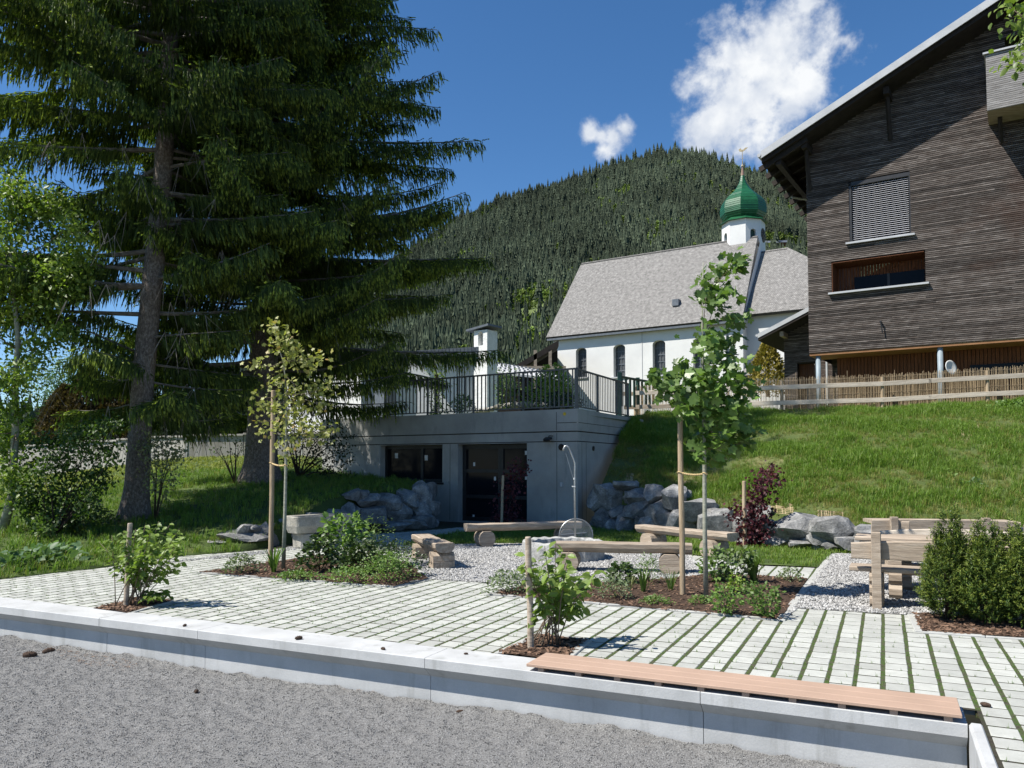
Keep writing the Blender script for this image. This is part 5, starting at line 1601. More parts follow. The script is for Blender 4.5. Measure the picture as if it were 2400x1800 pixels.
for (b, t), (b2, t2) in zip(fp[:-1], fp[1:]):
    L_ = (b2 - b).length; n = int(L_ / .021)
    for i in range(n):
        f = (i + rnd.uniform(-.4, .4)) / n
        p = b.lerp(b2, f) + Vector((.05, yoff + rnd.uniform(-.02, .02), 0)); tp = t.lerp(t2, f)
        h = tp.z - p.z + .10 + rnd.uniform(-.06, .05) + (.16 if rnd.random() < .012 else 0)
        if rnd.random() < .05: h *= .93
        lean = Vector((rnd.uniform(-.025, .025), 0, h))
        reeds.tube([p - Vector((0, 0, .05)), p + lean], [rnd.uniform(.006, .010), .006], 3, cap=False)
part(reeds, 'reeds', M['reed'], scr, kind='stuff')
wires = MB()
for fz in (.2, .5, .85, 1.02):
    wires.tube([b.lerp(t, fz) + Vector((.05, yoff - .025, 0)) for b, t in fp], .004, 4)
part(wires, 'binding_wire', M['post_wood'], scr)
# green gate beside the railing
ga = thing('green_gate', 'dark green metal gate posts and rail between the railing and the fence', 'gate', at(1475, 960, 28.2))
for px, yt, Y in ((1452, 873, 28.0), (1494.5, 885, 29.8)):
    mb = MB(); t = at(px, yt, Y); mb.bbox((t.x, t.y, (t.z + 3.3) / 2), (.14, .14, t.z - 3.3), .01); part(mb, 'gate_post', M['green_paint'], ga)
p, q_ = at(1452, 883, 28.0), at(1535, 897, 31)
mb = MB(); mb.tube([p, q_], .06, 4); part(mb, 'top_rail', M['green_paint'], ga)
for i in range(9):
    c = p.lerp(q_, (i + .5) / 9); mb = MB(); mb.box((c.x, c.y, c.z - .55), (.10, .03, 1.0), R(40)); part(mb, 'gate_board', M['green_paint'], ga)

# ------------------------------------------------------------------ old concrete wall on the left
wl = thing('concrete_wall', 'old stained concrete retaining wall with a coping, behind the left spruce', 'wall', (-12.5, 30.2, 1.8))
wpts = [(-24.0, 36.6), (-17.8, 33.2), (-12.5, 30.4), (-8.0, 30.1), (-5.8, 29.6)]
wtop = [2.35, 2.55, 2.72, 2.8, 2.8]
for (a, b, za, zb) in zip(wpts[:-1], wpts[1:], wtop[:-1], wtop[1:]):
    a = Vector(a); b = Vector(b); n_ = max(1, round((b - a).length / 2.1))
    for j in range(n_):
        p, q_ = a.lerp(b, j / n_), a.lerp(b, (j + 1) / n_); z0_ = za + (zb - za) * (j + .5) / n_
        c = (p + q_) / 2; d = q_ - p; an_ = math.atan2(d.y, d.x)
        mb = MB(); mb.box((c.x, c.y, z0_ / 2 + .1), (d.length - .03, .22, z0_ - .2), an_); part(mb, 'panel', M['concrete_wall'], wl)
        mb = MB(); mb.bbox((c.x, c.y, z0_ + .04), (d.length + .005, .34, .08), .01, an_); part(mb, 'coping', M['concrete_wall'], wl)
        if j % 2 == 0:
            mb = MB(); mb.box((p.x + .02, p.y - .11, z0_ / 2 + .1), (.07, .05, z0_ - .25), an_); part(mb, 'drain_strip', M['edging'], wl)

# ------------------------------------------------------------------ mountain and its forest
sky_px = [(200, 1005), (420, 968), (560, 880), (700, 770), (820, 690), (900, 625), (1000, 555), (1060, 512), (1128, 481), (1200, 460), (1303, 428), (1433, 381), (1525, 350), (1590, 345), (1661, 352), (1742, 381), (1797, 398), (1850, 408), (1950, 440), (2100, 500), (2300, 600), (2700, 780)]
sx = np.array([a for a, b in sky_px], float); sy = np.array([b for a, b in sky_px], float)
def crest(ang):            # ang = x / y ; gives elevation ratio of the bare ridge
    px = 1200 + F * ang
    return (1086 - np.interp(px, sx, sy)) / F - .006
YC, YF = 1150.0, 260.0
ma = np.linspace(-.75, .95, 190); mt = np.linspace(0, 1.25, 70)
mv = []
def mount(ang, t):
    e = max(float(crest(ang)), .003)
    if t <= 1:
        Y = YF + (YC - YF) * t
        zf = .30 * t + .70 * t ** 1.7
        z = CAMZ + 2.5 * (1 - t) + e * YC * zf
        x = ang * Y
        gul = 14 * nz(x, Y, .0075, 1) + 24 * nz(x, Y, .0032, 2) + 5 * nz(x, Y, .022, 6)
        z += gul * min(1, t * 2.2) * (1 - t) ** .35 * min(1, e / .12)
    else:
        Y = YC + (t - 1) * 1200
        z = CAMZ + e * YC - (t - 1) * 260
        x = ang * Y
    return (x, Y, z)
for t in mt:
    for a in ma: mv.append(mount(a, t))
na = len(ma)
mq = np.array([(j * na + i, j * na + i + 1, (j + 1) * na + i + 1, (j + 1) * na + i) for j in range(len(mt) - 1) for i in range(na - 1)])
structure('mountain', np_mesh('mountain', np.array(mv), mq, M['alp'], smooth=True))
def conifer_tmpl(seed, mat, tiers=6, sides=7, w=.17):
    r = random.Random(seed); mb = MB()
    for i in range(tiers):
        zb = .05 + .80 * i / tiers; rb = w * (1 - .82 * i / tiers) * r.uniform(.85, 1.15); zt_ = zb + .34 * (1 - .35 * i / tiers)
        zt_ = min(zt_, 1.0) if i < tiers - 1 else 1.0
        ph = r.uniform(0, 6)
        ring_ = [(rb * (.55 if k % 2 else 1.1) * r.uniform(.8, 1.2) * math.cos(ph + k * math.pi / sides), rb * (.55 if k % 2 else 1.1) * r.uniform(.8, 1.2) * math.sin(ph + k * math.pi / sides), zb + r.uniform(-.03, .02) + (.04 if k % 2 else 0)) for k in range(2 * sides)]
        mb.add(ring_ + [(0, 0, zt_)], [(k, (k + 1) % (2 * sides), 2 * sides) for k in range(2 * sides)])
    return mb.mesh('far_conifer', mat)
def broad_tmpl(seed, mat):
    r = random.Random(seed); mb = MB()
    for i in range(60):
        u_ = r.uniform(-1, 1); a = r.uniform(0, 6.28); q_ = math.sqrt(1 - u_ * u_)
        c = Vector((q_ * math.cos(a) * .42, q_ * math.sin(a) * .42, .55 + u_ * .42)) * r.uniform(.75, 1.05); e = .10
        n_ = Vector((r.uniform(-1, 1), r.uniform(-1, 1), r.uniform(0, 1))).normalized(); x_ = n_.orthogonal().normalized() * e * 1.5; y_ = n_.cross(x_).normalized() * e
        mb.add([c - x_, c - y_, c + x_, c + y_], [(0, 1, 2, 3)])
    return mb.mesh('far_broadleaf', mat)
tm = [conifer_tmpl(k, M['forest'], w=.15 + .02 * k) for k in range(4)] + [broad_tmpl(9 + k, M['forest_b']) for k in range(2)]
# sample on the ground plan, so that the spacing is even over the slope
n = 60000
aa = rng.uniform(-.68, .72, n); tt = rng.random(n) ** .62 * 1.05
Pm_, Im, Sm = [], [], []
for a, t in zip(aa, tt):
    p = mount(a, t)
    px = 1200 + F * a
    if not (-.65 < a < .7): continue
    open_ = nz(p[0], p[1], .011, 5) + .6 * nz(p[0], p[1], .03, 8)
    low_l = max(0, 1 - abs(a - .02 - .10 * (t - .42)) / .055) * max(0, 1 - abs(t - .43) / .15)       # pasture above the porch
    glade = max(0, 1 - abs((a - .02) - .50 * (t - .30)) / .020) * (1 if .30 < t < .85 else 0)
    meadow = max(0, 1 - abs(a - .35) / .07) * max(0, 1 - abs(t - .66) / .05)
    v = open_ * .9 + 1.6 * low_l + .75 * glade + 2.2 * meadow
    if v > .80 and rnd.random() < .93: continue
    br = .02 + (.50 if v > .30 else 0) + (.16 if t < .25 else 0)
    b = rnd.random() < br
    Pm_.append((p[0], p[1], p[2] - .5)); Im.append(rnd.choice((4, 5)) if b else rnd.randrange(4)); Sm.append((rnd.uniform(6, 13) if b else rnd.choice((rnd.uniform(8, 14), rnd.uniform(12, 21), rnd.uniform(16, 27)))) * (1.0 if t > .15 else .9))
n = len(Pm_)
scatter('mountain_forest', np.array(Pm_), np.c_[np.zeros((n, 2)), rng.uniform(0, 6.28, n)], np.array(Sm), np.array(Im), tm, label='dark spruce forest with lighter broadleaf trees covering the mountain')
# a few chalets on the alp
for px, t, s in ((1812, .665, 12), (1843, .67, 12), (1800, .645, 8)):
    a = (px - 1200) / F; p = Vector(mount(a, t))
    cha = thing('chalet', {1812: 'tiny brown chalet on the mountain meadow, nearer the onion dome', 1843: 'tiny brown chalet on the mountain meadow, nearer the timber house', 1800: 'tiny dark hut lowest on the mountain meadow'}[px], 'chalet', p, group='chalets on the mountain meadow')
    mb = MB(); mb.box((0, 0, s * .2), (s, s * .8, s * .5)); part(mb, 'wall', M['redboard'], cha, world=False)
    mb = MB(); mb.add([(-s * .6, -s * .55, s * .42), (s * .6, -s * .55, s * .42), (s * .6, s * .55, s * .42), (-s * .6, s * .55, s * .42), (-s * .6, 0, s * .75), (s * .6, 0, s * .75)], [(0, 1, 5, 4), (2, 3, 4, 5), (0, 4, 3), (1, 2, 5)]); part(mb, 'roof', M['slate'], cha, world=False)
# ================================================================== BOULDERS
def boulder(wd, dp, h, seed):
    r = random.Random(seed); bm = bmesh.new()
    bmesh.ops.create_icosphere(bm, subdivisions=2, radius=1)
    pl = []
    for _ in range(12):
        n_ = Vector((r.gauss(0, 1), r.gauss(0, 1), r.gauss(0, 1))).normalized(); pl.append((n_, r.uniform(.56, .88)))
    for v in bm.verts:
        p = v.co
        p = Vector([math.copysign(abs(c) ** .5, c) for c in p])
        for n_, d in pl:
            e = p.dot(n_) - d
            if e > 0: p -= n_ * e
        p *= 1 + .05 * mnoise.noise(p * 2.3 + Vector((seed * 3.1, 0, 0))) + .03 * mnoise.noise(p * 6 + Vector((seed, 0, 0)))
        v.co = Vector((p.x * wd * .58, p.y * dp * .58, p.z * h * .58))
    me = bpy.data.meshes.new('stone'); bm.to_mesh(me); bm.free(); me.materials.append(M['rock'])
    return me
def boulder_wall(name, label, rects, yfun, loc, back=0.0, tilt=0.0):
    t = thing(name, label, 'boulder wall', loc)
    for i, (xa, ya, xb, yb) in enumerate(rects):
        px = (xa + xb) / 2; y0 = yfun(px)
        zb = D(px, yb, y0).z
        Y = y0 + max(0, zb) * .30 + back
        sc_ = Y / F
        wd, h = (xb - xa) * sc_ * 1.24, (yb - ya) * sc_ * 1.30
        dp = max(.5, .8 * (wd + h) / 2) + .1
        c = D(px, (ya + yb) / 2, Y) + Vector((0, dp * .42, 0))
        o = link('stone', boulder(wd, dp, h, 40 + i + int(xa)), t)
        c2 = c + Vector((wd * rnd.uniform(-.4, .4), .34, rnd.uniform(-.06, .02)))
        o2 = link('stone', boulder(wd * .9, dp, h * .92, 900 + i + int(xa)), t); o2.location = c2; o2.rotation_euler = (0, 0, rnd.uniform(-.3, .3))
        o.location = c; o.rotation_euler = (rnd.uniform(-.12, .12), rnd.uniform(-.08, .08), rnd.uniform(-.25, .25))
    return t
RW = [(1471, 1146, 1519, 1185), (1517, 1144, 1558, 1184), (1553, 1145, 1616, 1193), (1463, 1179, 1525, 1214), (1525, 1182, 1591, 1226), (1607, 1171, 1673, 1218), (1454, 1209, 1497, 1250),
      (1506, 1216, 1578, 1252), (1576, 1207, 1650, 1261), (1658, 1211, 1732, 1266), (1676, 1193, 1729, 1214), (1728, 1200, 1800, 1266), (1793, 1227, 1826, 1262), (1826, 1215, 1934, 1273), (1936, 1223, 2030, 1271),
      (1805, 1260, 1866, 1280), (1903, 1257, 1942, 1279), (1975, 1259, 2024, 1289), (1932, 1271, 1976, 1290), (1860, 1268, 1910, 1283), (1404, 1137, 1472, 1191), (1398, 1189, 1433, 1216), (1429, 1191, 1466, 1218),
      (1393, 1212, 1428, 1245), (1424, 1216, 1459, 1246), (1440, 1128, 1490, 1150), (1494, 1214, 1510, 1246), (1664, 1262, 1740, 1277), (1740, 1262, 1808, 1278),
      (2022, 1243, 2098, 1283), (2092, 1240, 2170, 1284), (2165, 1246, 2250, 1290), (2245, 1238, 2318, 1288), (2312, 1240, 2400, 1292), (2395, 1236, 2490, 1296), (2486, 1236, 2580, 1300)]
def yr(px):
    lo_, hi_ = 0, 0
    best = None
    for x in np.linspace(2.0, 13.4, 200):
        y = yw_r(x); d = abs(1200 + F * x / y - px)
        if best is None or d < best[0]: best = (d, y)
    return best[1] - .25
boulder_wall('boulder_wall', 'dry wall of grey limestone boulders at the foot of the grass bank, right of the garage', RW, yr, (6, 16, 0))
LW = [(831, 1162, 880, 1188), (878, 1160, 933, 1191), (930, 1153, 979, 1189), (970, 1136, 1006, 1182), (793, 1184, 830, 1225), (828, 1188, 902, 1225), (900, 1187, 968, 1226), (966, 1179, 1006, 1219),
      (797, 1222, 862, 1252), (861, 1222, 954, 1252), (952, 1216, 1009, 1249), (726, 1200, 795, 1226), (722, 1222, 800, 1254), (800, 1150, 836, 1172)]
wl_l = [(-5.6, 15.6), (-5.2, 16.1), (-4.75, 17.4), (-4.3, 19.0), (-3.7, 19.7), (-2.3, 21.0)]
def yl(px):
    a = np.array(wl_l); pxs = 1200 + F * a[:, 0] / a[:, 1]
    return float(np.interp(px, pxs, a[:, 1]))
boulder_wall('boulder_wall', 'shaded dark boulder wall left of the garage door', LW, yl, (-4, 20, 0))
LW2 = [(513, 1250, 600, 1274), (596, 1231, 638, 1279), (556, 1230, 578, 1250), (578, 1236, 600, 1252), (570, 1269, 606, 1284), (636, 1214, 684, 1234), (632, 1232, 690, 1268), (680, 1203, 735, 1226), (688, 1226, 724, 1256), (470, 1268, 520, 1282)]
boulder_wall('boulder_row', 'low row of rough boulders at the lawn edge, left of the stone trough', LW2, yl, (-5.4, 16, 0))

# ================================================================== FURNITURE OF THE SQUARE
def log_bench(name, label, a, b, seat_h, wd, th, sup, split=False, seed=0):
    """a, b: ground points under the two ends of the seat; sup: (fraction, radius, length) of each support log"""
    a = Vector((a[0], a[1], 0)); b = Vector((b[0], b[1], 0)); d = (b - a); ln = d.length; ang = math.atan2(d.y, d.x)
    t = thing(name, label, 'bench', (a + b) / 2, ang, group='log benches round the fire pit')
    r = random.Random(seed)
    # half log: flat top, rounded underneath, slightly tapered
    prof = [(-wd / 2, 0), (-wd / 2 * .98, -th * .45), (-wd * .36, -th * .85), (-wd * .15, -th), (wd * .15, -th), (wd * .36, -th * .85), (wd / 2 * .98, -th * .45), (wd / 2, 0), (wd * .44, .012), (-wd * .44, .012)]
    mb = MB(); n = len(prof); vs = []; fs = []
    st = 9
    for i in range(st + 1):
        x = -ln / 2 + ln * i / st; k = 1 + r.uniform(-.03, .03); dz = r.uniform(-.006, .006)
        vs += [(x, p[0] * k, seat_h + p[1] * k + dz) for p in prof]
    for i in range(st):
        fs += [(i * n + k, i * n + (k + 1) % n, (i + 1) * n + (k + 1) % n, (i + 1) * n + k) for k in range(n)]
    fs += [tuple(range(n)), tuple(range(st * n + n - 1, st * n - 1, -1))]
    mb.add(vs, [tuple(reversed(f)) for f in fs])
    part(mb, 'seat', M['rail_wood'], t, world=False)
    top = seat_h - th
    for fr, rr, ll in sup:
        x = -ln / 2 + ln * fr
        mb = MB()
        nn_ = 18
        ring_ = []
        for k in range(nn_):
            an = 2 * math.pi * k / nn_
            cx, cz = rr * math.cos(an), rr * math.sin(an)
            cz = max(min(cz, rr * .86), -rr * .86)
            ring_.append((cx, cz))
        if split:
            ring_ = [(-rr, -rr * .8), (rr, -rr * .8), (rr * 1.02, -rr * .05), (rr * .95, 0), (rr, rr * .05), (rr * .96, rr * .55), (rr * .6, rr * .86), (-rr * .6, rr * .86), (-rr * .96, rr * .55), (-rr, rr * .05), (-rr * .95, 0), (-rr * 1.02, -rr * .05)]
        zc = top - max(c[1] for c in ring_) + .004
        zsc = (zc) / -min(c[1] for c in ring_) if zc > 0 else 1
        Mx = Matrix.Translation((x, ll / 2, zc)) @ Matrix.Rotation(R(90), 4, 'X')
        mb.prism([(c[0], c[1] * (zsc if c[1] < 0 else 1)) for c in ring_], 0, ll, M=Mx)
        part(mb, 'support_log', M['rail_wood'], t, world=False)
    return t
log_bench('log_bench', 'short log bench on two split logs, standing left of the fire pit on the gravel', G(1043, 1334), G(985, 1304), .40, .33, .15, [(.12, .16, .36), (.86, .16, .36)], True, 1)
log_bench('log_bench', 'log bench behind the fire pit, in front of the garage door', (-.95, 16.2), (1.45, 17.0), .45, .30, .14, [(.16, .17, .42), (.86, .17, .40)], False, 2)
log_bench('log_bench', 'log bench between the fire pit and the boulder wall on the right', (2.62, 16.2), (3.95, 14.2), .44, .30, .14, [(.16, .165, .42), (.82, .17, .42)], False, 3)
log_bench('log_bench', 'long log bench in front of the fire pit, nearest the green maple', (.70, 12.75), (2.80, 12.35), .44, .32, .15, [(.10, .17, .42), (.84, .17, .42)], False, 4)

# fire pit: ribbed ring cast in rough concrete
PC = G(1318, 1300); PC = Vector((.92, 14.35, 0))
pit = thing('fire_pit', 'round fire pit of rough ribbed concrete in the gravel circle', 'fire pit', PC)
def rib(r, z, an):
    return r * (1 + .012 * math.copysign(abs(math.sin(an * 22)) ** .6, math.sin(an * 22))) + .008 * mnoise.noise(Vector((an * 6, z * 14, r)))
mb = MB(); mb.lathe([(.74, -.02), (.74, .12), (.735, .22), (.725, .295), (.70, .31), (.60, .308), (.57, .29), (.565, .2), (.56, .06)], 132, fn=rib)
for i, v in enumerate(mb.v):
    if v[2] > .27: mb.v[i] = (v[0], v[1], v[2] + .03 * mnoise.noise(Vector((v[0] * 7, v[1] * 7, 1))))
part(mb, 'ring', M['pit'], pit, world=False)
mb = MB(); mb.lathe([(.58, .10), (.3, .13), (.001, .15)], 24); part(mb, 'ash', M['soot'], pit, world=False)
# swivel pole with chain
pp = at(1348.5, 1256, 14.95)
pole = thing('swivel_pole', 'tall galvanised pole with a curved arm, standing at the back of the fire pit', 'pole', (pp.x, pp.y, 0))
ps = [(1348.5, 1256), (1347, 1150), (1347.5, 1086), (1345, 1078), (1338, 1060), (1333, 1049), (1328, 1045), (1324, 1046), (1321, 1052), (1320, 1057)]
mb = MB(); pts = [at(a, b, 14.95) for a, b in ps]; pts[0].z = 0; mb.tube(pts, .018, 8); part(mb, 'pole', M['steel'], pole, smooth=True)
mb = MB(); mb.tube([at(1326, 1062, 14.95), at(1344, 1123, 14.93)], .004, 4); part(mb, 'chain', M['steel'], pole)
mb = MB(); mb.tube([at(1341, 1140, 14.9), at(1348, 1141, 14.92)], .012, 5); mb.tube([at(1346, 1124, 14.9), at(1346, 1120, 14.9)], .015, 5); part(mb, 'winding_handle', M['sticker'], pole)
# round grill grate leaning upright behind the ring
gc = at(1350, 1256, 15.25)
grate = thing('grill_grate', 'round steel grill grate hung upright behind the fire pit', 'grill grate', gc, R(8))
mb = MB(); rg = .33
mb.tube([(rg * math.cos(a), 0, rg * math.sin(a)) for a in np.linspace(0, 2 * math.pi, 41)], .009, 6, cap=False); part(mb, 'rim', M['steel'], grate, world=False)
mb = MB()
for i in range(31):
    x = -rg + 2 * rg * (i + 1) / 32; h = math.sqrt(rg * rg - x * x)
    mb.tube([(x - .02, -.004, -h), (x + .02, -.004, h)], .006, 4)
part(mb, 'bars', M['steel'], grate, world=False, kind='stuff')
mb = MB(); mb.tube([(-.30, -.012, .03), (.20, -.012, .06)], .008, 5); part(mb, 'crossbar', M['steel'], grate, world=False)

# stone trough on two blocks
ta_, tb_ = Vector((-4.42, 15.9)), Vector((-3.50, 16.85))
d = (tb_ - ta_); ang = math.atan2(d.y, d.x)
tr = thing('stone_trough', 'long rough hewn stone trough resting on two stone blocks by the left path', 'trough', ((ta_ + tb_) / 2).to_3d(), ang)
ln = d.length + .05; wd = .52; h0, h1 = .30, .64
mb = MB()
def rr_(l, w_, r_, z):
    out = []
    for cx, cy, a0 in ((l / 2 - r_, w_ / 2 - r_, 0), (-l / 2 + r_, w_ / 2 - r_, 90), (-l / 2 + r_, -w_ / 2 + r_, 180), (l / 2 - r_, -w_ / 2 + r_, 270)):
        for a in np.linspace(a0, a0 + 90, 4): out.append((cx + r_ * math.cos(R(a)), cy + r_ * math.sin(R(a)), z))
    return out
rings = [rr_(ln * .93, wd * .80, .05, h0), rr_(ln, wd, .07, h0 + .14), rr_(ln + .02, wd + .01, .07, h1 - .02), rr_(ln, wd - .01, .07, h1), rr_(ln - .17, wd - .17, .06, h1 - .005), rr_(ln - .24, wd - .24, .06, h0 + .1)]
vs = [(x + .012 * mnoise.noise(Vector((x * 6, y * 6, z * 6))), y + .012 * mnoise.noise(Vector((x * 6, y * 6 + 9, z * 6))), z + .012 * mnoise.noise(Vector((x * 5, y * 5, 7)))) for rg_ in rings for x, y, z in rg_]
fs = [(i * 16 + k, i * 16 + (k + 1) % 16, (i + 1) * 16 + (k + 1) % 16, (i + 1) * 16 + k) for i in range(5) for k in range(16)] + [tuple(range(15, -1, -1)), tuple(80 + k for k in range(16))]
mb.add(vs, fs); part(mb, 'basin', M['trough'], tr, world=False)
for x in (-ln * .28, ln * .30):
    mb = MB(); mb.bbox((x, 0, h0 / 2 - .01), (.30, .36, h0 + .02), .03, jit=.012); part(mb, 'block', M['trough'], tr, world=False)

# bollard light
bp_ = at(791, 1209, 19.6)
bo = thing('bollard_light', 'short dark bollard light in the grass beside the shaded boulder wall', 'bollard light', (bp_.x, bp_.y, bp_.z))
mb = MB(); mb.tube([(0, 0, -.2), (0, 0, .46)], .055, 12); part(mb, 'post', M['black'], bo, world=False)
mb = MB(); mb.tube([(0, 0, .462), (0, 0, .50)], .075, 12); mb.tube([(0, 0, .50), (.01, 0, .60)], .012, 5); part(mb, 'cap', M['black'], bo, world=False)

# benches and table: built in the frame of the seat wall
def plank(name, c, ln, wd, th, rz, parent, mat, curve=0.0, tilt=0.0, arch=0.0):
    """board along x; arch: rise of the upper edge in the middle (for upright boards)"""
    mb = MB(); st = 10; vs = []; fs = []
    for i in range(st + 1):
        x = -ln / 2 + ln * i / st; f = 1 - (2 * x / ln) ** 2
        up_ = arch * f
        cc = min(.012, th * .25)
        ring_ = [(-wd / 2, -th / 2 + cc), (-wd / 2 + cc, -th / 2), (wd / 2 - cc, -th / 2), (wd / 2, -th / 2 + cc), (wd / 2, th / 2 - cc + up_), (wd / 2 - cc, th / 2 + up_), (-wd / 2 + cc, th / 2 + up_), (-wd / 2, th / 2 - cc + up_)]
        vs += [(x, y, z) for y, z in ring_]
    n = 8
    for i in range(st): fs += [(i * n + k, (i + 1) * n + k, (i + 1) * n + (k + 1) % n, i * n + (k + 1) % n) for k in range(n)]
    fs += [tuple(range(n)), tuple(range(st * n + n - 1, st * n - 1, -1))]
    mb.add(vs, [tuple(reversed(f)) for f in fs])
    o = part(mb, name, mat, parent, world=False)
    o.matrix_local = Matrix.Translation(c) @ Matrix.Rotation(rz, 4, 'Z') @ Matrix.Rotation(tilt, 4, 'X')
    return o
def scallop_leg(c, wd, h, th, parent, n=3, name='leg'):
    """leg of stacked rounded lobes"""
    out = []
    for i in range(n):
        z0, z1 = h * i / n, h * (i + 1) / n; zm = (z0 + z1) / 2
        out += [(wd * .44, z0 + .008), (wd * .5, z0 + h / n * .3), (wd * .5, z0 + h / n * .7), (wd * .44, z1 - .008)]
    poly = [(x, z) for x, z in out] + [(-x, z) for x, z in reversed(out)]
    mb = MB(); mb.prism(poly, -th / 2, th / 2, M=Matrix.Translation(c) @ Matrix.Rotation(R(90), 4, 'Z') @ Matrix.Rotation(R(90), 4, 'X'))
    return part(mb, name, M['rail_wood'], parent, world=False)
def back_bench(label, p, ang, ln, arch=.05, posts=(.16, .84), flip=1, mat=None, group=None, bz=.655):
    """p: ground point below the middle of the seat; sitters look along +y of the bench (flip=-1: along -y)"""
    t = thing('garden_bench', label, 'bench', (p[0], p[1], 0), ang, group)
    m = mat or M['rail_wood']
    plank('seat', (0, .02 * flip, .43), ln, .38, .055, 0, t, m)
    plank('backrest', (0, -.235 * flip, bz), ln * .97, .05, .19, 0, t, m, arch=arch, tilt=.06 * flip)
    for f in posts:
        x = -ln / 2 + ln * f
        mb = MB(); mb.bbox((x, -.305 * flip, .44), (.105, .085, .90), .006); part(mb, 'post', M['rail_wood'], t, world=False)
        scallop_leg((x - .01, -.06 * flip, 0), .40, .40, .15, t)
    return t
pA = G(2055, 1425)
BA = -R(27)
def rel(o, x, y):
    return (o[0] + math.cos(BA) * x - math.sin(BA) * y, o[1] + math.sin(BA) * x + math.cos(BA) * y)
org = (4.33, 9.35)                 # foot of the nearest post
GRP = 'table set on the gravel terrace'
back_bench('nearest garden bench with its back and one post towards the plank seat, beside the yews', rel(org, .68, .30), BA, 2.05, .05, (.15, .85), 1, group='garden benches on the gravel terrace')
tb = thing('garden_table', 'long plank table of weathered wood between the two nearest garden benches', 'table', (*rel(org, .86, 1.02), 0), BA)
plank('tabletop', (0, -.16, .745), 2.35, .30, .055, 0, tb, M['rail_wood']); plank('tabletop', (0, .16, .745), 2.35, .30, .055, 0, tb, M['rail_wood'])
for x in (-.72, .72):
    scallop_leg((x, 0, 0), .52, .71, .15, tb, 4)
mb = MB(); mb.bbox((0, 0, .35), (1.4, .06, .14), .01); part(mb, 'stretcher', M['post_wood'], tb, world=False)
back_bench('garden bench with an arched pale backrest, facing the viewer behind the table', rel(org, .95, 1.78), BA, 2.1, .06, (.17, .86), -1, M['rail_pale'], group='garden benches on the gravel terrace')
back_bench('farthest garden bench seen from behind, with two posts, in front of the grass bank', (6.55, 12.2), -R(10), 2.1, .02, (.16, .77), 1, bz=.745, group='garden benches on the gravel terrace')
t2 = thing('garden_table', 'second weathered table behind the farthest garden bench, mostly hidden', 'table', (7.0, 13.0, 0), -R(10))
plank('tabletop', (0, 0, .745), 2.2, .6, .055, 0, t2, M['rail_wood'])
for x in (-.7, .7): scallop_leg((x, 0, 0), .5, .71, .15, t2, 4)

# stakes and ropes
def stake(label, b, t_, r, mat=None, group=None, rot=True):
    s = thing('wooden_stake', label, 'stake', b, group=group)
    mb = MB(); b = Vector(b); t_ = Vector(t_)
    mb.tube([b - Vector((0, 0, .1)), b.lerp(t_, .33) + Vector((.004, 0, 0)), b.lerp(t_, .66) - Vector((.004, 0, 0)), t_ - Vector((0, 0, .01)), t_], [r * 1.03, r, r * .98, r * .95, r * .8], 12)
    part(mb, 'stake', mat or M['post_wood'], s)
    return s
def rope(label, a, b, ra, rb, sag=.02):
    a = Vector(a); b = Vector(b)
    t = thing('tie_rope', label, 'rope', (a + b) / 2)
    mb = MB()
    for ph in (0, math.pi):
        pts = []
        for i in range(25):
            f = i / 24; p = a.lerp(b, f) - Vector((0, 0, sag * math.sin(math.pi * f))); an = f * 40 + ph
            pts.append(p + Vector((0, math.cos(an) * .007 - .02, math.sin(an) * .007)))
        mb.tube(pts, .008, 5)
    for c, r_ in ((a, ra), (b, rb)):
        mb.tube([c + Vector((math.cos(q) * r_, math.sin(q) * r_, .012 * math.sin(q * 2))) for q in np.linspace(0, 6.28, 15)], .009, 5, cap=False)
    M.setdefault('rope', surf('coir_rope', [(.3, (.42, .30, .14)), (.7, (.56, .43, .24))], 40, .9))
    part(mb, 'rope', M['rope'], t)

# ================================================================== LEAVES AND PLANTS
LEAF = (np.array([(0, 0, 0), (-.30, .33, .05), (0, .36, -.01), (.30, .33, .05), (-.24, .68, .03), (0, .70, -.04), (.24, .68, .03), (0, 1, -.12)]),
        np.array([(0, 2, 1), (0, 3, 2), (1, 2, 5), (1, 5, 4), (2, 3, 6), (2, 6, 5), (4, 5, 7), (5, 6, 7)]))
KITE = (np.array([(0, 0, 0), (-.28, .45, .05), (.28, .45, .05), (0, 1, -.05), (0, .5, -.03)]), np.array([(0, 4, 1), (0, 2, 4), (1, 4, 3), (4, 2, 3)]))
SLIM = (np.array([(0, 0, 0), (-.15, .42, .02), (.15, .42, .02), (0, 1, -.06)]), np.array([(0, 2, 1), (1, 2, 3)]))
_mo = [(0, 0), (-.20, -.06), (-.46, .04), (-.36, .20), (-.60, .42), (-.50, .52), (-.56, .66), (-.26, .56), (-.20, .78), (0, 1.0)]
_mo = _mo + [(-x, y) for x, y in reversed(_mo[1:-1])]
MAPLE = (np.array([(0, .34, -.03)] + [(x, y, .06 * abs(x) * 2 - .05 * y) for x, y in _mo]), np.array([(0, 1 + (i + 1) % len(_mo), 1 + i) for i in range(len(_mo))]))
def norm(a): return a / (np.linalg.norm(a, axis=1, keepdims=True) + 1e-9)
def frames(Dv, up=(0, 0, 1), jit=.6):
    Dv = norm(Dv); n = len(Dv)
    Nv = np.tile(np.array(up, float), (n, 1)) + rng.normal(0, jit, (n, 3))
    Sv = norm(np.cross(Dv, Nv)); Nv = np.cross(Sv, Dv)
    return Sv, Dv, Nv
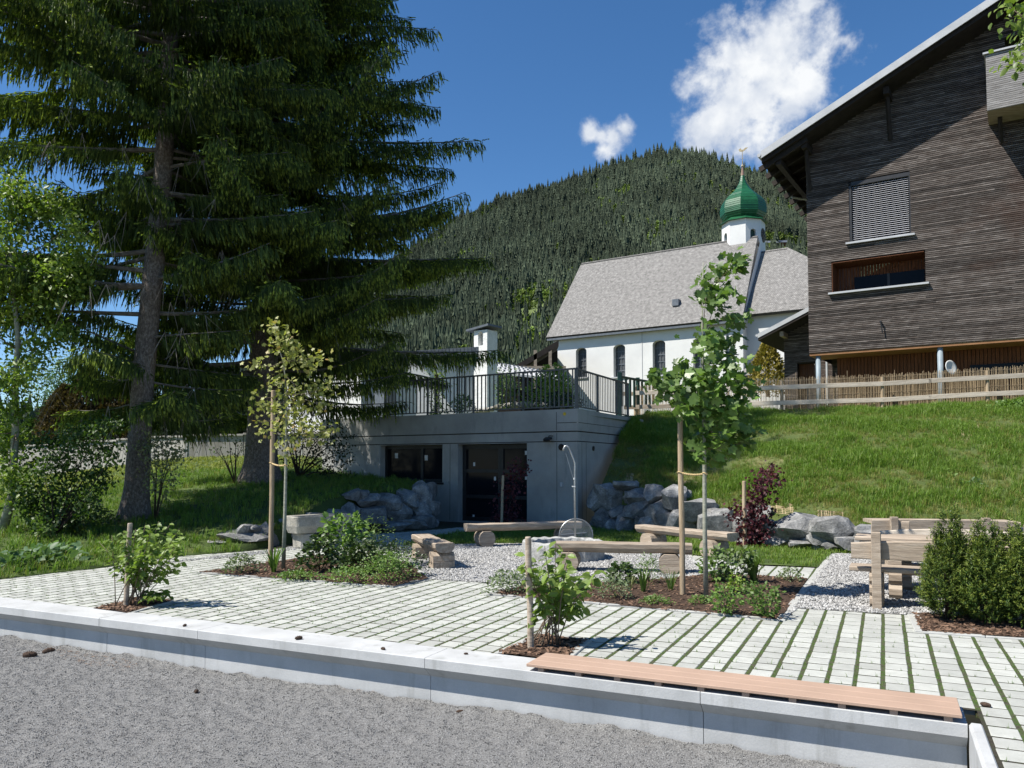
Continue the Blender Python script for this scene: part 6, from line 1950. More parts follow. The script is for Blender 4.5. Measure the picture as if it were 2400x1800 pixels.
def leaf_np(P, Dv, S, T, up=(0, 0, 1), jit=.6):
    Sv, Dv, Nv = frames(Dv, up, jit)
    tv, tf = T; k = len(tv)
    V_ = P[:, None, :] + S[:, None, None] * (tv[None, :, 0:1] * Sv[:, None, :] + tv[None, :, 1:2] * Dv[:, None, :] + tv[None, :, 2:3] * Nv[:, None, :])
    Q_ = (tf[None] + (np.arange(len(P)) * k)[:, None, None]).reshape(-1, tf.shape[1])
    return V_.reshape(-1, 3), Q_
def leaf_obj(name, P, Dv, S, T, mat, parent, up=(0, 0, 1), jit=.6, kind=None):
    V_, Q_ = leaf_np(P, Dv, S, T, up, jit)
    return link(name, np_mesh(name, V_, Q_, mat), parent, kind=kind)
def leaf_parts(P, Dv, S, T, mat, parent, limit=300, up=(0, 0, 1), jit=.6):
    """each large leaf its own object (shared mesh), the remainder joined"""
    tv, tf = T
    me = bpy.data.meshes.new('leaf'); me.from_pydata([tuple(v) for v in tv], [], [tuple(f) for f in tf]); me.materials.append(mat)
    Sv, Dn, Nv = frames(Dv, up, jit)
    order = np.argsort(P[:, 1])
    for i in order[:limit]:
        o = bpy.data.objects.new('leaf', me); COL.objects.link(o); o.parent = parent
        Mx = Matrix(((Sv[i, 0], Dn[i, 0], Nv[i, 0], 0), (Sv[i, 1], Dn[i, 1], Nv[i, 1], 0), (Sv[i, 2], Dn[i, 2], Nv[i, 2], 0), (0, 0, 0, 1)))
        o.matrix_local = Matrix.Translation(Vector(P[i]) - parent.location) @ Mx @ Matrix.Diagonal((S[i], S[i], S[i], 1))
    rest = order[limit:]
    if len(rest): leaf_obj('foliage', P[rest], Dv[rest], S[rest], T, mat, parent, up, jit, kind='stuff')
def cluster_pts(px, Y, per, rad, dj=.3):
    """leaf anchor points round surveyed clump centres (px, py[, scale])"""
    out = []
    for c in px:
        k = c[2] if len(c) > 2 else 1.0
        p = at(c[0], c[1], Y + rnd.uniform(-dj, dj))
        m = max(3, int(per * k * k))
        out.append(np.array(p)[None] + rng.normal(0, 1, (m, 3)) * np.array([rad * k, rad * k, rad * k * .8]) * .6)
    return np.concatenate(out)
def stem(parent, pts, r0, r1, mat, n=6, name='stem'):
    mb = MB(); k = len(pts); mb.tube(pts, [r0 + (r1 - r0) * i / (k - 1) for i in range(k)], n); return part(mb, name, mat, parent, smooth=True)
def bend(a, b, sag, k=5):
    a = Vector(a); b = Vector(b)
    return [a.lerp(b, i / k) + Vector((0, 0, -sag * 4 * (i / k) * (1 - i / k))) for i in range(k + 1)]

# ---- green maple sapling on the right, blown to the right
mbse = G(1655, 1400); MY = mbse.y
mt_ = thing('maple_sapling', 'young maple with large green leaves blown to the right, in the middle planting bed', 'tree', mbse)
tp = [mbse, at(1652, 1250, MY), at(1651, 1100, MY), at(1650, 1000, MY), at(1648, 880, MY), at(1646, 760, MY), at(1648, 615, MY)]
mb = MB(); mb.tube(tp, [.033, .029, .026, .022, .016, .011, .005], 10); part(mb, 'trunk', M['bark_smooth'], mt_, smooth=True)
mcl = [(1718, 618, .9), (1738, 610, .6), (1690, 640, .8), (1662, 655, .9), (1655, 690, 1), (1690, 690, .9), (1675, 712, .7), (1718, 745, .7), (1735, 742, .6), (1660, 790, 1), (1690, 800, .9), (1645, 815, .8), (1675, 845, 1.1), (1705, 850, .7),
       (1640, 885, .9), (1680, 885, 1.1), (1590, 868, .9), (1608, 855, .6), (1545, 890, .9), (1530, 880, .5), (1575, 915, 1), (1615, 915, 1), (1655, 925, 1.1), (1700, 915, 1), (1735, 890, .8), (1740, 915, .7), (1620, 955, 1), (1670, 965, 1.2), (1715, 960, 1),
       (1650, 1000, 1), (1700, 1000, 1.1), (1735, 1015, .8), (1745, 1035, .5), (1625, 1040, .7), (1670, 1040, 1), (1710, 1045, .8), (1635, 1070, .4), (1680, 1072, .6), (1600, 935, .8)]
for c in mcl[::2]:
    e = at(c[0], c[1], MY + rnd.uniform(-.2, .2)); f = min(.98, max(.45, (e.z - .25) / tp[-1].z)); k = f * 6; i = min(int(k), 5); s0 = tp[i].lerp(tp[i + 1], k - i); s0 = s0 - Vector((0, 0, .12))
    stem(mt_, bend(s0, e, .03), .007, .003, M['twig'], 5, 'twig')
P = cluster_pts(mcl, MY, 38, .20, .24)
n = len(P); Dv = np.array([.8, -.1, -.25]) + rng.normal(0, .55, (n, 3))
leaf_parts(P, Dv, rng.uniform(.07, .14, n), MAPLE, M['maple'], mt_, 300, up=(-.35, -.5, .7), jit=.55)
sb = G(1600, 1394)
stake('tall round stake on the left of the green maple', sb, at(1594, 968, sb.y), .036, group='tree stakes')
rope('coir rope tying the green maple to its stake', at(1595, 1108, sb.y), at(1652, 1110, MY), .04, .03)

# ---- yellow-green sapling on the left
b = G(664, 1336); SY = b.y
st_ = thing('young_maple', 'slender young maple with small yellow-green leaves in the left planting bed', 'tree', b)
tp = [b, at(668, 1200, SY), at(670, 1090, SY), at(671, 1000, SY), at(672, 930, SY), at(665, 850, SY), at(648, 800, SY), at(645, 760, SY)]
mb = MB(); mb.tube(tp, [.036, .028, .023, .018, .013, .009, .006, .004], 8); part(mb, 'trunk', M['bark_smooth'], st_, smooth=True)
scl_ = [(648, 765, .8), (642, 785, .9), (655, 790, .8), (680, 791, .7), (645, 810, .7), (666, 827, .8), (695, 822, .7), (690, 845, .9), (715, 848, .9), (735, 845, .9), (747, 832, .5), (592, 858, .6), (605, 857, .6), (642, 868, .6), (636, 890, .7), (655, 897, .7),
        (700, 905, .9), (725, 912, .8), (755, 910, .8), (764, 905, .5), (735, 938, .9), (750, 950, .6), (606, 930, .6), (612, 948, .7), (628, 958, .5), (662, 958, .9), (690, 965, .8), (655, 985, .8), (607, 990, .6), (612, 1012, .5), (635, 1013, .6), (680, 995, .8), (700, 1010, .8),
        (725, 1000, .8), (745, 1005, .7), (760, 1020, .7), (772, 1008, .5), (690, 1035, .7), (722, 1035, .7), (650, 1045, .5), (672, 1062, .5), (760, 880, .4), (675, 930, .8), (708, 960, .8)]
for c in scl_[::2]:
    e = at(c[0], c[1], SY + rnd.uniform(-.25, .25)); zz = e.z - abs(e.x - b.x) * .8 - .1
    f = min(.97, max(.42, zz / tp[-1].z)); k = f * 7; i = min(int(k), 6); s0 = tp[i].lerp(tp[i + 1], k - i)
    stem(st_, bend(s0, e, .04), .007, .0025, M['twig'], 5, 'twig')
P = cluster_pts(scl_, SY, 46, .22, .35); n = len(P)
leaf_obj('crown', P, np.array([.5, -.2, -.35]) + rng.normal(0, .6, (n, 3)), rng.uniform(.045, .08, n), MAPLE, M['sapling'], st_, up=(-.4, -.5, .7), jit=.6)
sb = G(634, 1318)
stake('tall round stake on the left of the yellow-green young maple', sb, at(641, 915, sb.y), .040, group='tree stakes')
rope('coir rope tying the yellow-green young maple to its stake', at(638, 1086, sb.y), at(670, 1090, SY), .045, .028)

# ---- young shrubs by the seat wall
def shrub(label, base_px, tips, Y, nl, s0, s1, seed, low=.3, mat='shrub', stems=None):
    b = G(*base_px); t = thing('young_shrub', label, 'shrub', b)
    r = random.Random(seed); P = []; Dl = []
    for i, c in enumerate(tips):
        e = at(c[0], c[1], b.y + r.uniform(-.28, .28)); a = b + Vector((r.uniform(-.14, .20), r.uniform(-.09, .09), 0))
        mid = a.lerp(e, .5) + Vector((r.uniform(-.03, .03), 0, .06))
        pts = [a, a.lerp(mid, .5) + Vector((0, 0, .03)), mid, mid.lerp(e, .55), e]
        stem(t, pts, .0065, .0025, M['twig'], 5)
        m = nl
        for j in range(m):
            f = low + (1 - low) * (j + r.random()) / m; k = f * 4; q = min(int(k), 3); p = pts[q].lerp(pts[q + 1], k - q)
            sd = 1 if j % 2 else -1
            d = Vector((r.uniform(-.2, .2) + sd * r.uniform(.3, .9), r.uniform(-.9, .5), r.uniform(-.75, .25)))
            P.append(p + d.normalized() * .012 + Vector((r.uniform(-.02, .02), r.uniform(-.03, .03), r.uniform(-.02, .02)))); Dl.append(d)
    P = np.array(P); Dl = np.array(Dl); n = len(P)
    leaf_parts(P, Dl, rng.uniform(s0, s1, n), LEAF, M[mat], t, 300, up=(-.45, -.25, .85), jit=.45)
    return t
shrub('bushy young shrub with pale green leaves in the left tree pit by the seat wall', (305, 1418),
      [(232, 1270), (262, 1255), (290, 1245), (300, 1262), (318, 1240), (340, 1232), (352, 1250), (372, 1222), (398, 1230), (420, 1240), (428, 1258), (405, 1270), (380, 1262), (418, 1290), (426, 1318), (395, 1335), (385, 1388), (372, 1398), (400, 1392), (352, 1310), (330, 1300), (310, 1320), (290, 1300), (275, 1335), (362, 1290), (342, 1345)],
      0, 30, .06, .10, 5, .40)
shrub('small young shrub with large bright green leaves in the tree pit beside the plank seat', (1270, 1510),
      [(1303, 1268), (1276, 1280), (1236, 1300), (1230, 1325), (1333, 1292), (1329, 1322), (1360, 1345), (1392, 1345), (1400, 1333), (1386, 1370), (1356, 1405), (1362, 1420), (1322, 1420), (1278, 1422), (1300, 1390), (1312, 1360), (1284, 1338), (1256, 1355), (1345, 1375)],
      0, 19, .075, .12, 6, .50)
b = G(304, 1417); stake('short grey stake inside the left young shrub', b + Vector((-.02, -.06, 0)), at(305, 1226, b.y - .06), .030, M['rail_wood'], group='short shrub stakes')
b = G(1244, 1519); stake('short grey stake on the left of the small young shrub by the plank seat', b, at(1238, 1258, b.y), .031, M['rail_wood'], group='short shrub stakes')

# ---- red Japanese maples
def redmaple(label, base_px, cl, per, rad, s0, s1, seed):
    b = G(*base_px); t = thing('red_maple', label, 'tree', b)
    for c in cl[::3]:
        e = at(c[0], c[1], b.y + rnd.uniform(-.15, .15)); stem(t, bend(b + Vector((rnd.uniform(-.05, .05), 0, 0)), e, .05), .012, .003, M['bark_dark'], 5, 'branch')
    P = cluster_pts(cl, b.y, per, rad, .2); n = len(P)
    leaf_obj('crown', P, np.array([.5, -.3, -.5]) + rng.normal(0, .6, (n, 3)), rng.uniform(s0, s1, n), MAPLE, M['redleaf'], t, up=(-.3, -.6, .7), jit=.6)
redmaple('small red-leaved maple leaning right, on the lawn in front of the boulder wall', (1755, 1281), [(1797, 1104), (1788, 1118), (1805, 1122), (1790, 1135), (1776, 1147), (1800, 1150), (1770, 1165), (1785, 1175), (1752, 1185), (1768, 1190), (1740, 1195), (1735, 1212), (1758, 1212), (1782, 1205), (1745, 1228), (1770, 1230), (1788, 1222), (1740, 1245), (1762, 1248), (1785, 1247), (1750, 1265), (1775, 1266)], 60, .22, .04, .075, 3)
b = G(1746, 1282); stake('short reddish stake at the left of the red-leaved maple', b, at(1744, 1127, b.y), .042, group='tree stakes')
redmaple('dark purple-leaved maple in the shade before the garage door', (1185, 1237), [(1216, 1090), (1208, 1102), (1222, 1104), (1200, 1120), (1190, 1140), (1205, 1150), (1182, 1158), (1195, 1172), (1175, 1196), (1190, 1200), (1205, 1196), (1168, 1214), (1185, 1217), (1200, 1215), (1165, 1228), (1180, 1230), (1196, 1230)], 42, .24, .04, .08, 4)
b = G(1175, 1238); stake('short pale stake before the garage door, beside the purple-leaved maple', b + Vector((0, -.25, 0)), at(1179, 1114, b.y - .25), .036, group='tree stakes')

# ---- yews
def yew(label, base, h, r, seed, lean=0.0, nsh=420):
    t = thing('yew_bush', label, 'shrub', base, group='yews in the right planting bed')
    rr = random.Random(seed); A_, Dn, L_ = [], [], []
    for i in range(9):
        a = rr.uniform(0, 6.28); q = rr.uniform(0, .5) * r
        e = Vector(base) + Vector((q * math.cos(a) + lean * h, q * math.sin(a), h * rr.uniform(.6, .95)))
        stem(t, [Vector(base) + Vector((q * .3 * math.cos(a), q * .3 * math.sin(a), -.02)), Vector(base).lerp(e, .5), e], .012, .004, M['bark_dark'], 5)
    lob = [(rr.uniform(0, 6.28), rr.uniform(.75, 1.2), rr.uniform(0, 6)) for _ in range(7)]
    for i in range(nsh):
        f = rr.random() ** .8; a = rr.uniform(0, 6.28)
        pr = r * (.45 + .75 * math.sin(math.pi * min(1, f * .9 + .12)) ** .8) * (1 - .55 * f ** 3)
        pr *= 1 + .28 * math.sin(3 * a + seed + f * 5) 
        top_ = h * (1 + .16 * math.sin(a * 3 + seed) - .30 * rr.random() + (.10 if rr.random() < .06 else 0))
        q = pr * rr.uniform(.55, 1.0) ** .6
        p = Vector(base) + Vector((q * math.cos(a) + lean * f * h, q * math.sin(a), .04 + f * top_ * .94))
        d = Vector((math.cos(a) * .75, math.sin(a) * .75, .55 + .7 * f)).normalized()
        A_.append(p); Dn.append(d); L_.append(rr.uniform(.07, .15))
    A_ = np.array(A_); Dn = np.array(Dn); L_ = np.array(L_); m = 17
    fr = np.linspace(0, 1, m)
    P = (A_[:, None] + Dn[:, None] * (L_[:, None] * fr[None])[..., None]).reshape(-1, 3)
    Dr = np.repeat(Dn, m, 0); sd = norm(np.cross(Dr, rng.normal(0, 1, Dr.shape)))
    dv = Dr * .55 + sd
    mi = np.tile(fr > .68, len(A_)) & (rng.random(len(P)) < .75)
    S = rng.uniform(.028, .046, len(P))
    leaf_obj('needles', P[~mi], dv[~mi], S[~mi], SLIM, M['yew'], t, jit=.5)
    leaf_obj('new_shoots', P[mi], (Dr * .9 + sd)[mi], S[mi] * .9, SLIM, M['yew_tip'], t, jit=.5)
yew('left yew bush with a tall tip beside the nearest garden bench', G(2222, 1452), 1.02, .215, 1, .05, 1500)
yew('middle yew bush, left of the last one in the bed', G(2318, 1462), .96, .22, 2, -.02, 1500)
yew('last yew bush at the right edge of the bed', G(2404, 1468), .92, .23, 3, .0, 1500)
yew('hidden yew bush behind the gap between the front yews', G(2272, 1438), .78, .18, 4, .0, 900)
yew('yew bush behind the last one at the right edge', G(2372, 1438), .86, .20, 5, .0, 1000)

# ---- plants of the beds
def plant(label, px, h, r, n, s0, s1, mat, style='mound', T=None, name='bed_plant', cat='plant', z=0.0, base=None, group=None):
    b = base if base is not None else G(px[0], px[1], z)
    t = thing(name, label, cat, b, group=group)
    if style == 'blade':
        mb = MB()
        for i in range(n):
            a = rnd.uniform(0, 6.28); hh = h * rnd.uniform(.6, 1.05); out = r * rnd.uniform(.3, 1.1); w_ = rnd.uniform(s0, s1)
            d = Vector((math.cos(a), math.sin(a), 0)); sd = Vector((-d.y, d.x, 0)) * w_
            o0 = b + d * rnd.uniform(0, .04)
            pts = [o0, o0 + d * out * .25 + Vector((0, 0, hh * .55)), o0 + d * out * .6 + Vector((0, 0, hh * .92)), o0 + d * out + Vector((0, 0, hh * .86))]
            mb.add([pts[0] - sd, pts[0] + sd, pts[1] + sd, pts[1] - sd, pts[2] + sd * .7, pts[2] - sd * .7, pts[3]], [(0, 1, 2, 3), (3, 2, 4, 5), (5, 4, 6)])
        part(mb, 'leaves', M[mat], t); return t
    u_ = rng.random(n) ** .5; a = rng.uniform(0, 6.28, n); f = rng.random(n) ** (.7 if style == 'mound' else .9)
    env = np.sqrt(np.clip(1 - (f * .96) ** 2, .03, 1)) if style == 'mound' else (.45 + .6 * np.sin(f * 2.6))
    q = r * u_ * env * (1 + .25 * np.sin(3 * a + px[0]))
    P = np.c_[b.x + q * np.cos(a), b.y + q * np.sin(a), b.z + .01 + f * h * (.85 + .15 * np.sin(5 * a + px[1]))]
    Dv = np.c_[np.cos(a) * .8, np.sin(a) * .8, rng.uniform(-.35, .7, n)] + rng.normal(0, .3, (n, 3))
    for i in range(6):
        j = rnd.randrange(n); stem(t, [b, b.lerp(Vector(P[j]), .6) + Vector((0, 0, h * .08)), Vector(P[j])], .006, .002, M['twig'], 4)
    leaf_obj('leaves', P, Dv, rng.uniform(s0, s1, n), LEAF if T is None else T, M[mat], t, up=(-.4, -.3, .85), jit=.5)
    return t
plant('low grey-green bush at the left tip of the left planting bed', (567, 1343), .30, .30, 420, .035, .06, 'herb_grey')
plant('tuft of upright iris leaves beside the stake in the left bed', (641, 1341), .42, .28, 26, .008, .014, 'herb', 'blade')
plant('flat green ground cover in front of the young maple in the left bed', (693, 1358), .12, .36, 500, .03, .05, 'herb')
plant('dark leafy peony bush, second from the stake in the left bed', (750, 1338), .55, .38, 560, .06, .10, 'herb_dark')
plant('tall bright green leafy plant, highest in the left bed', (806, 1316), .84, .40, 500, .08, .15, 'herb', 'tall')
plant('feathery mid green plant behind the tallest one in the left bed', (856, 1308), .78, .42, 1000, .03, .06, 'herb', 'tall', SLIM)
plant('dark glossy bush in the middle of the left bed', (842, 1342), .50, .40, 560, .05, .09, 'herb_dark')
plant('light leafy bush right of the tallest plant in the left bed', (880, 1330), .52, .34, 420, .05, .08, 'herb_grey')
plant('wide airy bush at the right front of the left bed', (905, 1364), .44, .46, 1100, .03, .05, 'herb', 'mound', KITE)
plant('rounded green bush near the right tip of the left bed', (938, 1350), .54, .42, 900, .035, .06, 'herb_dark', 'mound', KITE)
plant('small sprawling plant at the front edge of the left bed', (815, 1366), .22, .36, 420, .03, .05, 'herb')
plant('grey-green bush at the left end of the middle bed', (1190, 1388), .30, .34, 520, .03, .05, 'herb_grey')
plant('grey-green bush behind the small young shrub', (1268, 1388), .32, .34, 520, .03, .05, 'herb_grey')
plant('dark leafy clump by the front log bench', (1455, 1366), .28, .22, 260, .05, .09, 'herb_dark')
plant('bright feathery clump behind the iris in the middle bed', (1521, 1366), .40, .22, 520, .03, .055, 'herb', 'mound', SLIM)
plant('iris tuft with arching leaves in the middle bed', (1508, 1388), .34, .22, 22, .007, .012, 'herb', 'blade')
plant('thin yellowish grass tuft left of the maple stake', (1573, 1384), .30, .26, 26, .003, .006, 'herb', 'blade')
plant('grey-green cushion plant in the middle bed', (1444, 1402), .30, .24, 520, .02, .04, 'herb_grey')
plant('dry looking small grass tuft beside the cushion plant', (1476, 1380), .22, .16, 26, .003, .005, 'greyleaf', 'blade')
plant('flat bright green patch left of the maple stake', (1536, 1415), .09, .20, 320, .02, .035, 'herb')
plant('flat bright green patch at the foot of the green maple', (1642, 1415), .09, .17, 260, .02, .035, 'herb')
plant('tall leafy perennial just right of the green maple trunk', (1682, 1364), .52, .22, 210, .05, .10, 'herb', 'tall')
plant('broad tall perennial in the back of the middle bed', (1722, 1364), .50, .30, 230, .06, .11, 'herb_grey', 'tall')
plant('sword leaved clump at the back right of the middle bed', (1768, 1366), .52, .28, 40, .012, .022, 'herb', 'blade')
plant('yellow-green bush right of the maple foot', (1722, 1390), .24, .14, 200, .03, .05, 'ash')
plant('leafy green bush at the front of the middle bed', (1700, 1440), .34, .15, 260, .035, .06, 'herb', 'tall')
plant('larger leafy green bush at the front right of the middle bed', (1797, 1446), .36, .17, 320, .035, .06, 'herb', 'tall')
plant('airy light green plant between the two front bushes', (1764, 1414), .26, .16, 240, .03, .05, 'herb', 'mound', KITE)
plant('small light green plant at the right tip of the middle bed', (1854, 1362), .20, .20, 260, .025, .04, 'herb_grey')
plant('broad pale butterbur leaves in the grass at the left edge', (75, 1330), .30, .75, 160, .10, .19, 'bluegreen', 'mound', name='ground_plant')
plant('second patch of broad pale leaves nearer the hazel', (120, 1312), .28, .5, 90, .10, .17, 'bluegreen', 'mound', name='ground_plant')
plant('dark low growth at the foot of the left spruce', None or (255, 1238), .55, .8, 700, .05, .10, 'hazel', name='ground_plant', base=Vector((-9.1, 16.9, .32)))
# bed shrubs on the terrace and the slope
plant('slim tall plant behind the railing before the chapel', (1022, 960), 2.1, .32, 700, .06, .10, 'ash', 'tall', base=at(1022, 980, 27.5), name='terrace_plant')
plant('small leafy bush behind the railing left of the bell turret', (1085, 950), .75, .55, 500, .06, .10, 'herb', base=at(1085, 975, 26.5), name='terrace_plant')
plant('conical leafy plant behind the railing right of the bell turret', (1188, 950), 1.5, .42, 800, .06, .10, 'herb', 'tall', base=at(1188, 958, 28), name='terrace_plant')
plant('big bright green bush behind the railing near its corner', (1292, 950), 1.45, .90, 2400, .07, .11, 'ash', base=at(1296, 955, 26.5), name='terrace_plant')
plant('dark dwarf pine in front of the bright bush on the terrace', (1310, 950), .5, .7, 900, .04, .08, 'darkhedge', base=at(1318, 958, 24.2), name='terrace_plant')
plant('leafy weeds at the top right of the bank below the fence', (2370, 940), .5, .8, 700, .06, .12, 'herb', base=at(2372, 975, 24), name='bank_plant')
plant('patch of broad weeds on the right of the bank', (2330, 1060), .35, .9, 600, .06, .12, 'herb', base=at(2330, 1075, 20), name='bank_plant')
plant('small weed rosette low on the bank behind the benches', (2265, 1150), .4, .5, 300, .08, .14, 'bluegreen', base=at(2270, 1170, 17.4), name='bank_plant')
plant('leafy weeds on the bank above the farthest bench', (2180, 1120), .3, .6, 400, .06, .1, 'herb', base=at(2190, 1130, 18.3), name='bank_plant')
def rock_border():
    t = thing('rock_border', 'low curved border of pale stones on the terrace behind the railing', 'stone border', at(1200, 960, 30))
    for i in range(16):
        px = 1118 + i * 11; Y = 30 - 2.5 * i / 15
        o = link('stone', boulder(.26, .3, .22, 300 + i), t); o.location = at(px, 966 - 18 * math.sin(i / 15 * 2.2), Y); o.rotation_euler = (0, 0, rnd.uniform(0, 3))
    return t
rb_ = rock_border()
for c in rb_.children: c.data.materials[0] = M['trough']

# ---- bushes and hedges by clump lists
def bush(name, label, cat, base, cl, Y, per, rad, s0, s1, mat, T=KITE, dj=.5, Dm=(0, -.2, -.2), trunkmat='bark_dark', tr=.03, nst=8, group=None, up=(-.3, -.3, .8)):
    t = thing(name, label, cat, base, group=group)
    base = Vector(base)
    for c in (cl if len(cl) < nst else rnd.sample(cl, nst)):
        e = at(c[0], c[1], Y + rnd.uniform(-dj, dj) * .6); mid = base.lerp(e, .5) + Vector((rnd.uniform(-.1, .1), 0, .1))
        stem(t, [base, mid, e], tr, .006, M[trunkmat], 5, 'branch')
    P = cluster_pts(cl, Y, per, rad, dj); n = len(P)
    leaf_obj('crown', P, np.array(Dm) + rng.normal(0, .6, (n, 3)), rng.uniform(s0, s1, n), T, M[mat], t, up=up, jit=.6)
    return t
# ash tree at the left edge
AYY = 16.2
ab = Vector((X(12, AYY), AYY, lawn_h(X(12, AYY), AYY)))
ash = thing('ash_tree', 'young ash tree with light yellow-green leaves at the left edge', 'tree', ab)
tpx = [(14, 1272), (28, 1160), (36, 1010), (36, 900), (42, 790), (32, 690), (26, 600), (24, 500), (28, 420)]
tp = [at(a, b, AYY) for a, b in tpx]; tp[0] = ab
mb = MB(); mb.tube(tp, [.10, .085, .07, .06, .048, .036, .026, .016, .006], 10); part(mb, 'trunk', M['bark_smooth'], ash, smooth=True)
acl = [(33, 417), (9, 447), (43, 467), (76, 456), (126, 466, .9), (140, 472, .6), (65, 488), (108, 488), (26, 521), (65, 515), (10, 540), (152, 540), (169, 525, .7), (130, 560), (174, 584), (152, 595), (195, 603, .8), (17, 575), (65, 625, .9), (88, 640), (130, 640), (174, 645, .9), (180, 680, .8), (87, 684), (22, 662), (130, 705), (65, 712), (30, 740, .8),
       (132, 785, .9), (150, 777, .6), (98, 805, .8), (40, 800, .8), (62, 845, .9), (80, 850, .6), (33, 878, .9), (52, 895, .9), (20, 955, .9), (45, 965, .7), (8, 900, .8), (12, 1010), (40, 1030, .8), (5, 1060), (20, 1100), (45, 1130, .9), (10, 1150), (0, 600), (-20, 500), (-25, 640), (-20, 760), (-20, 880), (-30, 1000)]
for c in acl[::2]:
    e = at(c[0], c[1], AYY + rnd.uniform(-.6, .6)); f = min(.96, max(.25, (e.z - .9) / tp[-1].z)); k = f * 8; i = min(int(k), 7); s0 = tp[i].lerp(tp[i + 1], k - i)
    stem(ash, bend(s0, e, .10), .016, .004, M['twig'], 5, 'branch')
P = cluster_pts(acl, AYY, 260, .36, .6); n = len(P)
leaf_obj('crown', P, np.array([.25, -.2, -.45]) + rng.normal(0, .55, (n, 3)), rng.uniform(.08, .14, n), KITE, M['ash'], ash, up=(-.4, -.3, .8), jit=.6)
HY = 15.9
bush('hazel_bush', 'dark hazel bush with layered leaves between the ash and the left spruce', 'shrub', (X(133, HY), HY, lawn_h(X(133, HY), HY)),
     [(100, 1040), (140, 1035), (170, 1020), (200, 1002, .8), (240, 987, .7), (270, 990, .6), (230, 1012, .7), (250, 1045, .8), (225, 1062, .8), (262, 1072, .8), (235, 1100, .8), (200, 1050), (160, 1060), (120, 1075), (80, 1090), (100, 1115), (150, 1105), (190, 1120), (240, 1128, .7), (215, 1160, .8), (60, 1150), (100, 1160), (145, 1155), (185, 1165), (75, 1195), (115, 1200), (160, 1200), (200, 1195, .8), (100, 1235), (140, 1240), (175, 1235), (55, 1180, .7), (128, 1255, .8)],
     HY, 170, .27, .06, .11, 'hazel', LEAF, .55, (.3, -.3, -.3), nst=14, tr=.02)
bush('pale_shrub', 'slender pale grey-green shrub in front of the left spruce trunk', 'shrub', (X(366, 17.2), 17.2, lawn_h(X(366, 17.2), 17.2)),
     [(380, 1040), (358, 1030), (400, 1050), (345, 1050, .7), (370, 1072), (395, 1085), (408, 1070, .8), (425, 1060, .5), (358, 1110, .8), (380, 1130, .8), (395, 1120, .7), (360, 1145, .6), (385, 1160, .5)], 17.2, 120, .28, .06, .10, 'greyleaf', KITE, .4, nst=9, tr=.014)
bush('bare_shrub', 'small sparse shrub before the concrete wall, left of the right spruce', 'shrub', (X(552, 21.5), 21.5, lawn_h(X(552, 21.5), 21.5)),
     [(516, 1053, .8), (531, 1071, .7), (561, 1045, .8), (553, 1032, .7), (538, 1030, .6), (570, 1040, .6), (557, 1064, .6), (500, 1048, .4)], 21.5, 42, .28, .05, .09, 'hazel', KITE, .4, nst=8, tr=.018)
bush('dark_shrub', 'large dark shrub under the right spruce, touching the garage wall', 'shrub', (X(700, 23.4), 23.4, lawn_h(X(700, 23.4), 23.4)),
     [(650, 960), (690, 950), (730, 970), (770, 1000), (790, 1030), (760, 1040), (720, 1010), (680, 1000), (650, 1020), (700, 1050), (745, 1075), (775, 1080), (785, 1110), (750, 1110), (715, 1100), (670, 1080, .7), (800, 1060, .7), (640, 990, .8)], 23.4, 150, .50, .06, .12, 'darkhedge', KITE, .8, nst=10, tr=.03)
def cone_hedge(label, px, Y, ytop, ybase, wpx, mat, n, s0, s1, name='thuja', group=None):
    b = at(px, ybase, Y); tpp = at(px, ytop, Y); h = tpp.z - b.z; r = wpx * Y / F / 2
    t = thing(name, label, 'shrub', b, group=group)
    stem(t, [b, b.lerp(tpp, .5), tpp - Vector((0, 0, .1))], .10, .02, M['bark_dark'], 6, 'trunk')
    f = rng.random(n) ** .8; a = rng.uniform(0, 6.28, n)
    q = r * np.clip(1.08 - f ** 1.6, .04, 1) * (.72 + .28 * rng.random(n)) * (1 + .13 * np.sin(4 * a + f * 9 + px) + .10 * np.sin(9 * a - f * 23))
    P = np.c_[b.x + q * np.cos(a), b.y + q * np.sin(a), b.z + f * h]
    Dv = np.c_[np.cos(a) * .5, np.sin(a) * .5, np.full(n, .7)] + rng.normal(0, .4, (n, 3))
    leaf_obj('crown', P, Dv, rng.uniform(s0, s1, n), KITE, M[mat], t, up=(-.3, -.5, .3), jit=.6)
for px, yt, w_, lb_ in ((150, 905, 110, 'brownish thuja behind the concrete wall, leftmost of four'), (205, 862, 110, 'tallest brownish thuja behind the concrete wall'), (258, 890, 90, 'brownish thuja left of the spruce trunk'), (298, 905, 70, 'brownish thuja right behind the spruce trunk')):
    cone_hedge(lb_, px, 38.5, yt, 1062, w_ * 1.25, 'brownhedge', 7000, .12, .22, group='brown thujas behind the concrete wall')
cone_hedge('golden green thuja beside the annex house, in front of the church', 1800, 41, 798, 930, 92, 'goldhedge', 4200, .10, .2)
for px, yt, yb, w_, lb_ in ((395, 950, 1040, 80, 'dark round bush behind the concrete wall, right of the left spruce'), (450, 935, 1040, 90, 'dark bush behind the concrete wall, in the middle between the spruces'), (510, 915, 1040, 100, 'dark bush behind the concrete wall, just left of the right spruce'), (560, 930, 1050, 80, 'dark bush behind the trunk of the right spruce')):
    cone_hedge(lb_, px, 36.5, yt, yb, w_ * 1.2, 'darkhedge', 6000, .12, .22, 'dark_bush')
bush('birch_tree', 'small blue-green tree behind the brown thujas', 'tree', (X(165, 46), 46, .9), [(165, 850), (140, 870), (185, 870), (120, 890), (155, 895), (190, 900), (110, 915), (145, 925), (175, 930), (125, 945), (160, 955)], 46, 260, .75, .12, .22, 'bluegreen', KITE, .9, nst=8, tr=.06)
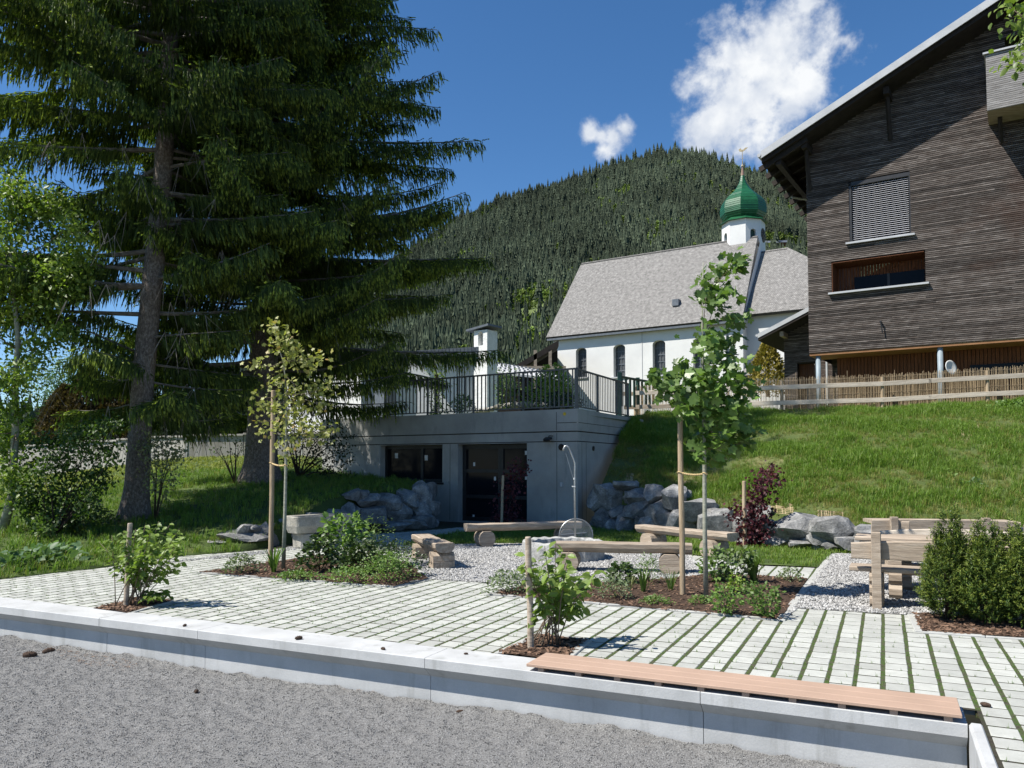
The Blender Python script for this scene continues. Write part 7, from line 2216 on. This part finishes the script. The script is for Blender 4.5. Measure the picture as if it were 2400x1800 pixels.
for i, (px, yt, w_) in enumerate(((15, 1005, 90), (70, 985, 110), (120, 1000, 90), (-60, 990, 120))):
    cone_hedge(('round green bush far behind at the left edge', 'taller green bush far behind the ash trunk', 'green bush far behind the hazel', 'green bush far left outside the lawn')[i], px, 66, yt, 1075, w_, 'hazel', 2600, .18, .35, 'far_bush', group='bushes far beyond the left lawn')

# ================================================================== SPRUCES
def spruce(label, base, H, trunk, rfun, zmin, seed, dens=1.0, step=.42, per=5, topcut=None, sparse=None, nlimit=None):
    r = random.Random(seed); t = thing('spruce_tree', label, 'tree', base)
    base = Vector(base)
    def axis(z):
        for (z0, x0, r0), (z1, x1, r1) in zip(trunk[:-1], trunk[1:]):
            if z <= z1: 
                f = (z - z0) / (z1 - z0); return base + Vector((x0 + (x1 - x0) * f, 0, z)), r0 + (r1 - r0) * f
        return base + Vector((trunk[-1][1], 0, z)), trunk[-1][2]
    zs = [q[0] for q in trunk]
    mb = MB(); pts = []; rad = []
    z = -.3
    while z < H - .2:
        p, rr = axis(max(z, 0)); p = Vector((p.x, p.y, base.z + z)); flare = 1 + .60 * math.exp(-max(z, 0) / .40)
        pts.append(p); rad.append(rr * flare * r.uniform(.97, 1.03)); z += .28 if z < 2 else .7
    mb.tube(pts, rad, 18); part(mb, 'trunk', M['bark'], t, smooth=True)
    brm = MB(); A_, Dn, L_, W_2, tipf = [], [], [], [], []
    z = zmin; az = r.uniform(0, 6)
    while z < H - .3:
        for k in range(per):
            az += 2.399 + r.uniform(-.25, .25)
            zz = z + r.uniform(-.5, .5)
            ln = rfun(zz, az) * (r.uniform(.82, 1.12) if r.random() < .7 else r.uniform(.45, .85))
            if ln < .25: continue
            if sparse and r.random() < sparse(zz, az): continue
            p0, tr_ = axis(zz)
            o = Vector((math.cos(az), math.sin(az), 0))
            droop = r.uniform(-.10, .22) if zz > 3.5 else r.uniform(.15, .40); upc = droop + r.uniform(-.08, .16)
            def bp(s, o=o, ln=ln, p0=p0, droop=droop, upc=upc):
                return p0 + o * (ln * s) + Vector((0, 0, ln * (-droop * s + upc * s * s)))
            brm.tube([bp(i / 6) for i in range(7)], [max(.008, .013 * ln * (1 - i / 6.6)) for i in range(7)], 5, cap=False)
            side = Vector((-o.y, o.x, 0))
            nb = max(3, int(ln / .13 * dens))
            for i in range(nb):
                s = .14 + .86 * (i + r.random()) / nb
                q = bp(s); tang = (bp(min(1, s + .05)) - bp(s - .05)).normalized()
                for sg in (-1, 1):
                    l2 = (.12 + .85 * math.sin(math.pi * min(1, .18 + .80 * s)) ** .8) * r.uniform(.55, 1.1) * min(1, ln / 2.4)
                    d2 = (tang * .75 + side * sg * r.uniform(.5, 1.0) + Vector((0, 0, r.uniform(-.28, .06)))).normalized()
                    m = max(3, int(l2 / .048))
                    for j in range(m):
                        g = (j + r.random() * .6) / m
                        p = q + d2 * (l2 * g) + Vector((0, 0, -.22 * l2 * g * g))
                        hang = r.random() < .78
                        if hang:
                            d3 = Vector((r.uniform(-.25, .25) + o.x * .22, r.uniform(-.25, .25) + o.y * .22, -1)); l3 = r.uniform(.14, .50) * min(1, .5 + ln / 5)
                        else:
                            d3 = d2 + Vector((r.uniform(-.3, .3), r.uniform(-.3, .3), r.uniform(-.35, .05))); l3 = r.uniform(.14, .26)
                        A_.append(p); Dn.append(d3); L_.append(l3); W_2.append(r.uniform(.020, .040)); tipf.append((s > .5 or (g > .6 and s > .3)) and r.random() < .75)
        z += step * (1 + .25 * r.random()) * (1.0 if z < topcut else 2.2)
    dead = MB()
    for _ in range(150):
        zz = r.uniform(zmin * .7, 8.5); a = r.uniform(0, 6.28); p0, tr_ = axis(zz); o = Vector((math.cos(a), math.sin(a), 0)); q = r.uniform(.3, .9) * rfun(zz, a) * .75
        p = p0 + o * q + Vector((0, 0, r.uniform(-.1, .3)))
        for _ in range(3):
            e = p + Vector((r.uniform(-.3, .3), r.uniform(-.3, .3), -r.uniform(.2, .8))); dead.tube(bend(p, e, r.uniform(-.06, .06), 3), [.006, .005, .004, .003], 3, cap=False)
    part(dead, 'dead_twigs', M['limb'], t, kind='stuff')
    part(brm, 'limbs', M['limb'], t, kind='stuff')
    A_ = np.array(A_); Dn = norm(np.array(Dn)); L_ = np.array(L_); W_2 = np.array(W_2); tipf = np.array(tipf)
    n = len(A_)
    S1 = norm(np.cross(Dn, rng.normal(0, 1, (n, 3)))); S2 = np.cross(Dn, S1)
    Vs = []; Qs = []; o_ = 0
    for Sx in (S1, S2):
        a = A_; m_ = A_ + Dn * (L_ * .42)[:, None]; e = A_ + Dn * L_[:, None]
        V_ = np.stack([a, m_ - Sx * W_2[:, None] * .5, e, m_ + Sx * W_2[:, None] * .5], 1).reshape(-1, 3)
        Vs.append(V_); Qs.append(np.arange(n * 4).reshape(n, 4) + o_); o_ += n * 4
    link('crown', np_mesh('crown', np.concatenate(Vs), np.concatenate(Qs), M['needle']), t)
    k = tipf; m = k.sum(); Vs = []; Qs = []; o_ = 0
    for Sx in (S1, S2):
        a = A_[k] + Dn[k] * (L_[k] * .62)[:, None]; e = a + (Dn[k] + np.array([0, 0, -.2])) * (.06 + .06 * rng.random(m))[:, None]; mm = (a + e) / 2
        V_ = np.stack([a, mm - Sx[k] * .019, e, mm + Sx[k] * .019], 1).reshape(-1, 3)
        Vs.append(V_); Qs.append(np.arange(m * 4).reshape(m, 4) + o_); o_ += m * 4
    link('new_growth', np_mesh('new_growth', np.concatenate(Vs), np.concatenate(Qs), M['needle_new']), t)
    return n
# left spruce: bare lower trunk seen in gaps, leaning a little
s1x = X(318, 17.9); s1b = (s1x, 17.9, lawn_h(s1x, 17.9) - .05)
def r1(z, az):
    base_ = 4.6 if z < 12 else 4.6 * (1 - (z - 12) / 13)
    c = math.cos(az)
    if z < 4.0: base_ *= .55 + .15 * z / 4
    return base_ * (1.0 + .15 * max(0, -c)) * (.82 if c > .4 else 1)
n1_ = spruce('tall left spruce with a bare flecked trunk visible through gaps in the branches', s1b, 25, [(0, 0, .255), (1.0, .06, .25), (3.0, .12, .24), (8, .50, .20), (14, .70, .13), (25, .75, .02)], r1, 2.3, 21, 1.05, .42, 6, 14.5,
             sparse=lambda z, az: (.30 if z < 9 else .08) + (.45 if (math.sin(az) < -.35 and z < 8.2) else 0))
s2x = X(612, 22); s2b = (s2x, 22, lawn_h(s2x, 22) - .05)
def r2(z, az):
    c = math.cos(az)
    if z < 7: b_ = 5.7
    elif z < 26: b_ = 5.7 * (1 - (z - 7) / 25)
    else: b_ = 1.9 * (29 - z) / 3
    if z < 3.4: b_ *= .75
    return b_ * (1.02 if c > 0 else .92) * (1 + .10 * math.sin(z * 2.1))
n2_ = spruce('dense dark right spruce whose branches hang over the garage', s2b, 29, [(0, 0, .42), (1.5, .02, .40), (4, .05, .37), (12, .2, .30), (20, .2, .16), (29, .2, .02)], r2, 2.6, 33, 1.0, .40, 7, 16.5, sparse=lambda z, az: (.25 if z < 4.2 else .0) + (.25 if (math.sin(az) > .5) else 0))

# leafy branch tree outside the right edge, its twigs reach into the picture
ob = (8.3, 9.6, 0)
tt_ = thing('walnut_tree', 'branch tips with bright green leaves hanging in from the upper right corner', 'tree', ob)
mb = MB(); mb.tube([Vector(ob), Vector((8.25, 9.6, 2.5)), Vector((8.1, 9.5, 5.0)), Vector((8.0, 9.5, 8.0))], [.16, .13, .09, .03], 10); part(mb, 'trunk', M['bark_smooth'], tt_, smooth=True)
wcl = [(2362, 14, .8), (2388, 6, 1), (2380, 34, .8), (2400, 40, 1), (2392, 100, .7), (2375, 128, .8), (2360, 150, .7), (2385, 150, .9), (2400, 130, 1), (2410, 90, 1), (2420, 20, 1.2), (2430, 150, 1.2), (2450, 60, 1.4), (2490, 0, 1.6), (2500, 120, 1.6), (2560, 60, 1.8), (2560, -60, 1.8), (2480, -120, 1.6), (2620, 150, 1.8), (2640, -20, 2)]
for c in wcl[::2]: stem(tt_, bend((8.12, 9.5, 5.0 + rnd.uniform(-.6, 1.5)), at(c[0], c[1], 9.3 + rnd.uniform(-.3, .3)), -.1), .02, .004, M['twig'], 5, 'branch')
P = cluster_pts(wcl, 9.3, 26, .15, .2); n = len(P)
leaf_obj('crown', P, np.array([-.4, -.2, -.5]) + rng.normal(0, .5, (n, 3)), rng.uniform(.07, .12, n), LEAF, M['ash'], tt_, up=(-.4, -.3, .8), jit=.5)

# ================================================================== CAR AND SMALL THINGS
cY = 38.0; cx = X(80, cY) - 2.1; cz = lawn_h(cx + 1.5, cY) - .45
car = thing('parked_car', 'dark grey parked car half hidden by leaves at the left edge', 'car', (cx, cY, cz))
M['car'] = surf('car_paint', [(.3, (.05, .055, .06)), (.7, (.06, .066, .072))], 1, .25, spec=.6)
def loft(mb, secs):
    n = len(secs[0][1])
    vs = [(x, y, z) for x, pr_ in secs for y, z in pr_]
    fs = [(i * n + k, i * n + (k + 1) % n, (i + 1) * n + (k + 1) % n, (i + 1) * n + k) for i in range(len(secs) - 1) for k in range(n)]
    fs += [tuple(range(n - 1, -1, -1)), tuple((len(secs) - 1) * n + k for k in range(n))]
    mb.add(vs, fs)
def sec(w_, z0, z1): return [(-w_, z0), (w_, z0), (w_ * 1.03, (z0 + z1) / 2), (w_ * .94, z1), (-w_ * .94, z1), (-w_ * 1.03, (z0 + z1) / 2)]
mb = MB(); loft(mb, [(-2.1, sec(.70, .35, .72)), (-1.9, sec(.84, .25, .80)), (-.9, sec(.88, .22, .92)), (.0, sec(.88, .22, .96)), (1.2, sec(.88, .22, .96)), (1.95, sec(.84, .25, .92)), (2.1, sec(.74, .35, .86))]); part(mb, 'body', M['car'], car, world=False)
mb = MB(); loft(mb, [(-.95, sec(.74, .92, .96)), (-.30, sec(.70, .95, 1.42)), (.9, sec(.70, .95, 1.45)), (1.55, sec(.68, .95, 1.36)), (1.95, sec(.66, .92, .98))]); part(mb, 'cabin', M['glass'], car, world=False)
mb = MB(); loft(mb, [(-.25, sec(.66, 1.42, 1.45)), (.9, sec(.66, 1.45, 1.49)), (1.5, sec(.62, 1.36, 1.40))]); part(mb, 'roof', M['car'], car, world=False)
for x in (-1.35, 1.35):
    for y in (-.80, .80):
        mb = MB(); mb.tube([(x, y - .11, .32), (x, y + .11, .32)], .32, 16); wh = part(mb, 'wheel', M['black'], car, world=False)
        mb = MB(); mb.tube([(x, y + math.copysign(.112, y), .32), (x, y + math.copysign(.12, y), .32)], .2, 12); part(mb, 'rim', M['steel'], wh, world=False)
for y in (-.6, .6):
    mb = MB(); mb.box((2.06, y, .78), (.10, .25, .12)); part(mb, 'tail_light', M['redboard'], car, world=False)

cone_m = surf('cone_scales', [(.3, (.035, .022, .016)), (.7, (.10, .065, .045))], 60, .9)
def pine_cone(label, px, z, s=1.0):
    b = G(px[0], px[1], z); t = thing('spruce_cone', label, 'cone', b, rnd.uniform(0, 6), 'fallen cones and scraps')
    mb = MB(); prof = [(.004, -.05), (.018, -.042), (.024, -.02), (.024, .01), (.017, .035), (.004, .05)]
    Mx = Matrix.Translation((0, 0, .02 * s)) @ Matrix.Rotation(R(86), 4, 'Y') @ Matrix.Scale(s, 4)
    q = MB(); q.lathe(prof, 10); mb.add([Mx @ Vector(v) for v in q.v], q.f)
    for i in range(40):
        f = (i + .5) / 40; a = i * 2.4; rr = .024 * math.sin(math.pi * (.12 + .8 * f)); c = Vector((rr * math.cos(a), rr * math.sin(a), -.045 + .09 * f)); o_ = Vector((math.cos(a), math.sin(a), .5)) * .009; s_ = Vector((-math.sin(a), math.cos(a), 0)) * .007
        mb.add([Mx @ v for v in (c - s_, c + s_, c + o_)], [(0, 1, 2)])
    part(mb, 'scales', cone_m, t, world=False)
pine_cone('fallen spruce cone on the fine gravel at the left, the lower of two', (70, 1541), GRIT_Z + .01, 1.5)
pine_cone('fallen spruce cone on the fine gravel at the left, the upper of two', (114, 1532), GRIT_Z + .015, 1.4)
pine_cone('dark scrap on the fine gravel near the wall in the middle', (1078, 1672), GRIT_Z + .015, .7)
pine_cone('dark scrap on the fine gravel at the lower left', (460, 1624), GRIT_Z, .7)
pine_cone('tiny dark scrap on the seat wall, leftmost of the row', (433, 1468), 0.0, .55)
pine_cone('curled dark leaf on the middle of the seat wall', (700, 1499), 0.0, .8)
pine_cone('dark scrap on the seat wall left of its middle joint', (898, 1523), 0.0, .55)
pine_cone('tiny dark scrap on the seat wall right of its middle joint', (1092, 1534), 0.0, .4)
pine_cone('curled dark scrap on the pavers right of the plank seat', (2310, 1656), -.012, .7)
